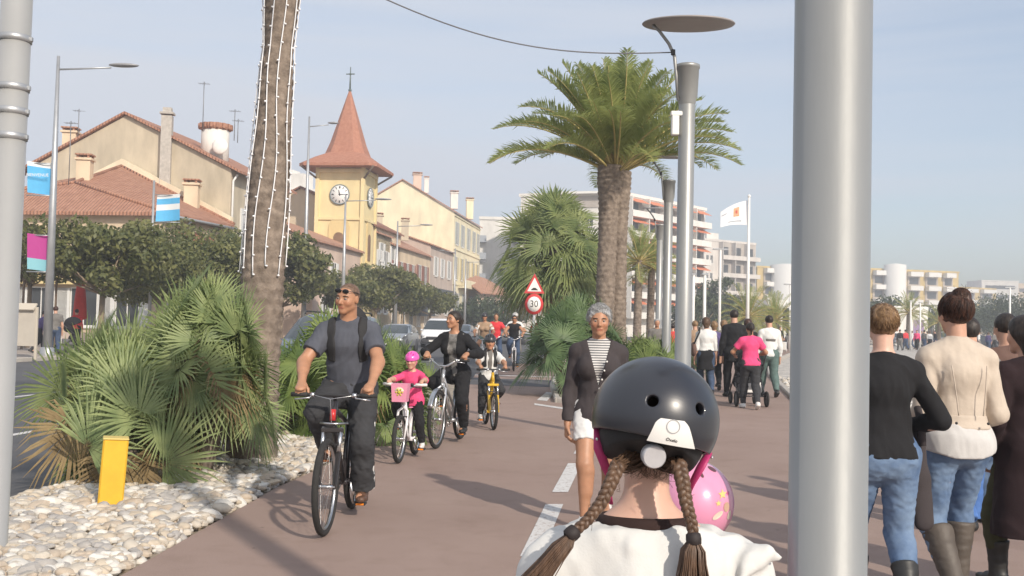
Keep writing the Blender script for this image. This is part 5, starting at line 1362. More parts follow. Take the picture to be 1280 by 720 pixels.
resort('ochre balcony block with a white round stair tower, above the bun haired woman', 1086, 1198, 337, 300, ((.04, .16), (.42, .56), (.62, .76), (.82, .93)), (.25, 3.2, 1.6))
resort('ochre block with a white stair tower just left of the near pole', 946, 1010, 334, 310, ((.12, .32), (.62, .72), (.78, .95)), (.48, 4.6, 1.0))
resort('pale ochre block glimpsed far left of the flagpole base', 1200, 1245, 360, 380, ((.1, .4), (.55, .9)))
rngb = random.Random(5)
for i, (px, y, w, D, lab) in enumerate(((1250, 352, 46, 430, 'pale block on the far shore at the right edge of the view'), (1215, 364, 34, 420, 'low white block on the far shore beside the beige jacketed woman'), (1290, 356, 40, 440, 'far pale block cut by the right edge'))):
    p0, p1 = at(px - w / 2, 380, D), at(px + w / 2, 380, D); h = at(px, y, D)[2]
    rt, F = block(lab, [p0, p1, p1 + A(0, 14, 0), p0 + A(0, 14, 0)], h, (WHT, PINK, CREAM)[i], group='far shore blocks')
    for k in range(3):
        m = MB(); fbox(m, F[0], F[0].len / 2, h - 3.2 - 4 * k, F[0].len * .8, 1.5, 0, .05); m.build('window', PANE, rt)
# long low white restaurant terrace
p0, p1 = at(955, 380, 150), at(1175, 380, 170)
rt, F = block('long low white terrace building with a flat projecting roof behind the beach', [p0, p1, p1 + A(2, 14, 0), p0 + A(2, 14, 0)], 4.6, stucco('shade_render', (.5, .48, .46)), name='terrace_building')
m = MB(); fbox(m, F[0], F[0].len / 2, 4.7, F[0].len + 3, 1.1, -8, 2.4); m.build('flat_roof', WHITE, rt)
m = MB()
for i in range(14): fbox(m, F[0], F[0].len * (i + .5) / 14, 0, .3, 4.7, 1.9, 2.2)
m.build('columns', WHITE, rt)
for i in range(7): m = MB(); fbox(m, F[0], F[0].len * (i + .5) / 7, .6, F[0].len / 9, 2.9, 0, .05); m.build('window', PANE, rt)
p0, p1 = at(1118, 380, 120), at(1160, 380, 122)
rt, F = block('small white kiosk with a mauve panel on the promenade beyond the women', [p0, p1, p1 + A(0, 5, 0), p0 + A(0, 5, 0)], 4.1, WHT, name='kiosk', cat='kiosk')
m = MB(); fbox(m, F[0], F[0].len * .72, .3, 1.6, 2.7, 0, .06); m.build('panel', mat('mauve_panel', (.28, .2, .34), .7), rt)
# ------------------------------------------------------------------ palms, shrubs, trees
# big fan palm clump in the cobbles
def gp(px, D): return (px - 640) / FPX * D
bigp = fan_clump('big bushy fan palm spilling over the cobbles behind the yellow bollard', (-3.26, 9.5, -.02),
          [(.15, 0, 1.0, .25, .0, .34), (-.36, -.05, .62, -.15, -.05, .19), (.42, .1, .75, .2, .05, .17), (-.1, -.4, .36, -.05, -.20, .15), (.2, .45, .55, .1, .2, .10), (-.3, .35, .6, -.15, .2, .09)],
          165, .60, 1.9, 1.1, 'fan palms in the cobble bed', seed=5, nseg=32, dry=.15, droop=.07, petl=(.22, .56))
bigp.scale = (.87, .9, 1.08)
fan_clump('fan palm between the lit palm trunk and the cyclist in the grey shirt', (-2.3, 12.9, -.02),
          [(0, 0, .72, .1, 0, .40), (-.45, .1, .28, -.12, 0, .3), (.45, .0, .45, .15, -.1, .3)], 95, .62, 1.5, 1., 'fan palms in the cobble bed', [G_FAN2, G_DRY], seed=8, nseg=26, dry=.05, petl=(.35, .75))
fan_clump('low fan palm behind the girl in the pink helmet', (-1.72, 14.9, -.02), [(0, 0, .45, .1, 0, .6), (-.3, .1, .3, -.15, 0, .4)], 62, .50, 1.2, 1., 'fan palms in the cobble bed', [G_FAN2, G_DRY], seed=9, nseg=24, dry=.06, petl=(.3, .62))
# spiky plant
yr = empty('yucca', (-2.15, 16.3, -.02), 0, 'spiky upright narrow leaved plant between the grey shirted cyclist and the white van', 'plant')
lb = LB(); rng = np.random.default_rng(3)
for i in range(150):
    az = i * 2.4; el = R(rng.uniform(15, 85)); d = A(math.cos(az) * math.cos(el), math.sin(az) * math.cos(el), math.sin(el)); c = A(0, 0, .5 + .5 * rng.random()); l = rng.uniform(.5, .8); s_ = np.cross(d, A(0, 0, 1)); s_ = nrm(s_) * .022
    lb.add([c - s_ * .6, c + s_ * .6, c + d * l * .5 + s_, c + d * l * .5 - s_, c + d * l], [[0, 1, 2], [0, 2, 3], [3, 2, 4]])
lb.build('leaves', [leafmat('yucca_leaf', (.07, .10, .06), (.13, .17, .10), 4, .2)], yr)
m = MB(); m.tube([(0, 0, -.02), (.03, 0, .6), (0, 0, 1.0)], [.09, .08, .05], 8); m.build('stem', PBARK, yr)
# tall palm with light strings
tp0, tp1 = A(-2.70, 10.6, -.05), A(-2.60, 10.75, 5.0)
pr_ = empty('date_palm', tp0 + A(0, 0, .05), 0, 'tall thick palm trunk hung with white light strings, left of the grey shirted cyclist', 'palm tree')
lc = lambda p: np.asarray(p) - tp0 - A(0, 0, .05)
palm_trunk('trunk', lc(tp0), lc(tp1 + A(.13, .06, 2.3)), .3, .22, pr_, flare=([0, .5, 1.2, 3.2, 4.2, 4.45, 4.8, 5.3, 6.2, 7.4], [.29, .25, .232, .202, .168, .150, .172, .21, .24, .2]), ns=11, seed=4)
tops = tp1 + A(.14, .06, 2.35)
date_crown(pr_, lc(tops), 54, 2.9, 31, nl=40, sag=.42, elr=(8, 84))
LITE = mat('light_string_white', (.78, .78, .80), .45)
def axis_at(z): t = (z + .05) / 7.35; return tp0 + (tp1 + A(.13, .06, 2.3) - tp0) * t
zz = np.array([0, .5, 1.2, 3.2, 4.2, 4.45, 4.8, 5.3, 6.2, 7.4]) - .05; rr_ = np.array([.29, .25, .232, .202, .168, .150, .172, .21, .24, .2])
lr = random.Random(3)
m = MB(); m.ball((0, 0, 0), (.015, .015, .011), 6, 4); q_ = m.build('bulb', LITE); BULB = q_.data; bpy.data.objects.remove(q_)
pos = {-100: 'first', -78: 'second', -48: 'third', -12: 'fourth', 22: 'fifth', 60: 'sixth', 84: 'last'}
for i, (a, w_) in enumerate(pos.items()):
    m = MB(); pts = []
    zend = 2.02 + lr.uniform(-.08, .06)
    for k in range(40):
        z = zend + (5.9 - zend) * k / 39; c = axis_at(z); r = np.interp(z, zz, rr_) * 1.07 + .008; an = R(a - 90 + 6 * math.sin(k * .35 + i))
        p = c + A(math.cos(an) * r, math.sin(an) * r, 0); pts.append(p)
    m.tube([p - pts[0] for p in pts], .0062, 5)
    o = m.build('light_string', LITE); o.location = pts[0]
    tag(o, f'white light string down the big palm trunk, {w_} of seven counted from its left edge', 'light string', 'light strings on the palm trunk')
    for k in range(0, 39, 2):
        p = pts[k] - pts[0]; n_ = nrm(A(math.cos(R(a - 90)), math.sin(R(a - 90)), 0)); sd2 = A(-n_[1], n_[0], 0) * lr.choice((-1, 1))
        b_ = bpy.data.objects.new('bulb', BULB); COL.objects.link(b_); b_.parent = o; b_.location = p + sd2 * .012 + n_ * .008
# double date palm in the middle bed
cx, cy = 2.13, 22.0
pr2 = empty('date_palm', (cx, cy, .04), 0, 'twin trunked date palm with a wide feathery crown behind the grey haired woman', 'palm tree')
palm_trunk('trunk', A(-.15, -.05, -.1), A(-.02, 0, 4.95), .27, .25, pr2, ns=10, seed=6, flare=([0, .6, 3.4, 4.2, 4.8], [.27, .215, .205, .23, .29]))
palm_trunk('trunk', A(.22, .2, -.1), A(.19, .1, 4.85), .24, .22, pr2, ns=10, seed=7, flare=([0, .6, 3.3, 4.1, 4.7], [.24, .19, .175, .20, .25]))
date_crown(pr2, A(.08, .05, 5.05), 80, 2.8, 12, nl=88, wid=.50, sag=.34, elr=(26, 88), r=.16)
# bushes at its foot
fan_clump('dense green fan palm bush left of the grey haired woman', (1.38, 21.4, .04), [(0, 0, 1.25, 0, 0, .5), (-.25, -.2, .8, -.15, -.1, .25), (.35, .2, .7, .15, 0, .25)], 130, .58, 1.7, 1, 'bushes at the foot of the twin palm', [leafmat('bush_fan', (.06, .115, .04), (.14, .21, .08), 3, .3), G_DRY], seed=12, nseg=26, dry=0, droop=.10, petl=(.35, .75), elmin=-20)
fan_clump('low bright fan palm bush right of the grey haired woman', (2.95, 22.6, .04), [(0, 0, .45, 0, 0, .6), (.4, .1, .35, .15, 0, .4)], 70, .6, 1.3, 1, 'bushes at the foot of the twin palm', [G_FAN2, G_DRY], seed=13, nseg=24, dry=.05, droop=.12)
# washingtonia behind
wd = 37.0
wp = empty('fan_palm', (gp(690, wd), wd, -.1), 0, 'tall shaggy fan palm behind the road signs', 'palm tree', None)
rng = np.random.default_rng(15); lb = LB(); pm = MB(); cz = 4.8
for i in range(95):
    fr = (i + .5) / 95; el = R(80 - 128 * fr ** .85) + rng.normal(0, .08); az = i * 2.39996 + rng.normal(0, .2)
    d = A(math.cos(az) * math.cos(el), math.sin(az) * math.cos(el), math.sin(el)); pl = rng.uniform(.75, 1.3); b0 = A(0, 0, cz - fr * .9); e = b0 + d * pl + A(0, 0, -.1)
    pm.tube([b0, e], [.02, .01], 4, cap=False)
    nf_ = nrm(A(math.cos(az), math.sin(az), 0) * .9 + A(0, 0, .35) + rng.normal(0, .28, 3)); v_ = d * 1.1 + A(0, 0, 1.0 - 1.7 * fr) + rng.normal(0, .25, 3); dd = nrm(v_ - nf_ * (v_ @ nf_)); s2 = np.cross(nf_, dd)
    fan_leaf(lb, e, dd, s2, rng.uniform(1.05, 1.35), 26, 95, .10 + .30 * fr, .25, 1 if fr > .93 else 0, rng=rng)
lb.build('leaves', [G_WASH, G_DRY], wp); pm.build('leaf_stalks', PETI, wp)
wp.scale = (1.32, 1.32, .98)
palm_trunk('trunk', A(0, 0, -.1), A(0, 0, cz - .1), .18, .15, wp, ns=8, sub=3, seed=3)
# pair of date palms further back
def far_palm(label, px, D, h, cl, r, seed, nf=44, group='date palms along the promenade'):
    o = empty('date_palm', (gp(px, D), D, 0), 0, label, 'palm tree', group)
    palm_trunk('trunk', A(0, 0, -.1), A(.05, 0, h), r * 1.15, r, o, ns=8, sub=3, seed=seed); date_crown(o, A(.05, 0, h + .1), nf, cl, seed, nl=34, wid=.34, sag=.45, elr=(-25, 86)); return o
far_palm('slim palm right of the twin trunk, left one of the pair below the red awnings', 797, 46, 4.5, 1.9, .17, 41, 40)
far_palm('slim palm almost touching the left one of the pair below the red awnings', 813, 47, 4.3, 1.7, .16, 42, 34)
far_palm('bushy palm in front of the flagpole foot', 935, 62, 2.3, 2.5, .22, 43, 50)
far_palm('bushy palm just left of the near silver pole, beyond the flagpole', 968, 66, 2.1, 2.4, .22, 44, 50)
far_palm('small palm rising behind the bun haired woman', 1136, 95, 3.4, 2.3, .2, 45, 40)
far_palm('palm half hidden by the beige jacketed woman', 1174, 100, 2.6, 2.3, .2, 46, 40)
# street trees
tl = ['broad street tree left of the big fan palm, nearest the blue lamp banner', 'dark street tree just left of the light strung palm trunk', 'street tree showing right of the light strung palm trunk', 'street tree hiding the foot of the clock tower', 'street tree above the head of the grey shirted cyclist', 'street tree right of the grey shirted cyclist, behind the white van', 'small street tree left of the black jacketed cyclist']
spec = [(127, 41, 5.2, 2.9), (268, 50, 5.9, 3.1), (352, 60, 6.6, 2.8), (425, 73, 4.9, 2.6), (470, 84, 6.2, 3.2), (503, 92, 6.4, 3.2), (538, 106, 5.0, 3.0)]
for i, (px, D, h, cr) in enumerate(spec):
    street_tree(tl[i], (gp(px, D), D, 0), h, cr, 2.3 if i < 2 else 2.2, 60 + i, 'street trees along the left pavement', nleaf=13000 if i < 2 else 7500, size=.12 if i < 2 else .16, nb=24)
street_tree('street tree between the two nearest ones, in front of the red tiled roof', (gp(198, 46), 46, 0), 5.0, 2.8, 2.2, 84, 'street trees along the left pavement', nleaf=12000, size=.11, nb=38)
street_tree('tree crown with pink blossom behind the blue banner lamp', (gp(36, 43), 43, 0), 5.7, 1.5, 2.6, 81, 'street trees along the left pavement', nleaf=4200, size=.10, mats=[leafmat('reddish_leaf', (.05, .045, .02), (.15, .10, .05), 2, .3)], tr=.1)
# darker trees by the far blocks
for i, (px, D, h, cr, lab) in enumerate(((895, 125, 8.8, 3.6, 'dark conical tree in front of the grey-white block'), (872, 110, 5.4, 3.4, 'round tree behind the second promenade lamp'), (915, 118, 5.0, 3.4, 'round tree just left of the flagpole'), (1100, 130, 6.6, 3.6, 'dark tree left of the bun haired woman'), (600, 118, 4.6, 3.4, 'small round tree behind the cyclist group'), (632, 130, 4.4, 3.6, 'round tree behind the road sign post'),
        (1215, 150, 7.0, 5.0, 'tree right of the beige jacketed woman'), (1262, 140, 7.2, 5.5, 'wide tree at the right edge of the view'), (1165, 158, 6.2, 4.5, 'tree behind the beige jacketed woman'), (1240, 170, 7.5, 5.0, 'tree between the two right hand trees, further back'), (1300, 150, 7.0, 5.0, 'tree cut by the right edge of the view'), (1010, 150, 5.5, 4.5, 'tree behind the near silver pole'))):
    street_tree(lab, (gp(px, D), D, 0), h, cr, 1.0, 90 + i, 'trees in front of the far buildings', nleaf=3200, size=.2, mats=[G_TREE2], nb=20)
# ------------------------------------------------------------------ lamps, signs, cars, bollard
POLE = mat('silver_paint', (.30, .305, .30), .42, .4, var=.10, vs=1.6, bump=.05, bs=30, stretch=(1, 1, .3))
DISC = mat('lamp_disc_grey', (.30, .275, .265), .6, .1, var=.06)
def lean(o, a=.0): o.rotation_euler = (0, a, o.rotation_euler[2]); return o
def disc_lamp(label, x, y):
    o = empty('street_lamp', (x, y, 0), 0, label, 'street lamp', 'silver disc lamps along the promenade')
    m = MB(); m.lathe([(.13, 0), (.13, .02), (.10, .025), (.10, 4.36)], n=40); m.build('post', POLE, o)
    m = MB(); m.lathe([(.10, 4.25), (.108, 4.27), (.112, 4.33), (.128, 4.36), (.142, 4.70), (.152, 4.705), (.152, 4.745), (.14, 4.75), (0, 4.75)], n=40); m.build('collar', POLE, o)
    m = MB(); m.lathe([(0, 5.245), (.40, 5.245), (.56, 5.25), (.572, 5.262), (.56, 5.275), (.3, 5.285), (0, 5.29)], n=56); m.v = [(a_, b_, c_ + b_ * .125) for a_, b_, c_ in m.v]; m.build('lamp_disc', DISC, o)
    m = MB()
    pts = [(-.115, -.03, 4.30), (-.14, -.03, 4.6), (-.17, -.03, 4.85), (-.24, -.03, 5.0), (-.36, -.02, 5.16), (-.44, 0, 5.24)]
    m.tube(pts, [.022, .022, .022, .021, .02, .02], 10); m.lathe([(.1, 0), (.1, .05)], (0, 0, 4.28), n=24); m.build('arm', POLE, o)
    m = MB(); m.box((-.19, -.05, 4.89), (.05, .05, .07), 0, 0, bev=.008); m.build('clamp', BLK, o)
    if y < 14 and y > 5:
        m = MB(); m.box((-.15, -.04, 3.98), (.09, .10, .24), 0, 0, bev=.01); m.box((-.13, -.04, 4.13), (.15, .07, .06), 0, 0, bev=.01); m.build('junction_box', WHITE, o)
    return o
disc_lamp('nearest silver lamp post, large in front of the two women on the right', gp(1038, 2.66), 2.66)
L2 = disc_lamp('disc lamp with a white box and cable, directly right of the twin palm', gp(855, 12.4), 12.4)
disc_lamp('second disc lamp, just left of the one with the white box', gp(834, 22.3), 22.3)
disc_lamp('third disc lamp, furthest of the row and behind the other two', gp(824, 32.0), 32.0)
# banded mast on the left
o = empty('mast', (-3.19, 6.3, -.02), 0, 'pale silver mast with clamp rings at the left edge, standing in the cobbles', 'mast')
m = MB(); m.lathe([(.15, 0), (.15, .02), (.092, .025), (.092, 8.0), (0, 8.0)], n=36); m.build('post', mat('pale_mast', (.46, .46, .45), .45, .4, var=.05, vs=2), o)
for z in (2.62, 2.78, 2.93, 3.24):
    m = MB(); m.lathe([(.093, z - .022), (.099, z - .02), (.099, z + .02), (.093, z + .022)], n=36); m.box((.095, 0, z), (.03, .03, .03), bev=.004); m.build('clamp_ring', METAL, o)
lean(o, R(.4))
# cable from the lamp arm towards the palm trunk
p0 = np.array(L2.location) + A(-.19, -.05, 4.89); p1 = at(395, -42, 10.9)
m = MB(); pts = []
for i in range(25):
    t = i / 24; p = p0 * (1 - t) + p1 * t; p[2] -= .34 * math.sin(PI * t); pts.append(p - p0)
m.tube(pts, .008, 5); c = m.build('cable', mat('cable_grey', (.12, .12, .13), .6)); c.location = p0; tag(c, 'thin sagging overhead cable from the lamp arm towards the big palm', 'cable')
# street lamps on the left pavement
def road_lamp(label, px, off_, h, arm, D=None, banner=None):
    D = D or -off_ / (SL - (px - 640) / FPX); x = off_ + SL * D
    o = empty('street_lamp', (x, D, 0), 0, label, 'street lamp', 'tall road lamps on the left pavement')
    m = MB(); m.tube([(0, 0, -.1), (0, 0, h * .5), (0, 0, h)], [.16, .12, .055], 12); m.lathe([(.24, 0), (.24, .25), (.16, .3)], n=16); m.build('post', METAL, o)
    m = MB(); m.tube([(0, 0, h * .955), (arm * .75, 0, h * .965)], [.035, .03], 8); m.build('arm', METAL, o)
    m = MB(); m.ball((arm * .93, 0, h * .974), (arm * .22, .17, .075), 14, 8); m.build('lamp_head', mat('lamp_head_grey', (.30, .30, .31), .5, .3), o)
    return o, x, D
la, lx, ld = road_lamp('tall road lamp on the left pavement carrying the blue and the magenta banners', 62, -20.9, 10.6, 2.5)
road_lamp('road lamp in front of the clock tower', 410, -20.9, 10.2, 2.8, 70)
road_lamp('road lamp in front of the brown shuttered house', 495, -20.9, 9.9, 2.6)
road_lamp('road lamp right of the tall yellow house, behind the black jacketed cyclist', 568, -20.9, 9.6, -1.6)
road_lamp('road lamp above the cyclist group', 630, -19.5, 8.4, 2.0, 110)
for px, D, h, lab in ((300 + 64, 62, 14.3, 'road lamp head showing right of the light strung palm trunk'),): road_lamp(lab, 352, -20.9, 14.0, 1.6, 62)
BLUE = mat('banner_blue', (.10, .42, .72), .7, var=.06); BANW = mat('banner_white', (.75, .76, .76), .7); MAG = mat('banner_magenta', (.42, .04, .24), .7); TEAL = mat('banner_teal', (.22, .48, .55), .7)
def banner(label, x, y, z0, w, h, mats, txt, side=-1):
    o = empty('banner', (x, y, z0), 0, label, 'banner', 'street banners'); n = 8
    def pl(a, b, za, zb, mt, nm, dy=0.0):
        vs = []; 
        for k in range(n + 1):
            u = k / n; xx = side * (.12 + u * w)
            for zq in (za, zb): vs.append((xx, .10 * math.sin(u * 3 + zq) + dy, zq + .08 * u * side * -1 * (1 if side < 0 else -1)))
        fs = [(2 * k, 2 * k + 2, 2 * k + 3, 2 * k + 1) for k in range(n)]; 
        return mesh_obj(nm, vs + [(v[0], v[1] + .012, v[2]) for v in vs], fs + [tuple(q + len(vs) for q in reversed(f)) for f in fs], mt, o)
    zs = 0
    for (fr, mt) in mats: pl(0, 1, zs * h, (zs + fr) * h, mt, 'cloth'); zs += fr
    if txt: text_obj('lettering', txt, w * .19, BANW, o, plane_mat((side * (.12 + w / 2), -.13, h * .62), (1, 0, 0), (0, 0, 1)), .003)
    for zz_ in (-.02, h + .02): m = MB(); m.tube([(0, 0, zz_), (side * (w + .14), 0, zz_)], .02, 6); m.build('bracket', METAL, o)
    return o
banner('blue welcome banner with a white top edge on the left road lamp', lx, ld, 5.65, .80, 1.10, ((.86, BLUE), (.14, BANW)), 'BIENVENUE')
banner('magenta and teal banner low on the left road lamp', lx, ld, 2.95, .70, 1.25, ((.32, TEAL), (.68, MAG)), None)
D2 = 44; x2 = gp(188, D2)
o = empty('banner_pole', (x2, D2, 0), 0, 'thin pole carrying a blue banner in front of the red tiled roof', 'pole'); m = MB(); m.tube([(0, 0, -.1), (0, 0, 7.4)], [.08, .05], 8); m.build('post', METAL, o)
m = MB(); m.lathe([(.14, 0), (.14, .1), (.08, .12)], n=14); m.build('foot', METAL, o)
banner('blue welcome banner in front of the red tiled roof, right of the chimney', x2, D2, 5.6, 1.05, 1.15, ((.42, BLUE), (.22, BANW), (.22, BLUE), (.14, BANW)), None, 1)
# bollard
bl = empty('bollard', (*gnd(137, 634)[:2], -.02), R(25), 'square yellow bollard standing in the pale cobbles', 'bollard')
YB = mat('bollard_yellow', (.68, .40, .025), .55, var=.1, vs=5, bump=.05, bs=60)
m = MB(); m.box((0, 0, .26), (.185, .185, .58), 0, 0, bev=.012); m.build('post', YB, bl)
m = MB(); m.box((0, 0, .556), (.19, .19, .014), 0, 0, bev=.005); m.build('cap', mat('bollard_cap', (.62, .48, .16), .6), bl)
bl.rotation_euler = (0, R(3), R(22))
# road signs
sx, sD = gp(668, 30), 30
REDS = mat('sign_red', (.55, .05, .05), .5); SIGNW = mat('sign_white', (.78, .77, .74), .5); SBLK = mat('sign_black', (.02, .02, .02), .6)
o = empty('road_sign', (sx, sD, 0), 0, 'red bordered hump warning triangle above a round 30 limit sign on one post', 'road sign')
m = MB(); m.tube([(0, 0, -.1), (0, 0, 3.45)], .045, 8); m.build('post', METAL, o)
def tri(c, s): return [A(c[0] + s * math.cos(a), c[1], c[2] + s * math.sin(a)) for a in (R(90), R(210), R(330))]
m = MB(); m.slab(tri((0, -.06, 3.02), .46), (0, -.02, 0)); t = m.build('warning_triangle', REDS, o)
m = MB(); m.slab(tri((0, -.081, 3.02), .32), (0, -.004, 0)); m.build('triangle_field', SIGNW, t)
m = MB(); m.slab([A(-.15, -.086, 2.90), A(.15, -.086, 2.90), A(.09, -.086, 2.95), A(.04, -.086, 2.985), A(-.04, -.086, 2.985), A(-.09, -.086, 2.95)], (0, -.004, 0)); m.build('hump_symbol', SBLK, t)
m = MB(); m.lathe([(0, .08), (.36, .08), (.36, .06), (0, .06)], (0, 0, 2.42), (0, -1, 0), 32); t = m.build('speed_sign', REDS, o)
m = MB(); m.lathe([(0, .086), (.26, .086), (.26, .08)], (0, 0, 2.42), (0, -1, 0), 32); m.build('sign_field', SIGNW, t)
o.scale = (.76, .76, .86)
text_obj('numerals', '30', .33, SBLK, t, plane_mat((0, -.09, 2.42), (1, 0, 0), (0, 0, 1)), .003)
# flag
o = empty('flagpole', (gp(935, 52), 52, 0), 0, 'tall white flagpole on the promenade', 'flagpole'); m = MB(); m.tube([(0, 0, -.1), (0, 0, 8.3)], [.11, .06], 10); m.ball((0, 0, 8.35), .09); m.build('pole', WHITE, o)
m = MB(); m.lathe([(.2, 0), (.2, .08), (.12, .1)], n=16); m.build('foot', METAL, o)
fl_ = empty('flag', (gp(935, 52), 52, 6.85), 0, 'white flag with a round emblem and a line of lettering, blowing left', 'flag')
def flag_mesh(u0, u1, v0, v1, name, mt, dy=0, parent=None, nx=16):
    vs = []
    for i in range(nx + 1):
        for j in range(9):
            u = u0 + (u1 - u0) * i / nx; v = v0 + (v1 - v0) * j / 8
            vs.append((-.06 - u * 1.42, .10 * math.sin(u * 5 + v) + dy, v * (1.30 - .50 * u) - u * .18 + .10 * math.sin(u * 3.0)))
    fs = [(i * 9 + j, (i + 1) * 9 + j, (i + 1) * 9 + j + 1, i * 9 + j + 1) for i in range(nx) for j in range(8)]
    return mesh_obj(name, vs, fs, mt, parent)
c = flag_mesh(0, 1, 0, 1, 'cloth', mat('flag_white', (.78, .78, .80), .8), 0, fl_)
flag_mesh(.30, .52, .38, .80, 'emblem', mat('emblem_ochre', (.52, .24, .08), .8, 0, 0, 9, col2=(.62, .42, .3)), -.012, c, 6); flag_mesh(.22, .72, .14, .19, 'lettering', mat('letter_grey', (.35, .38, .42), .8), -.012, c); flag_mesh(.37, .44, .52, .66, 'emblem_centre', mat('emblem_red', (.5, .08, .07), .8), -.02, c, 4); flag_mesh(.78, .96, .66, .72, 'lettering', mat('letter_grey', (.35, .38, .42), .8), -.012, c, 4)
# cars
PSUV = mat('paint_slate', (.09, .12, .16), .25, .4, coat=.8); PW = mat('paint_white', (.72, .73, .74), .3, coat=.6); PGR = mat('paint_silver', (.34, .36, .38), .3, .6, coat=.6); PBL = mat('paint_blue_grey', (.16, .20, .26), .3, .5, coat=.6); PDK = mat('paint_dark', (.03, .035, .045), .25, .3, coat=.8)
def road(px, D, z=-.13): return (gp(px, D), D, z)
YAW = -math.atan(SL)
car('slate blue four wheel drive coming along the road right of the light strung trunk', road(377, 23.0), YAW, 'suv', PSUV, 'cars on the road', rails=True)
car('silver hatchback on the road behind the grey shirted cyclist, left of the white van', road(486, 52), YAW, 'hatch', PGR, 'cars on the road')
car('small white van on the road just left of the black jacketed cyclist', road(543, 62), YAW, 'van', PW, 'cars on the road', cat='van', blind=True)
car('dark blue car on the road behind the white van', road(572, 74), YAW, 'hatch', PBL, 'cars on the road')
car('dark grey car crossing behind the speed limit sign', road(672, 78), R(70), 'hatch', PGR, 'cars on the road')
car('black car parked by the far pavement, behind the fan palm stems', road(395, 58), YAW, 'hatch', PDK, 'cars on the road')
for i, (px, D, kd, pt, lab) in enumerate(((1142, 118, 'hatch', PBL, 'blue car on the far road between the two women'), (1166, 114, 'hatch', PW, 'white car on the far road left of the beige jacket'), (1252, 105, 'hatch', PDK, 'dark car on the far road at the right edge'), (1226, 108, 'suv', PGR, 'grey car on the far road right of the beige jacketed woman'))):
    car(lab, road(px, D, -.09), R(80), kd, pt, 'cars on the far shore road')
# boat on the beach
bo = empty('boat', (gp(984, 62), 62, -.05), R(70), 'small white boat drawn up on the beach left of the near pole', 'boat')
m = MB(); vs = []; ns_ = 9
for i in range(ns_):
    t = i / (ns_ - 1); w = .85 * math.sin(min(t * 1.15 + .35, 1.57)) * (1 - max(0, t - .55) ** 1.4 * 2.6); w = max(w, .02); z = .75 + .25 * t
    vs += [(0, t * 4.5, .12 + .25 * max(0, t - .7)), (w * .7, t * 4.5, .3), (w, t * 4.5, z), (w - .06, t * 4.5, z + .02), (-w + .06, t * 4.5, z + .02), (-w, t * 4.5, z), (-w * .7, t * 4.5, .3)]
fs = [(i * 7 + j, (i + 1) * 7 + j, (i + 1) * 7 + (j + 1) % 7, i * 7 + (j + 1) % 7) for i in range(ns_ - 1) for j in range(7)] + [tuple(range(7))]
mesh_obj('hull', vs, fs, WHITE, bo, smooth=False); m.box((0, 1.2, .95), (1.2, .4, .08)); m.box((0, 2.6, 1.0), (1.0, .3, .08)); m.build('bench', mat('boat_wood', (.3, .18, .09), .7), bo)
m = MB(); m.tube([(-.84, .3, .78), (-.86, 2, .84), (-.45, 3.8, .95)], .04, 6); m.tube([(.84, .3, .78), (.86, 2, .84), (.45, 3.8, .95)], .04, 6); m.build('rubbing_strake', mat('boat_trim', (.1, .2, .4), .6), bo)
# left pavement: notice board, closed parasol
o = empty('notice_board', (gp(30, 33.5), 33.5, 0), R(-8), 'pale notice board with a sloping lit top on white legs beside the left mast', 'board')
m = MB(); m.box((0, 0, 1.0), (.95, .07, 1.25), bev=.01); m.build('panel', mat('board_beige', (.46, .42, .36), .8, var=.06), o)
m = MB(); m.box((0, -.05, 1.68), (.95, .30, .05), 0, 0, [[1, 0, 0], [0, .7, -.7], [0, .7, .7]]); m.build('top_panel', mat('board_cream', (.5, .45, .37), .7), o)
for s in (-1, 1): m = MB(); m.box((s * .5, 0, .8), (.08, .09, 1.75), bev=.01); m.build('leg', MATS['board_cream'], o)
o = empty('parasol', (gp(101, 44.5), 44.5, 0), 0, 'closed red parasol left of the street tree trunk', 'parasol')
m = MB(); m.lathe([(.04, 3.2), (.14, 3.0), (.24, 2.2), (.30, 1.3), (.26, 1.25), (.05, 1.2)], n=10); m.build('canopy', mat('parasol_red', (.55, .05, .04), .8, var=.1), o)
m = MB(); m.tube([(0, 0, 0), (0, 0, 3.3)], .03, 8); m.build('pole', METAL, o); m = MB(); m.lathe([(.32, 0), (.32, .08), (.05, .12)], n=16); m.build('base', M_KERB, o)
o = empty('market_frame', (gp(50, 41), 41, 0), 0, 'thin brown frame behind the left road lamp', 'frame')
m = MB(); m.box((0, 0, 2.85), (1.4, .08, .09)); m.build('beam', mat('dark_timber', 0), o)
for s in (-1, 1): m = MB(); m.box((s * .66, 0, 1.4), (.07, .07, 2.8)); m.build('post', MATS['dark_timber'], o)
# far promenade lamps
for i, (px, D, h, lab) in enumerate(((881, 46, 3.9, 'thin white post by the palms, nearest the second lamp'), (900, 58, 6.0, 'thin white double armed lamp left of the flagpole'), (867, 52, 4.2, 'thin white post left of the double armed lamp'), (988, 70, 4.6, 'thin white lamp above the beached boat'), (1139, 88, 4.2, 'white lamp behind the bun haired woman'), (1151, 92, 4.2, 'white lamp between the two women'), (1263, 80, 5.2, 'thin white lamp at the right edge of the view'), (1212, 84, 4.4, 'white lamp just right of the beige jacketed woman'))):
    o = empty('street_lamp', (gp(px, D), D, 0), 0, lab, 'street lamp', 'far lamps on the shore promenade')
    m = MB(); m.tube([(0, 0, -.1), (0, 0, h)], [.09, .07], 8); m.build('post', WHITE, o)
    m = MB(); m.box((.0, 0, h + .03), (.9 if i in (1, 6, 3) else .3, .16, .09), bev=.02); m.build('lamp_head', METAL, o)
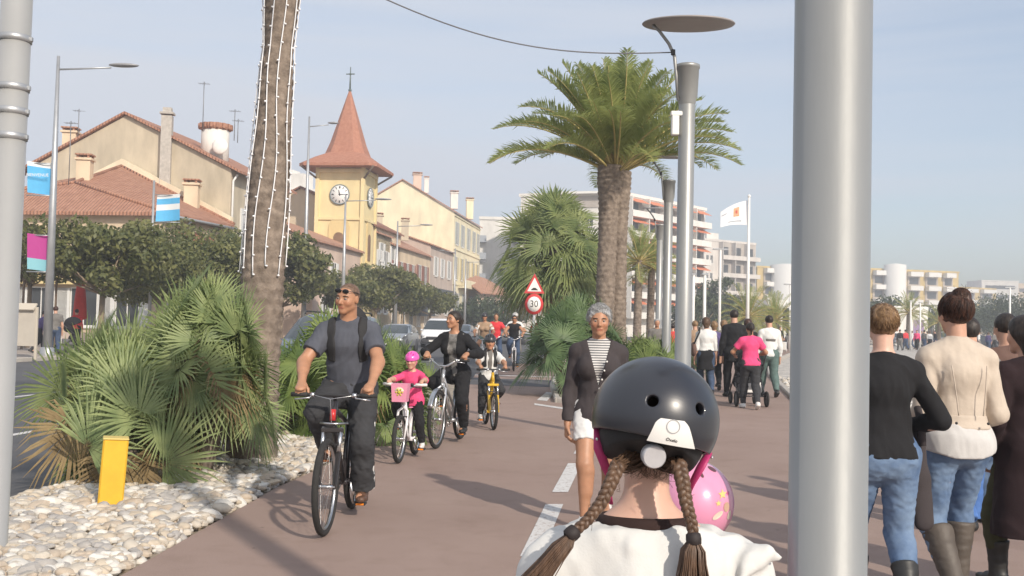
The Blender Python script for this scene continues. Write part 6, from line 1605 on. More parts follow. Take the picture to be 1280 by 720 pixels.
# ------------------------------------------------------------------ riders and walkers
def hairmat(n, c1, c2):
    m_ = mat(n, c1, .5, 0, 0, 75, .9, 120, .4, col2=c2, stretch=(1, 1, .14)); e = [q for q in m_.node_tree.nodes if q.type == 'VALTORGB'][0].color_ramp.elements; e[0].position = .40; e[1].position = .62; return m_
H_BR = hairmat('hair_brown', (.05, .028, .016), (.14, .085, .05)); H_DK = hairmat('hair_dark', (.012, .009, .008), (.04, .028, .022)); H_GR = hairmat('hair_grey', (.20, .20, .20), (.42, .42, .42)); H_LT = hairmat('hair_light_brown', (.13, .075, .04), (.30, .19, .10)); H_RD = hairmat('hair_auburn', (.022, .010, .007), (.085, .036, .022))
C_BLK = cloth('cloth_black', (.016, .016, .018)); C_TRK = cloth('cloth_charcoal', (.042, .043, .047)); C_TEE = cloth('cloth_slate_tee', (.082, .088, .108)); C_WHT = cloth('cloth_white', (.66, .66, .65), .05); C_PINK = cloth('cloth_pink', (.72, .075, .20)); C_JEAN = mat('denim_blue', (.055, .10, .20), .9, 0, 0, 4.5, .3, 200, .2, col2=(.20, .28, .40)); C_JDK = cloth('denim_dark', (.05, .075, .13), .3); C_BEI = mat('beige_leather', (.50, .425, .35), .7, 0, .10, 7, .25, 26, .35); C_CARD = cloth('cloth_cardigan', (.052, .044, .046)); C_GRN = cloth('cloth_green_grey', (.10, .15, .14), .2); C_RED = cloth('cloth_red', (.62, .05, .06)); C_GRY = cloth('cloth_grey', (.17, .16, .15)); C_TAN = cloth('cloth_tan', (.35, .24, .16)); C_VIO = cloth('cloth_violet', (.10, .08, .19)); C_DRED = cloth('cloth_dark', (.022, .012, .014)); C_BLUE = mat('denim_bright', (.08, .17, .42), .9, 0, .25, 5, .3, 200, .2); C_BRN = cloth('cloth_brown', (.14, .085, .07))
S_WHT = mat('shoe_white', (.68, .67, .65), .6, var=.06); S_BLK = mat('shoe_black', (.02, .02, .02), .5); S_BRN = mat('shoe_brown', (.10, .05, .03), .5, var=.2); S_BOOT = mat('boot_taupe', (.085, .07, .058), .6, 0, .2, 8, .3, 40); SOLE = mat('sole_rubber', (.05, .05, .05), .8)
WEB = mat('black_webbing', (.02, .02, .022), .8)
def walk(H, st=.17, left_first=True, child=False):
    hh = (.165 if child else .13) * H; U = (H - hh) / .865; s = 1 if not left_first else -1
    x = .05 * U
    return dict(P=(0, 0, .505 * U), ankle={s: (s * x, st * U, .048 * U), -s: (-s * x, -st * U * 1.1, .075 * U)}, toe={-s: -22})
# --- man in the grey shirt
b1 = bicycle('black and red mountain bike ridden by the man in the grey shirt', (-1.245, 7.56, 0), PI - .03, r=.335, wb=1.04, saddle=.85, bar=.99, barw=.60, frame=mat('bike_black', (.025, .022, .024), .3, coat=.5), fork=mat('bike_fork_dark', (.05, .045, .045), .3, .3), crank=78, steer=-.02)
m = MB(); m.tube([b1.crown + A(-.10, -.05, .045), b1.crown + A(0, .05, .05), b1.crown + A(.10, -.05, .045)], .008, 6); m.tube([b1.hb + A(0, .01, .10), b1.hb + A(0, .02, .02)], .021, 8, 1); m.build('head_badge', [CHROME, mat('bike_red', (.5, .03, .03), .3)], b1.root)
po = ride(b1, 1.76, 16); po.update(hy=26, hp=2, hr=-3, twist=4); 
def man_extra(p):
    hd, sc = p.hd, p.sc
    g = MB()
    for s in (1, -1):
        g.ball(hd(s * .034, .088, .062), A(.030, .006, .017) * sc, 14, 8, 0, np.array(p.HM).T); g.tube([hd(s * .062, .080, .064), hd(s * .082, .02, .055), hd(s * .084, -.03, .04)], .0028 * sc, 5, 1)
    g.tube([hd(-.008, .098, .066), hd(.008, .098, .066)], .003 * sc, 5, 1); g.build('sunglasses', [mat('dark_lens', (.01, .01, .012), .05), BLK], p.root)
    for s in (1, -1):
        prs = []
        for a, b_, ra, rb in ((p.hip[s], p.kn[s], .056 * p.U + .0225, .036 * p.U + .0225), (p.kn[s], p.an[s], .034 * p.U + .0225, .052 * p.U + .003)):
            n_ = nrm(np.cross(nrm(b_ - a), p.Rp)); n_ = n_ - p.Rp * (n_ @ p.Rp)
            c_ = [plane(a + n_ * .016, n_), plane(a - n_ * .016, -n_), plane(a, -p.Rp * s)]
            prs.append(pc(a, b_, ra, rb, .01, None, c_))
        V, F = sdf_mesh(prs, .007, .005, 26, 3, stretch=(1, 1, 1.7), gcuts=[plane(p.an[s] - nrm(p.an[s] - p.kn[s]) * .01, p.an[s] - p.kn[s])]); mesh_obj('side_stripe', V, F, C_WHT, p.root)
man = person('cyclist in a dark grey short sleeved shirt with sunglasses on his forehead', b1.root.location, PI - .03, 1.76, po, SKINT,
       top=dict(mat=C_TEE, sleeve='short', sl=.66, o=.015, hem=-.01, amp=.006, freq=20, name='t_shirt', neck=.012),
       bottom=dict(mat=C_TRK, o=.024, len=.93, flare=.055 * 1.76, amp=.0065, freq=19, waist=.06), shoes=dict(mat=S_BRN, sole=SOLE), hair=dict(style='short', mat=hairmat('hair_cropped', (.10, .06, .04), (.20, .125, .085)), o=.002, amp=.001, freq=150, front=.056), res=.0068, face=True, extra=man_extra, build=1.06)
def backpack(p, label, o=.03, m=WEB, group='backpacks', dep=.17, res=.009):
    r = empty('backpack', p.root.location, p.root.rotation_euler[2], label, 'backpack', group)
    ctr = p.P + p.S * .20 * p.U - p.T * (.075 * p.U + dep * .55)
    M = np.array([p.Rt, p.T, p.S])
    V, F = sdf_mesh([pe(ctr, (.088 * p.U, dep * .55, .150 * p.U), M, .02), pc(ctr - p.S * .09 * p.U - p.Rt * .045 * p.U, ctr - p.S * .09 * p.U + p.Rt * .045 * p.U, dep * .38, dep * .38, .04)], res * 1.4, .004, 18, 7); mesh_obj('bag', V, F, m, r)
    for s in (1, -1):
        x0, x1 = (.055 * p.U, .083 * p.U) if s > 0 else (-.083 * p.U, -.055 * p.U)
        cuts = [plane(p.SCn + p.Rt * x1, p.Rt), plane(p.SCn + p.Rt * x0, -p.Rt), plane(p.P + p.S * .155 * p.U, -p.S)]
        V, F = sdf_mesh(p.torso(o, .05, cuts), res); mesh_obj('strap', V, F, m, r)
    return r
backpack(man, 'black backpack on the man in the grey shirt', .026)
# --- girl in pink
b2 = bicycle('small white and pink child bike with a pink front box', (-1.10, 11.04, 0), PI - .14, r=.255, wb=.74, saddle=.565, bar=.80, barw=.46, frame=mat('bike_white', (.72, .70, .72), .3, coat=.4), fork=mat('bike_white', 0), kind='kid', tw=.024, crank=70, spokes=20, ns=30)
bx_ = empty('front_box', b2.bc + A(0, .11, -.03)); bx_.parent = b2.root
m = MB(); m.slab([A(-.09, -.06, .10), A(.09, -.06, .10), A(.075, -.05, -.09), A(-.075, -.05, -.09)], (0, .13, 0)); m.build('box', mat('box_pink', (.66, .25, .36), .55), bx_)
m = MB(); m.lathe([(0, .004), (.055, .004), (.055, 0)], (0, .07, .01), (0, 1, 0), 20); m.build('badge', mat('badge_cream', (.68, .58, .42), .6), bx_)
m = MB(); m.lathe([(0, .004), (.02, .004), (.02, 0)], (0, .0755, .01), (0, 1, 0), 12)
for i in range(6): a = i * PI / 3; m.lathe([(0, .003), (.011, .003), (.011, 0)], (.032 * math.cos(a), .0755, .01 + .032 * math.sin(a)), (0, 1, 0), 8)
m.build('flower', mat('flower_yellow', (.5, .42, .05), .6), bx_)
po = ride(b2, 1.05, 7, child=True); po.update(hy=8, hp=4)
girl2 = person('small girl in a bright pink top riding with a pink helmet', b2.root.location, PI - .14, 1.05, po, SKIN, top=dict(mat=C_PINK, sleeve='long', sl=-.05, o=.016, hem=-.05, amp=.005, freq=26, fl=.004, name='top'),
       bottom=dict(mat=C_BLK, o=.014, len=.94, amp=.005), shoes=dict(mat=S_WHT, sole=S_WHT), hair=dict(style='short', mat=H_DK, o=.006, amp=.002), child=True, female=True, res=.009, face=True,
       extra=lambda p: helmet_simple(p, mat('helmet_pink', (.72, .10, .42), .3, coat=.5), .026, vm=mat('strap_pink', (.6, .1, .3), .8), res=.007))
# --- woman in black
b3 = bicycle('silver city bike ridden by the woman in the black jacket', (-.735, 12.48, 0), PI - .22, r=.345, wb=1.06, saddle=.75, bar=1.0, barw=.58, frame=mat('bike_silver', (.55, .56, .58), .3, .7), fork=mat('bike_silver', 0), kind='city', crank=82, guard=CHROME, spokes=28)
po = ride(b3, 1.66, 12); po.update(hy=34, hp=-6)
w3 = person('dark haired woman in a black jacket riding a silver bike, looking aside', b3.root.location, PI - .22, 1.66, po, SKINT, female=True,
       top=[dict(mat=mat('print_tee', (.02, .02, .02), .9, 0, 0, 9, 0, 40, .2, col2=(.32, .31, .30)), sleeve='none', o=.010, hem=-.02, name='t_shirt'),
            dict(mat=C_BLK, sleeve='long', o=.020, hem=-.02, amp=.006, freq=20, name='jacket', gcuts=lambda p: [lambda x, y, z: np.minimum(.052 - np.abs((x - p.SCn[0]) * p.Rt[0] + (y - p.SCn[1]) * p.Rt[1] + (z - p.SCn[2]) * p.Rt[2]), (x - p.SCn[0]) * p.T[0] + (y - p.SCn[1]) * p.T[1] + (z - p.SCn[2]) * p.T[2])])],
       bottom=dict(mat=C_BLK, o=.016, len=.95, amp=.006, flare=.06), shoes=dict(mat=S_BLK), hair=dict(style='pony', mat=H_DK, o=.012, amp=.003), res=.0095, face=True)
# --- boy on the yellow bike
b4 = bicycle('small yellow bike ridden by the boy in white', (-.28, 14.58, 0), PI + .17, r=.262, wb=.80, saddle=.63, bar=.87, barw=.46, frame=mat('bike_yellow', (.70, .42, .03), .3, coat=.4), fork=mat('bike_yellow', 0), crank=-60, spokes=20, ns=30, kind='mtb')
po = ride(b4, 1.24, 9, child=True); po.update(hy=4, hp=0)
w4 = person('boy in a white shirt and black helmet riding a yellow bike', b4.root.location, PI + .17, 1.24, po, SKINT, child=True, top=dict(mat=C_WHT, sleeve='short', sl=.8, o=.018, hem=-.02, amp=.005, name='t_shirt'),
       bottom=dict(mat=C_TRK, o=.018, len=.93, amp=.006), shoes=dict(mat=S_WHT, sole=S_WHT), hair=dict(style='short', mat=H_DK, o=.006), res=.010, face=True, extra=lambda p: (helmet_simple(p, mat('helmet_dark', (.03, .03, .035), .35, coat=.4), .024), band(p, .021, -.02, .02, .12, C_GRY, 'front_stripe', .010, back=False)))
backpack(w4, 'small black backpack worn by the boy in white', .030, dep=.13, res=.011)
# --- riders further back
def far_rider(label, blabel, px, D, H, rz, top, bottom, skin=SKINT, hair=None, female=False, helm=None, sleeve='short', frame=None, bag=None, crank=60, hy=0, extra=None):
    x = gp(px, D); b = bicycle(blabel, (x, D, 0), PI + rz, saddle=.88, bar=1.02, frame=frame or mat('bike_silver', 0), fork=frame or mat('bike_silver', 0), kind='city', spokes=14, ns=22, crank=crank, group='bicycles of the far riders')
    po = ride(b, H, 10); po['hy'] = hy
    return person(label, b.root.location, PI + rz, H, po, skin, female=female, top=dict(mat=top, sleeve=sleeve, o=.018, hem=-.02, amp=.004, res=.02), bottom=bottom, shoes=dict(mat=S_BLK), hair=hair or dict(style='short', mat=H_DK, o=.012), res=.02, group='riders further back on the cycle path',
                  extra=(lambda p: (helmet_simple(p, helm, .026, res=.014) if helm else None, extra(p) if extra else None)))
far_rider('rider in a white sleeved top with a helmet, leftmost of the far riders', 'bike under the leftmost far rider', 606, 31, 1.70, -.1, C_TAN, dict(kind='shorts', mat=C_GRN, len=-.45, o=.02, res=.02), female=True, helm=MATS['helmet_dark'], hair=dict(style='short', mat=H_BR, o=.012),
          extra=lambda p: [mesh_obj('sleeve', *sdf_mesh([pc(p.sh[s], p.sh[s] + (p.el[s] - p.sh[s]) * .55, .075, .07)], .02), C_WHT, p.root) for s in (1, -1)])
far_rider('bare headed rider in a bright red vest', 'bike under the rider in the red vest', 621, 34, 1.76, 0, C_RED, dict(mat=C_JDK, o=.02, res=.02), hair=dict(style='short', mat=H_BR, o=.006))
far_rider('rider in a black vest and sunglasses, nearest of the right hand pair', 'light framed bike under the rider in the black vest', 644, 32, 1.64, .02, C_BLK, dict(mat=C_JDK, o=.02, res=.02), skin=SKINT, frame=mat('bike_white', 0), sleeve='none',
          extra=lambda p: (lambda m: (m.tube([p.hd(-.07, .07, .008), p.hd(-.03, .096, .008), p.hd(.03, .096, .008), p.hd(.07, .07, .008)], .013, 6), m.build('sunglasses', BLK, p.root)))(MB()))
far_rider('helmeted rider in a white shirt close behind the rider in the black vest', 'bike under the helmeted rider in white', 645, 35.5, 1.84, .02, C_WHT, dict(mat=C_GRY, o=.02, res=.02), helm=mat('helmet_pale', (.5, .5, .5), .4))
far_rider('rider in red half hidden by the bush beside the road sign', 'bike half hidden by the bush beside the road sign', 674, 37, 1.7, .1, C_RED, dict(mat=C_TRK, o=.02, res=.02), female=True)
def curls(p, n, m, seed):
    rng = np.random.default_rng(seed); mb = MB(); c = A(0, -.014, .03)
    for i in range(n):
        v = rng.normal(size=3); v /= np.linalg.norm(v)
        if v[2] < -.35 or (v[1] > .35 and v[2] < .52) or (v[1] > 0 and v[2] < .0): continue
        q = c + v * A(.096, .114, .106) * rng.uniform(.97, 1.10); a = nrm(np.cross(v, rng.normal(size=3))); b_ = np.cross(v, a); r_ = rng.uniform(.006, .012)
        mb.tube([p.hd(*(q + (a * math.cos(t) + b_ * math.sin(t)) * r_ + v * t * .0015)) for t in np.linspace(0, rng.uniform(2.5, 4.8), 7)], .0016, 3, cap=False)
    return mb.build('hair_strands', m, [q for q in p.root.children if q.name.startswith('hair')][0])
# --- grey haired woman
def card_extra(p):
    m = MB()
    for k in range(4):
        s_ = .235 - .04 * k; r_ = -.034 + .010 * k
        m.ball(p.P + p.S * s_ * p.U + p.T * (.098 + .004 * (k == 0)) * p.U + p.Rt * (r_ * p.U), .008, 8, 6)
    m.build('buttons', mat('button_white', (.7, .69, .66), .4), p.root)
def vneck(s0, tan):
    def g(p):
        def f(x, y, z):
            q = (x - p.P[0], y - p.P[1], z - p.P[2]); dt = lambda v: q[0] * v[0] + q[1] * v[1] + q[2] * v[2]
            return np.minimum((dt(p.S) - s0 * p.U) * tan - np.abs(dt(p.Rt) + .0), dt(p.T))
        return [f]
    return g
po = walk(1.66, .12, left_first=False); po.update(hy=0, hp=3, lean=1)
gw = person('grey curly haired woman walking in a dark cardigan over a striped top and white shorts', (.665, 7.62, 0), PI - .06, 1.66, po, SKINT, female=True,
       top=[dict(mat=stripemat('grey_white_stripes', (.12, .12, .13), (.60, .59, .57), 17), sleeve='none', o=.011, hem=-.02, name='striped_top', neck=.014, amp=.002, nt=.2), dict(mat=C_CARD, sleeve='long', o=.022, hem=-.035, amp=.006, freq=19, name='cardigan', gcuts=vneck(.125, .27), slo=.75, cuff=.017, neck=.016)],
       bottom=dict(kind='shorts', mat=C_WHT, len=-.42, o=.016, amp=.006, freq=22, waist=.09), shoes=dict(mat=S_WHT, sole=S_WHT), hair=dict(style='curly', mat=H_GR, o=.020, amp=.010, freq=75, res=.006, front=.066, low=-.03, slope=.6), res=.0068, face=True, extra=card_extra)
curls(gw, 900, H_GR, 6)
# --- girl in front: black helmet, two plaits, white sweatshirt
gD = 1.96; gx = (815 - 640) / FPX * gD
GH = 1.40
def fold_prims(p):
    q = lambda px, py, D: np.array(Matrix.Rotation(-R(3), 3, 'Z')) @ (at(px, py, D) - A(gx, gD, 0))
    c = lambda a, b_, ra, rb: pc(q(*a), q(*b_), ra, rb, .022)
    return [c((796, 672, 1.90), (790, 684, 1.875), .006, .008), c((790, 684, 1.875), (796, 735, 1.875), .008, .006), c((945, 690, 1.93), (974, 697, 1.93), .010, .005), c((940, 712, 1.90), (960, 690, 1.92), .006, .008), c((925, 730, 1.89), (935, 697, 1.91), .005, .008)]
fg = person('girl seen from behind in a white sweatshirt with two brown plaits and a black helmet', (gx, gD, 0), R(3), GH, dict(hh=.208, lean=3, shz=.222, hr=5, hp=6, shw=1.42, wrist={1: (.21, .16, .72), -1: (-.21, .16, .72)}), SKINP, child=True, female=True,
       top=dict(mat=mat('sweatshirt_white', (.60, .60, .585), .95, 0, .04, 12, .35, 220, .15), sleeve='long', o=.034, hem=-.04, amp=.0055, freq=20, seed=21, name='sweatshirt', res=.006, neck=-.034, nt=.0, prims=fold_prims), bottom=dict(mat=C_JDK, o=.014), shoes=dict(mat=S_WHT, sole=S_WHT),
       hair=dict(style='short', mat=mat('hair_plait', (.065, .038, .025), .45, 0, 0, 120, .6, 220, .4, col2=(.15, .09, .057), stretch=(1, 1, .12)), o=.006, low=-.075, amp=.0015, freq=60, res=.004), res=.006)
rt = fg.root; HP = MATS['hair_plait']
inv = np.array(Matrix.Rotation(-R(3), 3, 'Z'))
def loc_(p): return inv @ (np.asarray(p) - A(gx, gD, 0))
# helmet
hc = loc_(at(818.5, 524, gD - .005)); rl = R(12.5); px_m = gD / FPX
ux = A(math.cos(rl), 0, -math.sin(rl)); uz = A(math.sin(rl), 0, math.cos(rl)); uy = A(0, 1, 0)
uz2 = rot(uz, ux, R(-8)); uy2 = np.cross(uz2, ux); HMx = np.array([ux, uy2, uz2])
RX, RY, RZ = .1215, .138, .121
H_SH = mat('helmet_shell_black', (.022, .024, .032), .34, 0, .0, 5, .03, 400, .6, coat=.25)
cut = plane(hc - uz2 * .044, -uz2)
prs = [pe(hc, (RX, RY, RZ), HMx, .01, [cut]), pe(hc - uz2 * .01, (RX - .012, RY - .012, RZ - .012), HMx, .002, (), -1)]
def on_shell(dx, dy, extra=0.0, rad=(RX, RY, RZ)):
    """point of the shell's rear surface at dx, dz metres from its centre"""
    v = A(dx, 0, -dy); lo_, hi_ = 0.0, .2
    for _ in range(40):
        y = (lo_ + hi_) / 2; q = HMx @ (v + A(0, -y, 0)); 
        if (q / np.array(rad)) @ (q / np.array(rad)) < 1: lo_ = y
        else: hi_ = y
    q = HMx @ (v + A(0, -lo_, 0)); n_ = HMx.T @ (q / np.array(rad) ** 2); n_ = nrm(n_)
    return hc + v + A(0, -lo_, 0) + n_ * extra, n_
for (dx, dy) in ((-19, -29), (39.5, -20)):
    p_, n_ = on_shell(dx * px_m, dy * px_m); prs.append(pc(p_ - n_ * .03, p_ + n_ * .03, .0105, .0105, .003, None, (), -1))
for s in (-1, 1):
    for zz_ in (.02,):
        p_ = hc + ux * s * RX + uy2 * .03 + uz2 * .035; prs.append(pc(p_ - ux * .05, p_ + ux * .05, .012, .012, .003, None, (), -1))
V, F = sdf_mesh(prs, .0028); hm = mesh_obj('helmet', V, F, H_SH, rt)
m = MB(); n_r = 12
for (dx, dy) in ((-73, 24), (72, 46)):
    p_, n_ = on_shell(dx * px_m, dy * px_m, .001); m.ball(p_, .0032, 8, 6)
m.build('rivets', CHROME, hm)
# sticker patch that follows the shell
def patch(corners, name, mt, ex, nx=14, ny=10, par=hm, rnd=0):
    (ax0, ay0), (ax1, ay1), (bx1, by1), (bx0, by0) = corners; vs = []
    for j in range(ny + 1):
        v = j / ny
        for i in range(nx + 1):
            u = i / nx; sh_ = 1 - rnd * (max(0, .25 - v) / .25) ** 2; uu = .5 + (u - .5) * sh_
            x = (ax0 * (1 - uu) + ax1 * uu) * (1 - v) + (bx0 * (1 - uu) + bx1 * uu) * v; y = (ay0 * (1 - uu) + ay1 * uu) * (1 - v) + (by0 * (1 - uu) + by1 * uu) * v
            vs.append(on_shell(x * px_m, y * px_m, ex)[0])
    fs = [(j * (nx + 1) + i, j * (nx + 1) + i + 1, (j + 1) * (nx + 1) + i + 1, (j + 1) * (nx + 1) + i) for j in range(ny) for i in range(nx)]
    return mesh_obj(name, vs, fs, mt, par)
patch(((-14, -10), (21, -6), (33, 27), (-25, 17)), 'sticker', mat('sticker_white', (.74, .74, .72), .45), .0012, rnd=.22)
def ring(cx, cy, r0, r1, name, mt, ex, n=28):
    vs = []
    for i in range(n):
        a = 2 * PI * i / n
        for r in (r0, r1): vs.append(on_shell((cx + r * math.cos(a)) * px_m, (cy + r * math.sin(a)) * px_m, ex)[0])
    return mesh_obj(name, vs, [(2 * i, 2 * i + 1, (2 * i + 3) % (2 * n), (2 * i + 2) % (2 * n)) for i in range(n)], mt, hm)
ring(4, 0, 7, 8.2, 'printed_ring', mat('print_grey', (.35, .35, .36), .5), .002)
p_, n_ = on_shell(3 * px_m, 15.5 * px_m, .0018); xx = nrm(np.cross(A(0, 0, 1), n_)) ; xx = xx if xx[0] > 0 else -xx
xx = rot(xx, n_, R(0)); yy = np.cross(n_, xx)
text_obj('lettering', 'Oxelo', .0085, mat('print_black', (.03, .03, .03), .5), hm, plane_mat(p_, nrm(xx * math.cos(R(11)) - yy * math.sin(R(11))), yy), .0003)
# rear cradle under the shell, with the round reflector
cd = hc - uz2 * .030
V, F = sdf_mesh([pe(cd, (.101, .113, .098), HMx, .01, [plane(hc - uz2 * .020, uz2), plane(hc - uz2 * .020 - uz2 * .068, -uz2 - uy2 * .35), plane(hc + uy2 * .02, uy2)])], .004); mesh_obj('rear_cradle', V, F, mat('cradle_black', (.012, .012, .014), .7), hm)
rc = loc_(at(817, 570, gD - .109)); rn = nrm(A(0, -1, -.12))
m = MB(); m.lathe([(0, .010), (.0195, .010)], rc, rn, 40, 0, False); m.lathe([(.0195, .010), (.0215, .008), (.0225, 0), (.0225, -.010)], rc, rn, 40); m.build('reflector', mat('reflector_grey', (.50, .50, .52), .35, .2, var=.05, vs=90), hm)
PK = mat('strap_magenta', (.42, .03, .14), .55)
for pts, w in ((((747, 535, 1.96), (748, 560, 1.94), (757, 584, 1.95), (766, 604, 1.99)), 1), (((886, 566, 1.97), (876, 584, 1.95), (866, 602, 1.96), (858, 622, 1.99)), 1), (((762, 612, 1.9), (764, 630, 1.92)), .4)):
    m = MB(); m.tube([loc_(at(*q)) for q in pts], [.008 * w, .010 * w, .009 * w, .006 * w][:len(pts)], 10, flat=.45); m.build('strap', PK, hm)
# plaits
def braid(pts, n, tie, tail, seed, r=.0067):
    P_ = [loc_(at(*q)) for q in pts]; rng = np.random.default_rng(seed)
    seg = np.cumsum([0] + [np.linalg.norm(P_[i + 1] - P_[i]) for i in range(len(P_) - 1)]); tt = np.linspace(0, seg[-1], 90)
    C = np.stack([np.interp(tt, seg, [p[k] for p in P_]) for k in range(3)], 1)
    for _ in range(12): C[1:-1] = (C[:-2] + C[2:] + 2 * C[1:-1]) / 4
    h_ = MB()
    for k in range(3):
        pp = []
        for i, t in enumerate(tt):
            ph = 2 * PI * (t / seg[-1] * n + k / 3); tg = nrm(C[min(i + 1, 89)] - C[max(i - 1, 0)]); sx = nrm(np.cross(tg, A(0, 1, 0))); sy = np.cross(tg, sx)
            g = 1.12 - .35 * t / seg[-1]
            pp.append(C[i] + sx * math.sin(ph) * .0068 * g + sy * math.sin(2 * ph) * .0040 * g)
        h_.tube(pp, [r * (1.08 - .36 * t / seg[-1]) for t in tt], 9)
    # loose hairs along the plait
    for q in range(30):
        i = rng.integers(3, 78); a = C[i] + rng.normal(0, .007, 3); e = C[i + 9] + rng.normal(0, .008, 3); h_.tube([a, a * .5 + e * .5 + rng.normal(0, .004, 3), e], .0005, 3)
    o = h_.build('plait', HP, rt)
    m = MB(); tg = nrm(C[-1] - C[-6]); m.lathe([(.009, -.012), (.0135, -.009), (.0145, 0), (.0135, .009), (.009, .012)], C[-1], tg, 14); m.build('hair_tie', mat('hair_tie_dark', (.02, .014, .014), .7), o)
    m = MB(); T_ = [loc_(at(*q)) for q in tail[0]]; wd_ = tail[1]
    for q in range(420):
        a = rng.uniform(-1, 1); b_ = rng.uniform(-1, 1); g = wd_ * (.75 + .25 * abs(b_)); e = T_[-1] + A(a * g, b_ * .016, 0) + rng.normal(0, .002, 3); md = T_[1] + A(a * g * .60, b_ * .014, 0)
        s0 = C[-1] + A(a * .006, b_ * .006, 0); m1 = s0 * .45 + md * .55 + A(a * g * .16, b_ * .004, 0); m.tube([s0, m1, md * .8 + (m1 + e) * .1, e], [.0012, .0015, .0014, .0006], 3, cap=False)
    m.build('tail', HP, o)
braid(((773, 580, 1.865), (765, 600, 1.85), (752, 628, 1.84), (733, 652, 1.83), (715, 667, 1.82)), 4.3, 0, (((715, 667, 1.82), (694, 694, 1.81), (658, 740, 1.80)), .030), 5)
braid(((848, 578, 1.865), (853, 600, 1.85), (858, 630, 1.84), (865, 655, 1.835), (867, 674, 1.83)), 4.0, 0, (((867, 674, 1.83), (866, 700, 1.82), (866, 745, 1.815)), .036), 6, .0074)
rng = np.random.default_rng(17); m = MB()
for i in range(420):
    s_ = 1 if rng.random() < .5 else -1; e = loc_(at(770, 584, 1.868)) if s_ < 0 else loc_(at(850, 582, 1.868)); u = rng.uniform(0, 1)
    a = fg.hd(s_ * rng.uniform(0, .05) * (1 - u * .3), -.098 + .012 * u, -.012 - .062 * u) + rng.normal(0, .002, 3); e = e + rng.normal(0, .005, 3) + A(0, .006, 0)
    md = a * .5 + e * .5 + A(0, -.006, -.010 * u) ; m.tube([a, md, e], [.0007, .0011, .0011], 3, cap=False)
for i in range(60):
    a = fg.hd(rng.uniform(-.045, .045), -.086, -.075) + rng.normal(0, .002, 3); m.tube([a, a + A(rng.normal(0, .006), -.004, -.012), a + A(rng.normal(0, .014), -.002, -.024)], [.0006, .0005, .0002], 3, cap=False)
m.build('hair_strands', HP, [q for q in rt.children if q.name.startswith('hair')][0])
# collar and folded neckline
nb = fg.NB
m = MB(); pts = []
for i in range(28):
    a = 2 * PI * i / 28; pts.append(nb + A(math.cos(a) * .087, math.sin(a) * .080 - .004, -.030 - .006 * math.sin(a)))
m.tube(pts, .0125, 10, closed=True, flat=1.35); m.build('collar', cloth('collar_brown', (.035, .020, .018)), rt)
# --- child with the pink helmet
kid = person('child in a smooth pink helmet mostly hidden behind the girl with plaits', ((868 - 640) / FPX * 2.92, 2.92, 0), R(-4), 1.06, dict(hp=4), SKINP, child=True, female=True, top=dict(mat=C_PINK, sleeve='long', o=.016), bottom=dict(mat=C_JDK, o=.014), shoes=dict(mat=S_WHT), hair=dict(style='short', mat=H_LT, o=.006), res=.009)
inv2 = np.array(Matrix.Rotation(R(4), 3, 'Z')); kloc = np.array(kid.root.location)
def lk(p): return inv2 @ (np.asarray(p) - kloc)
kc = lk(at(868, 627, 2.92)); kr = (.112, .128, .118)
V, F = sdf_mesh([pe(kc, kr, None, .01, [plane(kc - A(0, 0, .085), (0, .1, -1))]), pe(kc - A(0, 0, .012), (.1, .116, .106), None, .002, (), -1)], .004)
kh = mesh_obj('helmet', V, F, mat('helmet_rose', (.74, .30, .46), .25, coat=.6), kid.root)
def on_kid(px, py, ex=.0015):
    v = kc - lk(at(px, py, 2.92 - .1)); d = lk(at(px, py, 2.92 - .1)) - kc; x, z = d[0], d[2]
    y = math.sqrt(max(0, 1 - (x / kr[0]) ** 2 - (z / kr[2]) ** 2)) * kr[1]; n_ = nrm(A(x / kr[0] ** 2, -y / kr[1] ** 2, z / kr[2] ** 2)); return kc + A(x, -y, z) + n_ * ex, n_
def decal(name, mt, ctr, shp, ex=.0015):
    pts = [on_kid(ctr[0] + a, ctr[1] + b_, ex)[0] for a, b_ in shp]; mesh_obj(name, pts, [tuple(range(len(pts)))], mt, kh, smooth=False)
star = lambda r: [(r * (1 if i % 2 else .45) * math.sin(PI * i / 5), r * (1 if i % 2 else .45) * math.cos(PI * i / 5)) for i in range(10)]
oval = lambda a, b_, t=0: [(a * math.cos(x) * math.cos(t) - b_ * math.sin(x) * math.sin(t), a * math.cos(x) * math.sin(t) + b_ * math.sin(x) * math.cos(t)) for x in np.linspace(0, 2 * PI, 14)[:-1]]
decal('decal', mat('decal_yellow', (.70, .55, .20), .5), (903, 618), star(6)); decal('decal', mat('decal_yellow', 0), (897, 628), star(4)); decal('decal', mat('decal_cream', (.70, .60, .50), .5), (896, 643), oval(8, 3.5, -.6)); decal('decal', mat('decal_rose', (.62, .10, .25), .5), (911, 618), star(3)); decal('decal', mat('decal_tan', (.55, .35, .25), .5), (908, 634), oval(4, 6)); decal('decal', mat('decal_dark', (.12, .05, .06), .5), (893, 590), oval(6, 1.6, .5)); decal('decal', mat('decal_dark', 0), (878, 595), oval(3.5, 1.8, 1)); decal('decal', mat('decal_cream', 0), (912, 645), oval(2.5, 6, .2))
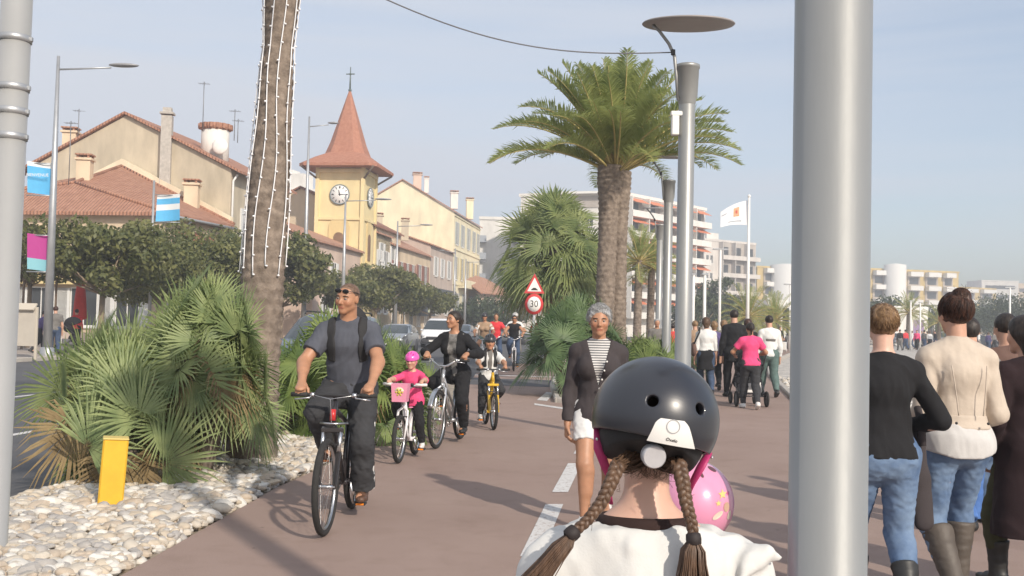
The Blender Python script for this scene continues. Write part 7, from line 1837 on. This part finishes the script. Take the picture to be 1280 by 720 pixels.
def strands(p, o, bun, n, m, seed, low=-.055, r=.0016, par=None):
    """combed-up hair: fine locks from the hairline over the head to the bun"""
    rng = np.random.default_rng(seed); mb = MB(); c = A(0, -.014, .03); rad = A(.076 + o, .094 + o, .084 + o) * 1.01
    bd = nrm((A(*bun) - c) / rad)
    for i in range(n):
        az = rng.uniform(-PI, PI); s_ = A(math.sin(az), -math.cos(az), 0)          # az 0: the nape
        z0 = low + (.115 * (abs(az) / PI) ** 1.2); st = nrm(A(s_[0], s_[1], 0) + A(0, 0, (z0 - .03) / .09)); pts = []
        k = rng.uniform(0, .25)
        for t in np.linspace(k, 1.0, 8):
            v = nrm(st * (1 - t) + bd * t * 1.02 + rng.normal(0, .012, 3)); q = c + v * rad * (1 + .03 * math.sin(t * 3 + i) + .02 * rng.random()); pts.append(p.hd(*q))
        mb.tube(pts, [r * .6] + [r] * 6 + [r * .7], 3, cap=False)
    B = A(*bun)
    for i in range(n // 3):
        v = nrm(rng.normal(size=3)); w = nrm(np.cross(v, rng.normal(size=3))); pts = []
        for t in np.linspace(0, 2.6, 8): pts.append(p.hd(*(B + (v * math.cos(t) + w * math.sin(t)) * A(.05, .047, .045) * 1.1)))
        mb.tube(pts, r, 3, cap=False)
    for i in range(14):
        v = nrm(A(rng.normal(), -abs(rng.normal()), .8)); b0 = p.hd(*(B + v * .045)); mb.tube([b0, b0 + p.HM.T @ (v * .02), b0 + p.HM.T @ (v * .03 + rng.normal(0, .012, 3))], r * .5, 3, cap=False)
    H_ = [q for q in p.root.children if q.name.startswith('hair')][0]
    return mb.build('hair_strands', m, H_)
# --- women on the right
po = walk(1.66, .10); po.update(hy=12, hp=-2, wrist={1: (.17, .20, .99), -1: (-.25, .02, .76)}, ep={1: A(.55, -.45, -.5)})
wa = person('woman with light brown pinned up hair, black top, blue jeans and black boots', (gp(1107, 5.28), 5.28, 0), R(-2), 1.66, po, SKINP, female=True, top=dict(mat=C_BLK, sleeve='long', o=.014, hem=-.0, amp=.006, freq=17, name='black_top', ak=.010), bottom=dict(mat=C_JEAN, o=.008, len=.9, amp=.005, freq=28, name='jeans'),
       shoes=dict(mat=S_BLK, h=.55), hair=dict(style='bun', mat=H_LT, o=.012, amp=.004, freq=110, low=-.05, bun=(0, -.075, .06), bs=1.15, res=.004, stretch=(1, 1, .25)), res=.0075, extra=lambda p: strands(p, .012, (0, -.075, .06), 520, H_LT, 3) and mesh_obj('hair_clip', *sdf_mesh([pe(p.hd(0, -.105, .05), A(.012, .012, .05) * p.sc, p.HM)], .004), mat('clip_brown', (.08, .04, .02), .4), p.root))
po = walk(1.74, .09, left_first=False); po.update(hy=0, hp=-4, wrist={1: (.13, .22, .98), -1: (-.13, .22, .98)}, ep={1: A(.35, -.7, -.6), -1: A(-.35, -.7, -.6)})
wb = person('auburn haired woman in a beige jacket over a white shirt, jeans and tall boots', (gp(1199, 5.62), 5.62, 0), R(2), 1.74, po, SKIN, female=True,
       top=[dict(mat=cloth('cloth_offwhite', (.52, .51, .50), .06), sleeve='none', o=.024, cuts=lambda pp: [plane(pp.P + pp.S * .06 * pp.U, pp.S)], hem=-.04, fl=.005, amp=.005, freq=18, name='shirt', gcuts=lambda p: [lambda x, y, z: (p.P[2] - .030 - .55 * (.20 - np.abs(x)) ** 1 * .5) - z]), dict(mat=C_BEI, sleeve='long', o=.020, hem=.055, amp=.0045, freq=19, name='jacket', stretch=(1.3, 1, .55), neck=.03, nt=.1, seed=31)],
       bottom=dict(mat=C_JEAN, o=.008, len=.75, amp=.005, freq=28, name='jeans', seed=12), shoes=dict(mat=S_BOOT, h=.82), hair=dict(style='bun', mat=H_RD, o=.014, amp=.0055, freq=90, low=-.045, bun=(.01, -.045, .105), bs=1.2, res=.005, stretch=(1, 1, .35)), res=.0075, build=.96)
def jk(p):
    J = [c for c in p.root.children if c.name.startswith('jacket')][0]
    V, F = sdf_mesh(p.torso(.026, .05, [plane(p.P + p.S * .057 * p.U, -p.S), plane(p.P + p.S * .088 * p.U, p.S)]), .008); mesh_obj('waistband', V, F, C_BEI, J)
    m = MB()
    for s in (1, -1):
        m.tube([p.P + p.S * t * p.U - p.T * (.079 + .010 * math.sin(t * 12)) * p.U * 1.0 + p.Rt * s * (.036 + .022 * (t - .07) / .2) * p.U for t in np.linspace(.095, .25, 9)], .0035, 5)
    m.build('seam', C_BEI, J)
    m = MB()
    for s in (1, -1): m.ball(p.P + p.S * .072 * p.U - p.T * .096 * p.U + p.Rt * s * .05 * p.U, .008, 8, 6)
    m.build('buttons', BLK, J)
jk(wb); strands(wb, .014, (.01, -.045, .105), 560, H_RD, 4)
dg_ = empty('carried_coat', (gp(1154, 5.36), 5.36, 0), 0, 'dark coat hanging from the arm of the woman in black', 'coat')
V, F = sdf_mesh([pc(A(.0, .08, .98), A(-.01, .02, .72), .04, .055, .03, (A(0, 1, 0), .8)), pc(A(-.01, .02, .72), A(.02, .0, .50), .065, .045, .03, (A(0, 1, 0), .6))], .009, .008, 20, 4); mesh_obj('coat', V, F, C_CARD, dg_)
m = MB(); m.tube([(.0, .06, 1.1), (.0, .0, 1.0), (0, -.01, .9)], .02, 6); m.build('sleeve', C_CARD, dg_)
po = walk(1.62, .10); po.update(hy=-20, wrist={-1: (-.22, .10, .80)})
person('dark haired person in a black coat cut by the right edge of the view', (gp(1288, 5.9), 5.9, 0), R(8), 1.62, po, SKIN, female=True, top=dict(mat=C_DRED, sleeve='long', o=.035, hem=-.30, fl=.02, amp=.008, freq=14, name='coat'), bottom=dict(mat=cloth('cloth_olive', (.05, .05, .025)), o=.012), shoes=dict(mat=S_BLK, h=.5), hair=dict(style='long', len=.12, mat=H_DK, o=.024, amp=.004, low=-.06), res=.010)
po = walk(1.68, .12); po.update(wrist={-1: (-.24, .04, .80)})
person('person in a brown top and blue jeans between the beige jacket and the black coat', (gp(1262, 7.9), 7.9, 0), R(4), 1.68, po, SKIN, top=dict(mat=C_BRN, sleeve='long', o=.022, hem=-.02, amp=.006), bottom=dict(mat=C_JEAN, o=.022, amp=.006, name='jeans'), shoes=dict(mat=S_BLK), hair=dict(style='short', mat=H_DK, o=.012), res=.012)
po = walk(1.64, .10, left_first=False)
person('person in bright blue jeans hidden behind the woman in the beige jacket', (gp(1214, 7.6), 7.6, 0), R(-2), 1.64, po, SKIN, top=dict(mat=C_GRY, sleeve='long', o=.02, hem=-.02), bottom=dict(mat=C_BLUE, o=.03, flare=.075, name='jeans'), shoes=dict(mat=S_BLK), hair=dict(style='short', mat=H_DK, o=.012), res=.012)
# --- promenade walkers further on
def walker(label, px, D, H, top, bottom, rz=0, female=False, hair=None, sleeve='long', skin=SKIN, po=None, shoes=S_BLK, res=.014, left=True, group='walkers on the promenade', extra=None, thing=None, hem=-.02, o=.02):
    p_ = walk(H, .14, left); p_.update(po or {})
    return person(label, (gp(px, D), D, 0), rz, H, p_, skin, female=female, top=dict(mat=top, sleeve=sleeve, o=o, hem=hem, amp=.006, freq=18), bottom=bottom, shoes=dict(mat=shoes), hair=hair or dict(style='short', mat=H_DK, o=.012), res=res, group=group, extra=extra)
pk = walker('woman in a bright pink top pushing a black pushchair', 940, 18.9, 1.63, C_PINK, dict(mat=C_TRK, o=.016, amp=.005), 0, True, dict(style='pony', mat=H_DK, o=.012), 'short', SKINT, dict(wrist={1: (.23, .36, 1.0), -1: (-.23, .36, 1.0)}, lean=6), S_WHT, .012)
def pushchair(label, x, y, rz):
    o = empty('pushchair', (x, y, 0), rz, label, 'pushchair'); fm = mat('pushchair_frame', (.06, .06, .065), .4, .4); fb = cloth('pushchair_fabric', (.018, .018, .02))
    m = MB()
    for s in (-1, 1):
        m.tube([(s * .23, -.45, 1.0), (s * .25, -.1, .72), (s * .27, .45, .2)], .014, 6); m.tube([(s * .27, -.30, .2), (s * .25, .1, .55), (s * .2, .25, .45)], .013, 6)
    m.tube([(-.23, -.45, 1.0), (.23, -.45, 1.0)], .018, 8); m.tube([(-.27, -.30, .2), (.27, -.30, .2)], .012, 6); m.build('frame', fm, o)
    V, F = sdf_mesh([pc(A(-.16, .05, .45), A(.16, .05, .45), .13, .13, .05), pc(A(-.16, -.10, .75), A(.16, -.10, .75), .12, .12, .08)], .02); mesh_obj('seat', V, F, fb, o)
    V, F = sdf_mesh([pe((0, .02, .88), (.25, .25, .22), None, .02, [plane((0, 0, .84), (0, .4, -1))])], .02); mesh_obj('hood', V, F, fb, o)
    m = MB(); m.box((0, -.12, .34), (.42, .34, .2), bev=.04); m.build('basket', mat('basket_grey', (.12, .12, .13), .8), o)
    m = MB()
    for s in (-1, 1): m.box((s * .14, -.30, .36), (.07, .02, .22), bev=.005); 
    m.box((0, -.30, .30), (.34, .02, .05)); m.build('pattern', S_WHT, o)
    for (sx, sy, r) in ((-.29, -.30, .15), (.29, -.30, .15), (-.24, .45, .12), (.24, .45, .12)):
        w = empty('wheel', (sx, sy, r)); w.parent = o; m = MB(); m.torus((0, 0, 0), (1, 0, 0), r - .02, .024, 24, 8); m.build('tyre', RUB, w); m = MB(); m.lathe([(0, .012), (.05, .012), (r - .04, .006), (r - .04, -.006), (.05, -.012), (0, -.012)], (0, 0, 0), (1, 0, 0), 18); m.build('rim', mat('basket_grey', 0), w)
    return o
pushchair('black pushchair pushed by the woman in pink', gp(938, 19.65), 19.72, 0)
walker('man in a white jacket and green grey trousers walking right of the woman in pink', 963, 22.4, 1.82, C_WHT, dict(mat=C_GRN, o=.022), .05, extra=lambda p: mesh_obj('print', *sdf_mesh(p.torso(.026, .05, [plane(p.SCn + p.Rt * .1, p.Rt), plane(p.SCn - p.Rt * .1, -p.Rt), plane(p.P + p.S * .19 * p.U, p.S), plane(p.P + p.S * .165 * p.U, -p.S), plane(p.SCn + p.T * -.02, p.T)]), .014), C_GRY, p.root))
wsk = walker('woman in a white top, black skirt and jeans with a shoulder bag', 884, 22, 1.74, C_WHT, [dict(kind='trousers', mat=C_JDK, o=.012), dict(kind='skirt', mat=C_BLK, len=.17, o=.02, w=.09)], 0, True, dict(style='long', len=.08, mat=H_BR, o=.018), hem=.06)
bg_ = empty('shoulder_bag', wsk.root.location, 0, 'brown shoulder bag on the left side of the woman in the black skirt', 'bag')
V, F = sdf_mesh([pe((-.27, .03, 1.02), (.07, .14, .16), None, .02)], .02, .004, 20); mesh_obj('bag', V, F, C_BRN, bg_); m = MB(); m.tube([(-.27, -.06, 1.15), (-.17, -.12, 1.4), (-.15, .0, 1.5), (-.22, .1, 1.15)], .018, 6); m.build('strap', WEB, bg_)
walker('tall man in black walking just beyond the woman in pink', 919, 21.9, 1.92, C_BLK, dict(mat=C_BLK, o=.016), 0, res=.016, hem=-.10)
walker('person with reddish brown hair beside the tall man in black', 936, 23.6, 1.74, C_BLK, dict(mat=C_TRK, o=.016), 0, True, dict(style='long', len=.1, mat=H_RD, o=.02), res=.016)
walker('bare legged person in a long grey coat between the black skirt and the tall man', 906, 25.5, 1.72, C_GRY, dict(kind='shorts', mat=C_BLK, len=-.3), 0, True, dict(style='long', len=.06, mat=H_LT, o=.016), hem=-.16, o=.035, res=.016)
walker('blond person in a violet jacket beside the woman in the black skirt', 894, 24.4, 1.68, C_VIO, dict(mat=C_BLK, o=.016), 0, True, dict(style='long', len=.06, mat=H_LT, o=.016), res=.016)
walker('person in a pale tan top further on, left of the woman in the black skirt', 870, 28, 1.70, C_TAN, dict(mat=C_GRY, o=.016), 0, False, dict(style='short', mat=H_LT, o=.014), res=.018)
walker('white haired man facing the camera just behind the second lamp', 822, 29, 1.74, C_GRY, dict(mat=C_TAN, o=.02), PI, False, dict(style='short', mat=H_GR, o=.012), res=.016, skin=SKINT)
walker('person in red seen between the lamp posts', 842, 31, 1.62, C_RED, dict(mat=C_TAN, o=.02), 0, True, None, res=.018)
walker('person in a dark jacket right of the person in red, between the posts', 848, 33, 1.75, C_BLK, dict(mat=C_BRN, o=.02), 0, False, None, res=.018)
walker('bald walker in a tan jacket just left of the tan topped person', 862, 30, 1.7, C_TAN, dict(mat=C_BLK, o=.02), 0, False, dict(style='short', mat=H_GR, o=.004), res=.018)
# left pavement
walker('person in a grey top standing by the left road lamp', 71, 36.5, 1.76, C_GRY, dict(mat=C_JDK, o=.02), .6, False, dict(style='short', mat=H_RD, o=.012), 'short', res=.018, group='people on the left pavement')
walker('person in dark blue bending beside the notice board', 50, 37.5, 1.62, C_VIO, dict(mat=C_TRK, o=.02), -.9, False, None, res=.018, group='people on the left pavement', po=dict(lean=18))
pc2 = pushchair('dark pushchair on the left pavement beside the person in grey', gp(92, 37.5), 37.5, R(-60)); pc2.scale = (1.25, 1.25, 1.25)
walker('person in red by the closed parasol', 97, 43, 1.7, C_RED, dict(mat=C_BLK, o=.02), .3, True, None, res=.02, group='people on the left pavement')
# far crowd on the shore promenade: one walker shape, copied
base = [walker('distant walker in a red top below the kiosk', 1133, 84, 1.72, C_RED, dict(mat=C_JDK, o=.03), .2, False, None, res=.03, group='distant walkers on the shore promenade'),
        walker('distant walker in a white top just right of the kiosk', 1163, 86, 1.66, C_WHT, dict(mat=C_BLK, o=.03), -.2, True, dict(style='long', len=.08, mat=H_BR, o=.02), res=.03, group='distant walkers on the shore promenade')]
fc = [(1126, 82, C_BLK, C_GRY, 'distant walker in black and grey beside the bun'), (1141, 90, C_WHT, C_JDK, 'distant walker in white and denim between the two women'), (1147, 85, C_PINK, C_BLK, 'distant walker in pink between the two women'), (1152, 95, C_VIO, C_GRY, 'distant walker in violet between the two women'), (1156, 83, C_GRY, C_JDK, 'distant walker in grey and denim by the beige shoulder'), (1160, 98, C_TAN, C_BLK, 'distant walker in tan by the beige shoulder'),
      (1170, 91, C_BLK, C_JDK, 'distant walker in black and denim left of the auburn hair'), (1218, 88, C_RED, C_BLK, 'distant walker in red and black right of the auburn hair'), (1224, 96, C_WHT, C_GRY, 'distant walker in white and grey right of the auburn hair'), (1236, 84, C_VIO, C_JDK, 'distant walker in violet and denim near the right edge'), (1244, 92, C_GRY, C_BLK, 'distant walker in grey and black near the right edge'), (1256, 88, C_TAN, C_JDK, 'distant walker in tan and denim near the right edge'),
      (976, 74, C_BLK, C_TAN, 'distant walker in black and tan left of the beached boat'), (981, 78, C_WHT, C_BLK, 'distant walker in white and black behind the beached boat'), (1002, 80, C_RED, C_GRY, 'distant walker in red and grey right of the beached boat')]
for i, (px, D, t_, b_, lab) in enumerate(fc):
    c = copy_tree(base[i % 2].root); c.location = (gp(px, D), D, 0); c.rotation_euler = (0, 0, i * 1.3); c['label'] = lab
    for ch in c.children:
        if ch.name.startswith('shirt') or ch.name.startswith('trousers'):
            ch.material_slots[0].link = 'OBJECT'; ch.material_slots[0].material = t_ if ch.name.startswith('shirt') else b_
